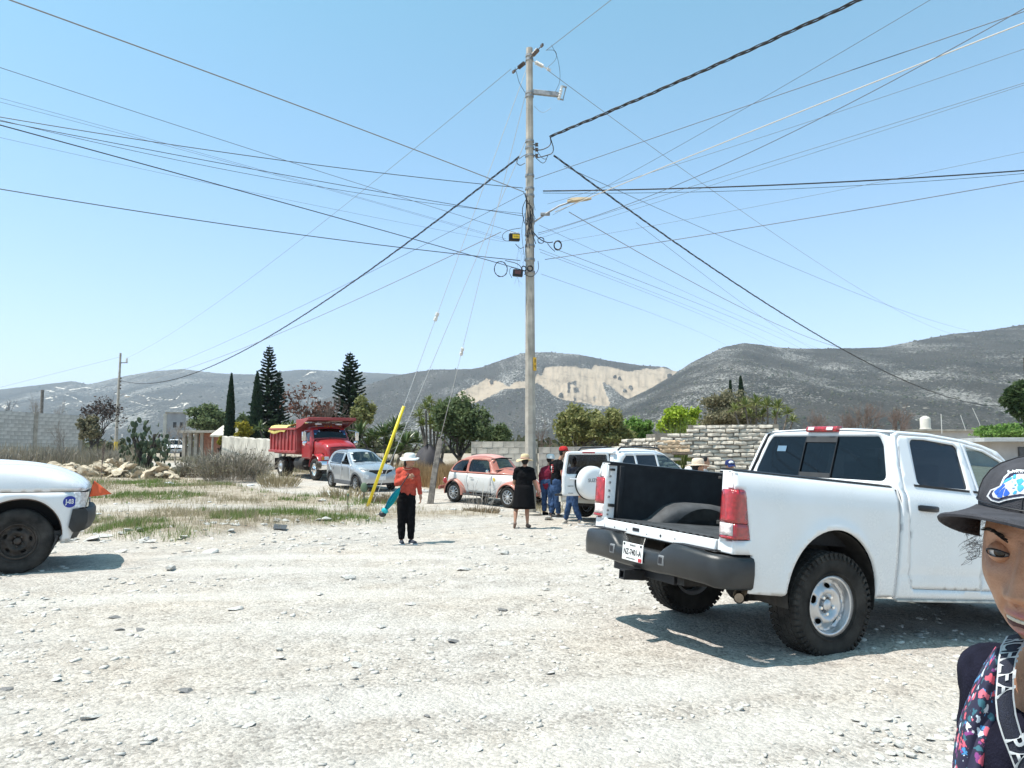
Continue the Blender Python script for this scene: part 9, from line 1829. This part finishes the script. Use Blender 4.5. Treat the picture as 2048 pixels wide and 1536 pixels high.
 tag(cu.build('loose_curls', M('curl_brown', (.03, .018, .015), .5), T), kind='stuff')
 # cap
 CAPM = M('cap_charcoal', (.062, .062, .07), .95, 0, .18, 60, .4, 700, spec=.12); C = MB(); n_ = 56; rg = []; cc = Vector((-.008, 0, .052)); crn = [(1.0, -.012), (.995, .0), (.975, .013), (.93, .025), (.85, .036), (.73, .045), (.56, .052), (.36, .057), (.15, .0595), (.01, .060)]
 capP = lambda r, z, t: cc+Vector((.108*r*math.cos(t)*(1.0-.10*max(0, z)/.1)+.012*z/.1, .085*r*math.sin(t), z+.016*math.cos(t)*.4))
 for r, z in crn: rg.append([W(capP(r, z, t)) for t in np.linspace(0, 2*PI, n_+1)[:-1]])
 C.loft(rg, True, False); co = C.build('cap', CAPM, T, 60)
 st = MB(); st.tube([W(capP(1.004, .003, t)+Vector((.001, 0, 0))) for t in np.linspace(-1.9, 1.9, 60)], .0009, 5); st.build('cap_seam', INK, co)
 sm_ = MB()
 for t in (-.0, 1.05, -1.05): sm_.tube([W(capP(r*1.003+.002, z+.0006, t)) for r, z in crn[1:]], .0008, 5)
 sm_.each('panel_seam', M('seam_dark', (.03, .03, .034), .9), co)
 Bm = MB(); rg = []; nb = 41
 for i in range(10):
  t = i/9; row = []
  for q in np.linspace(-1, 1, nb):
   ang = q*1.22; base = capP(1.0, -.008, ang); ext = .068*max(0, 1-abs(q)**2.6)**.62; out = Vector((math.cos(ang*.55), math.sin(ang*.55)*.75, 0)); row.append(W(base+out*ext*t+Vector((.002*t, 0, .004*t-.046*(abs(q)**2.0)*(.15+.85*t)+.006))))
  rg.append(row)
 Bm.loft(rg, False, False); bo = Bm.build('cap_brim', CAPM, co, 60); sd = bo.modifiers.new('s', 'SOLIDIFY'); sd.thickness = .0042; sd.offset = 0
 ed = MB(); ed.tube(rg[-1], .0026, 6); ed.build('brim_edge', CAPM, co)
 # embroidered emblem on the cap front: lion's head in blues on a white-edged patch
 from mathutils.bvhtree import BVHTree
 bv = BVHTree.FromPolygons([tuple(Vector(v)+b0) for v in C.v], C.f); cam_p = Vector((0, 0, CAM_H))
 def onto(px, py, off):
  d = ray(px, py).normalized(); h, nn, *_ = bv.ray_cast(cam_p, d)
  if h is None: d2 = bv.find_nearest(at(px, py, .80)); h, nn = d2[0], d2[1]
  nn = nn if nn.dot(d) < 0 else -nn; return h+nn*off-b0
 q8 = lambda P: [(1848+x/7.68, 920+y/7.68) for x, y in P]
 def patch(name, P, mat, off, par, smooth_=True):
  P = q8(P); P = rpoly(P, 2.0, 3) if smooth_ else P; return panel(P, lambda a_, b_, d: tuple(onto(a_, b_, off-d)), (), 3.0, .0012).build(name, mat, par, 40)
 WT = M('thread_white', (.62, .63, .65), .9, 0, .12, 300, .4, 900); B1 = M('thread_blue', (.02, .10, .48), .85, 0, .15, 300); B2 = M('thread_sky', (.05, .33, .72), .85, 0, .15, 300); B3 = M('thread_navy', (.02, .02, .05), .9)
 em = patch('emblem', [(980, 560), (1040, 465), (1180, 405), (1240, 270), (1330, 195), (1460, 160), (1620, 175), (1800, 250), (1870, 420), (1830, 540), (1700, 600), (1536, 585), (1380, 605), (1270, 625), (1170, 662), (1050, 630)], WT, .0016, co)
 patch('emblem_ground', [(1020, 555), (1065, 480), (1205, 425), (1265, 300), (1350, 225), (1460, 195), (1620, 205), (1770, 270), (1830, 420), (1790, 520), (1680, 570), (1536, 555), (1380, 580), (1260, 598), (1160, 632), (1070, 605)], B3, .0022, em); patch('emblem_field', [(1075, 530), (1110, 470), (1225, 420), (1290, 330), (1380, 265), (1470, 240), (1620, 245), (1740, 310), (1790, 420), (1750, 500), (1650, 545), (1500, 530), (1380, 550), (1260, 575), (1160, 600), (1095, 575)], WT, .0026, em)
 for P, c_ in (([(1110, 500), (1230, 400), (1290, 390), (1200, 470), (1150, 560)], B1), ([(1150, 570), (1215, 470), (1290, 420), (1260, 480), (1230, 585)], B1), ([(1245, 570), (1290, 440), (1315, 480), (1350, 520), (1310, 560)], B1), ([(1215, 395), (1300, 310), (1390, 280), (1360, 320), (1290, 360)], B2), ([(1380, 310), (1400, 250), (1440, 260), (1430, 310)], B2), ([(1440, 330), (1520, 300), (1560, 340), (1500, 400), (1460, 410)], B2), ([(1450, 420), (1530, 400), (1560, 440), (1500, 500), (1460, 480)], B2), ([(1380, 540), (1420, 480), (1450, 480), (1440, 530)], B2), ([(1570, 300), (1680, 310), (1740, 400), (1640, 380)], B2), ([(1570, 420), (1700, 430), (1720, 490), (1600, 520)], B1)): patch('mane_lock', P, c_, .0031, em)
 for P in ([(1365, 358), (1388, 352), (1385, 366)], [(1410, 400), (1440, 392), (1430, 415), (1415, 420)], [(1380, 440), (1425, 436), (1400, 448)]): patch('lion_feature', P, B2, .0033, em, False)
 for k, let in enumerate('FARR'):
  x0, y0 = (1330+62*k, 228-20*math.sin((k+.5)/5*PI)); an = R(-22+10*k)
  text_mesh('emblem_letter', let, 9.2, WT, em, .0, fn=lambda x, y, z, x0=x0, y0=y0, an=an: tuple(onto(1848+x0/7.68+x*math.cos(an)+y*math.sin(an), 920+y0/7.68+x*math.sin(an)-y*math.cos(an), .0034)), bold=.25)
 # navy shirt
 NAVY = cloth('navy_shirt', (.012, .012, .022), .3, 30); S = MB(); sh = pxl(2000, 1366, 1.0); S.ball(sh, (.048, .06, .052)); S.cap(sh, pxl(1988, 1720, .99), .045, .048); S.ball(ch+Vector((.015, .02, -.06)), (.118, .12, .21)); S.cap(ch+Vector((.0, .03, .13)), sh, .055, .05); S.cap(pxl(2010, 1500, .90), pxl(2040, 1760, .90), .05, .06); S.cap(ch+Vector((.02, .02, -.1)), Vector((.04, .04, .88)), .125, .13); sL = ch+Vector((.15, -.10, .12)); S.cap(ch+Vector((.05, -.02, .12)), sL, .06, .05); S.cap(sL, sL+Vector((.04, -.02, -.42)), .048, .04); soft('shirt', S, NAVY, T, .007, 5, .010, .05)
 Lg = MB(); Lg.ball((.04, .05, .84), (.13, .15, .12))
 for s in (-1, 1):
  hp = Vector((.04, .05, .82))+l0*.085*s; kn = Vector((hp.x, hp.y, .45)); an = Vector((hp.x, hp.y, .08)); Lg.cap(hp, kn, .085, .06); Lg.cap(kn, an, .058, .045); sh_ = MB(); sh_.cap(an-Vector((0, 0, .03)), an+f0*.15-Vector((0, 0, .04)), .042, .034); soft('shoe', sh_, PLASTIC, T, .01, 3)
 soft('trousers', Lg, cloth('denim', (.035, .065, .135)), T, .012, 4, .012, .08)
 for a_, s in ((sL+Vector((.04, -.02, -.42)), 1), (pxl(1976, 1720, .99), -1)): wr = a_+f0*.16+Vector((0, 0, -.10)); fm = MB(); fm.cap(a_, wr, .034, .024); fm.build('forearm', m, T, 60); hand('hand', T, wr, f0-Vector((0, 0, .5)), l0*-s, m, .95)
 # floral scarf
 m2, n, li, b = nodes('floral_cloth'); tc = n.new('ShaderNodeTexCoord'); nzz = n.new('ShaderNodeTexNoise'); nzz.inputs['Scale'].default_value = 160; li.new(tc.outputs['Object'], nzz.inputs['Vector']); mxv = n.new('ShaderNodeMix'); mxv.data_type = 'RGBA'; mxv.inputs[0].default_value = .012; li.new(tc.outputs['Object'], mxv.inputs[6]); li.new(nzz.outputs['Color'], mxv.inputs[7])
 col = None
 for sc, th, stops in ((95, .40, [(0, (.03, .12, .16)), (.3, (.05, .22, .45)), (.55, (.50, .58, .66)), (.8, (.20, .04, .18))]), (62, .36, [(0, (.62, .09, .13)), (.35, (.66, .14, .19)), (.55, (.62, .64, .68)), (.75, (.60, .10, .16)), (.9, (.12, .35, .60))])):
  vo = n.new('ShaderNodeTexVoronoi'); vo.inputs['Scale'].default_value = sc; vo.inputs['Randomness'].default_value = .85; li.new(mxv.outputs[2], vo.inputs['Vector']); ms = ramp(n, li, vo.outputs['Distance'], [(th-.04, 1.0), (th, 0.0)]); sp = n.new('ShaderNodeSeparateColor'); li.new(vo.outputs['Color'], sp.inputs[0]); cr = ramp(n, li, sp.outputs[0], stops); cr.color_ramp.interpolation = 'CONSTANT'; mm = n.new('ShaderNodeMix'); mm.data_type = 'RGBA'; li.new(ms.outputs[0], mm.inputs[0]); li.new(cr.outputs[0], mm.inputs[7])
  if col is None: mm.inputs[6].default_value = (.014, .013, .04, 1)
  else: li.new(col, mm.inputs[6])
  col = mm.outputs[2]
 li.new(col, b.inputs['Base Color']); b.inputs['Roughness'].default_value = .75
 L_ = [(1996, 1296), (1975, 1325), (1956, 1362), (1938, 1402), (1920, 1450), (1912, 1500), (1909, 1545), (1909, 1600)]; R_ = [(2004, 1300), (2000, 1335), (1997, 1375), (1993, 1415), (1986, 1450), (1974, 1490), (1966, 1545), (1962, 1600)]; rg = []
 for i, (a_, c_) in enumerate(zip(L_, R_)):
  t = i/7; rg.append([pxl(a_[0]+(c_[0]-a_[0])*q, a_[1]+(c_[1]-a_[1])*q, .905-.02*t-.020*math.sin(PI*q)+.006*math.sin(q*9+t*4)+.03*(1-q)**2) for q in np.linspace(0, 1, 15)])
 Q = MB(); Q.loft(rg, False, False); o = Q.build('floral_scarf', m2, T, 60); su = o.modifiers.new('sub', 'SUBSURF'); su.levels = su.render_levels = 2; sd = o.modifiers.new('s', 'SOLIDIFY'); sd.thickness = .003
 # lettered strap
 Lp = [(2013, 1272, .90), (2001, 1292, .872), (1996, 1320, .855), (1993, 1360, .842), (1990, 1400, .835), (1994, 1440, .83), (2005, 1475, .826), (2017, 1505, .823), (2032, 1545, .82), (2052, 1600, .818)]; Rp = [(2060, 1262, .89), (2048, 1288, .862), (2034, 1312, .848), (2028, 1350, .836), (2028, 1392, .829), (2033, 1430, .824), (2042, 1462, .82), (2052, 1490, .817), (2066, 1528, .814), (2086, 1580, .812)]
 Lp = [pxl(*p) for p in Lp]; Rp = [pxl(*p) for p in Rp]; cum = [0]
 for p, q in zip(Lp[:-1], Lp[1:]): cum.append(cum[-1]+(q-p).length)
 def sp_(s, v, off=0):
  s = min(max(s, 0), cum[-1]); i = max(k for k in range(len(cum)) if cum[k] <= s); i = min(i, len(cum)-2); t = (s-cum[i])/(cum[i+1]-cum[i]); a_ = Lp[i].lerp(Lp[i+1], t); c_ = Rp[i].lerp(Rp[i+1], t); return a_.lerp(c_, v)+(-(a_+b0-cam_p).normalized())*(off+.004*math.sin(PI*v))
 Sm = np.linspace(0, cum[-1], 40); K = MB(); K.loft([[sp_(s, v) for v in np.linspace(0, 1, 9)] for s in Sm], False, False); ko = K.build('strap', M('strap_navy', (.010, .013, .028), .75, 0, .2, 200, .4, 900), T, 60)
 LET = M('strap_grey', (.42, .44, .45), .7, 0, .1, 300)
 for v0, v1 in ((.0, .09), (.91, 1.0)): e = MB(); e.loft([[sp_(s, v, .0012) for v in np.linspace(v0, v1, 4)] for s in Sm], False, False); e.build('strap_edge', LET, ko, 60)
 wd = (Rp[3]-Lp[3]).length; text_mesh('strap_text', '  RCHLFA', .0262, LET, ko, 0, 'LEFT', fn=lambda x, y, z: tuple(sp_(.0+x, .50+y/wd, .0016)), sx=.98, bold=.0005); text_mesh('strap_text', 'PA', .0262, LET, ko, 0, 'LEFT', fn=lambda x, y, z: tuple(sp_(.147+x, .50+y/wd, .0016)), sx=.98, bold=.0005)
build_near_woman()
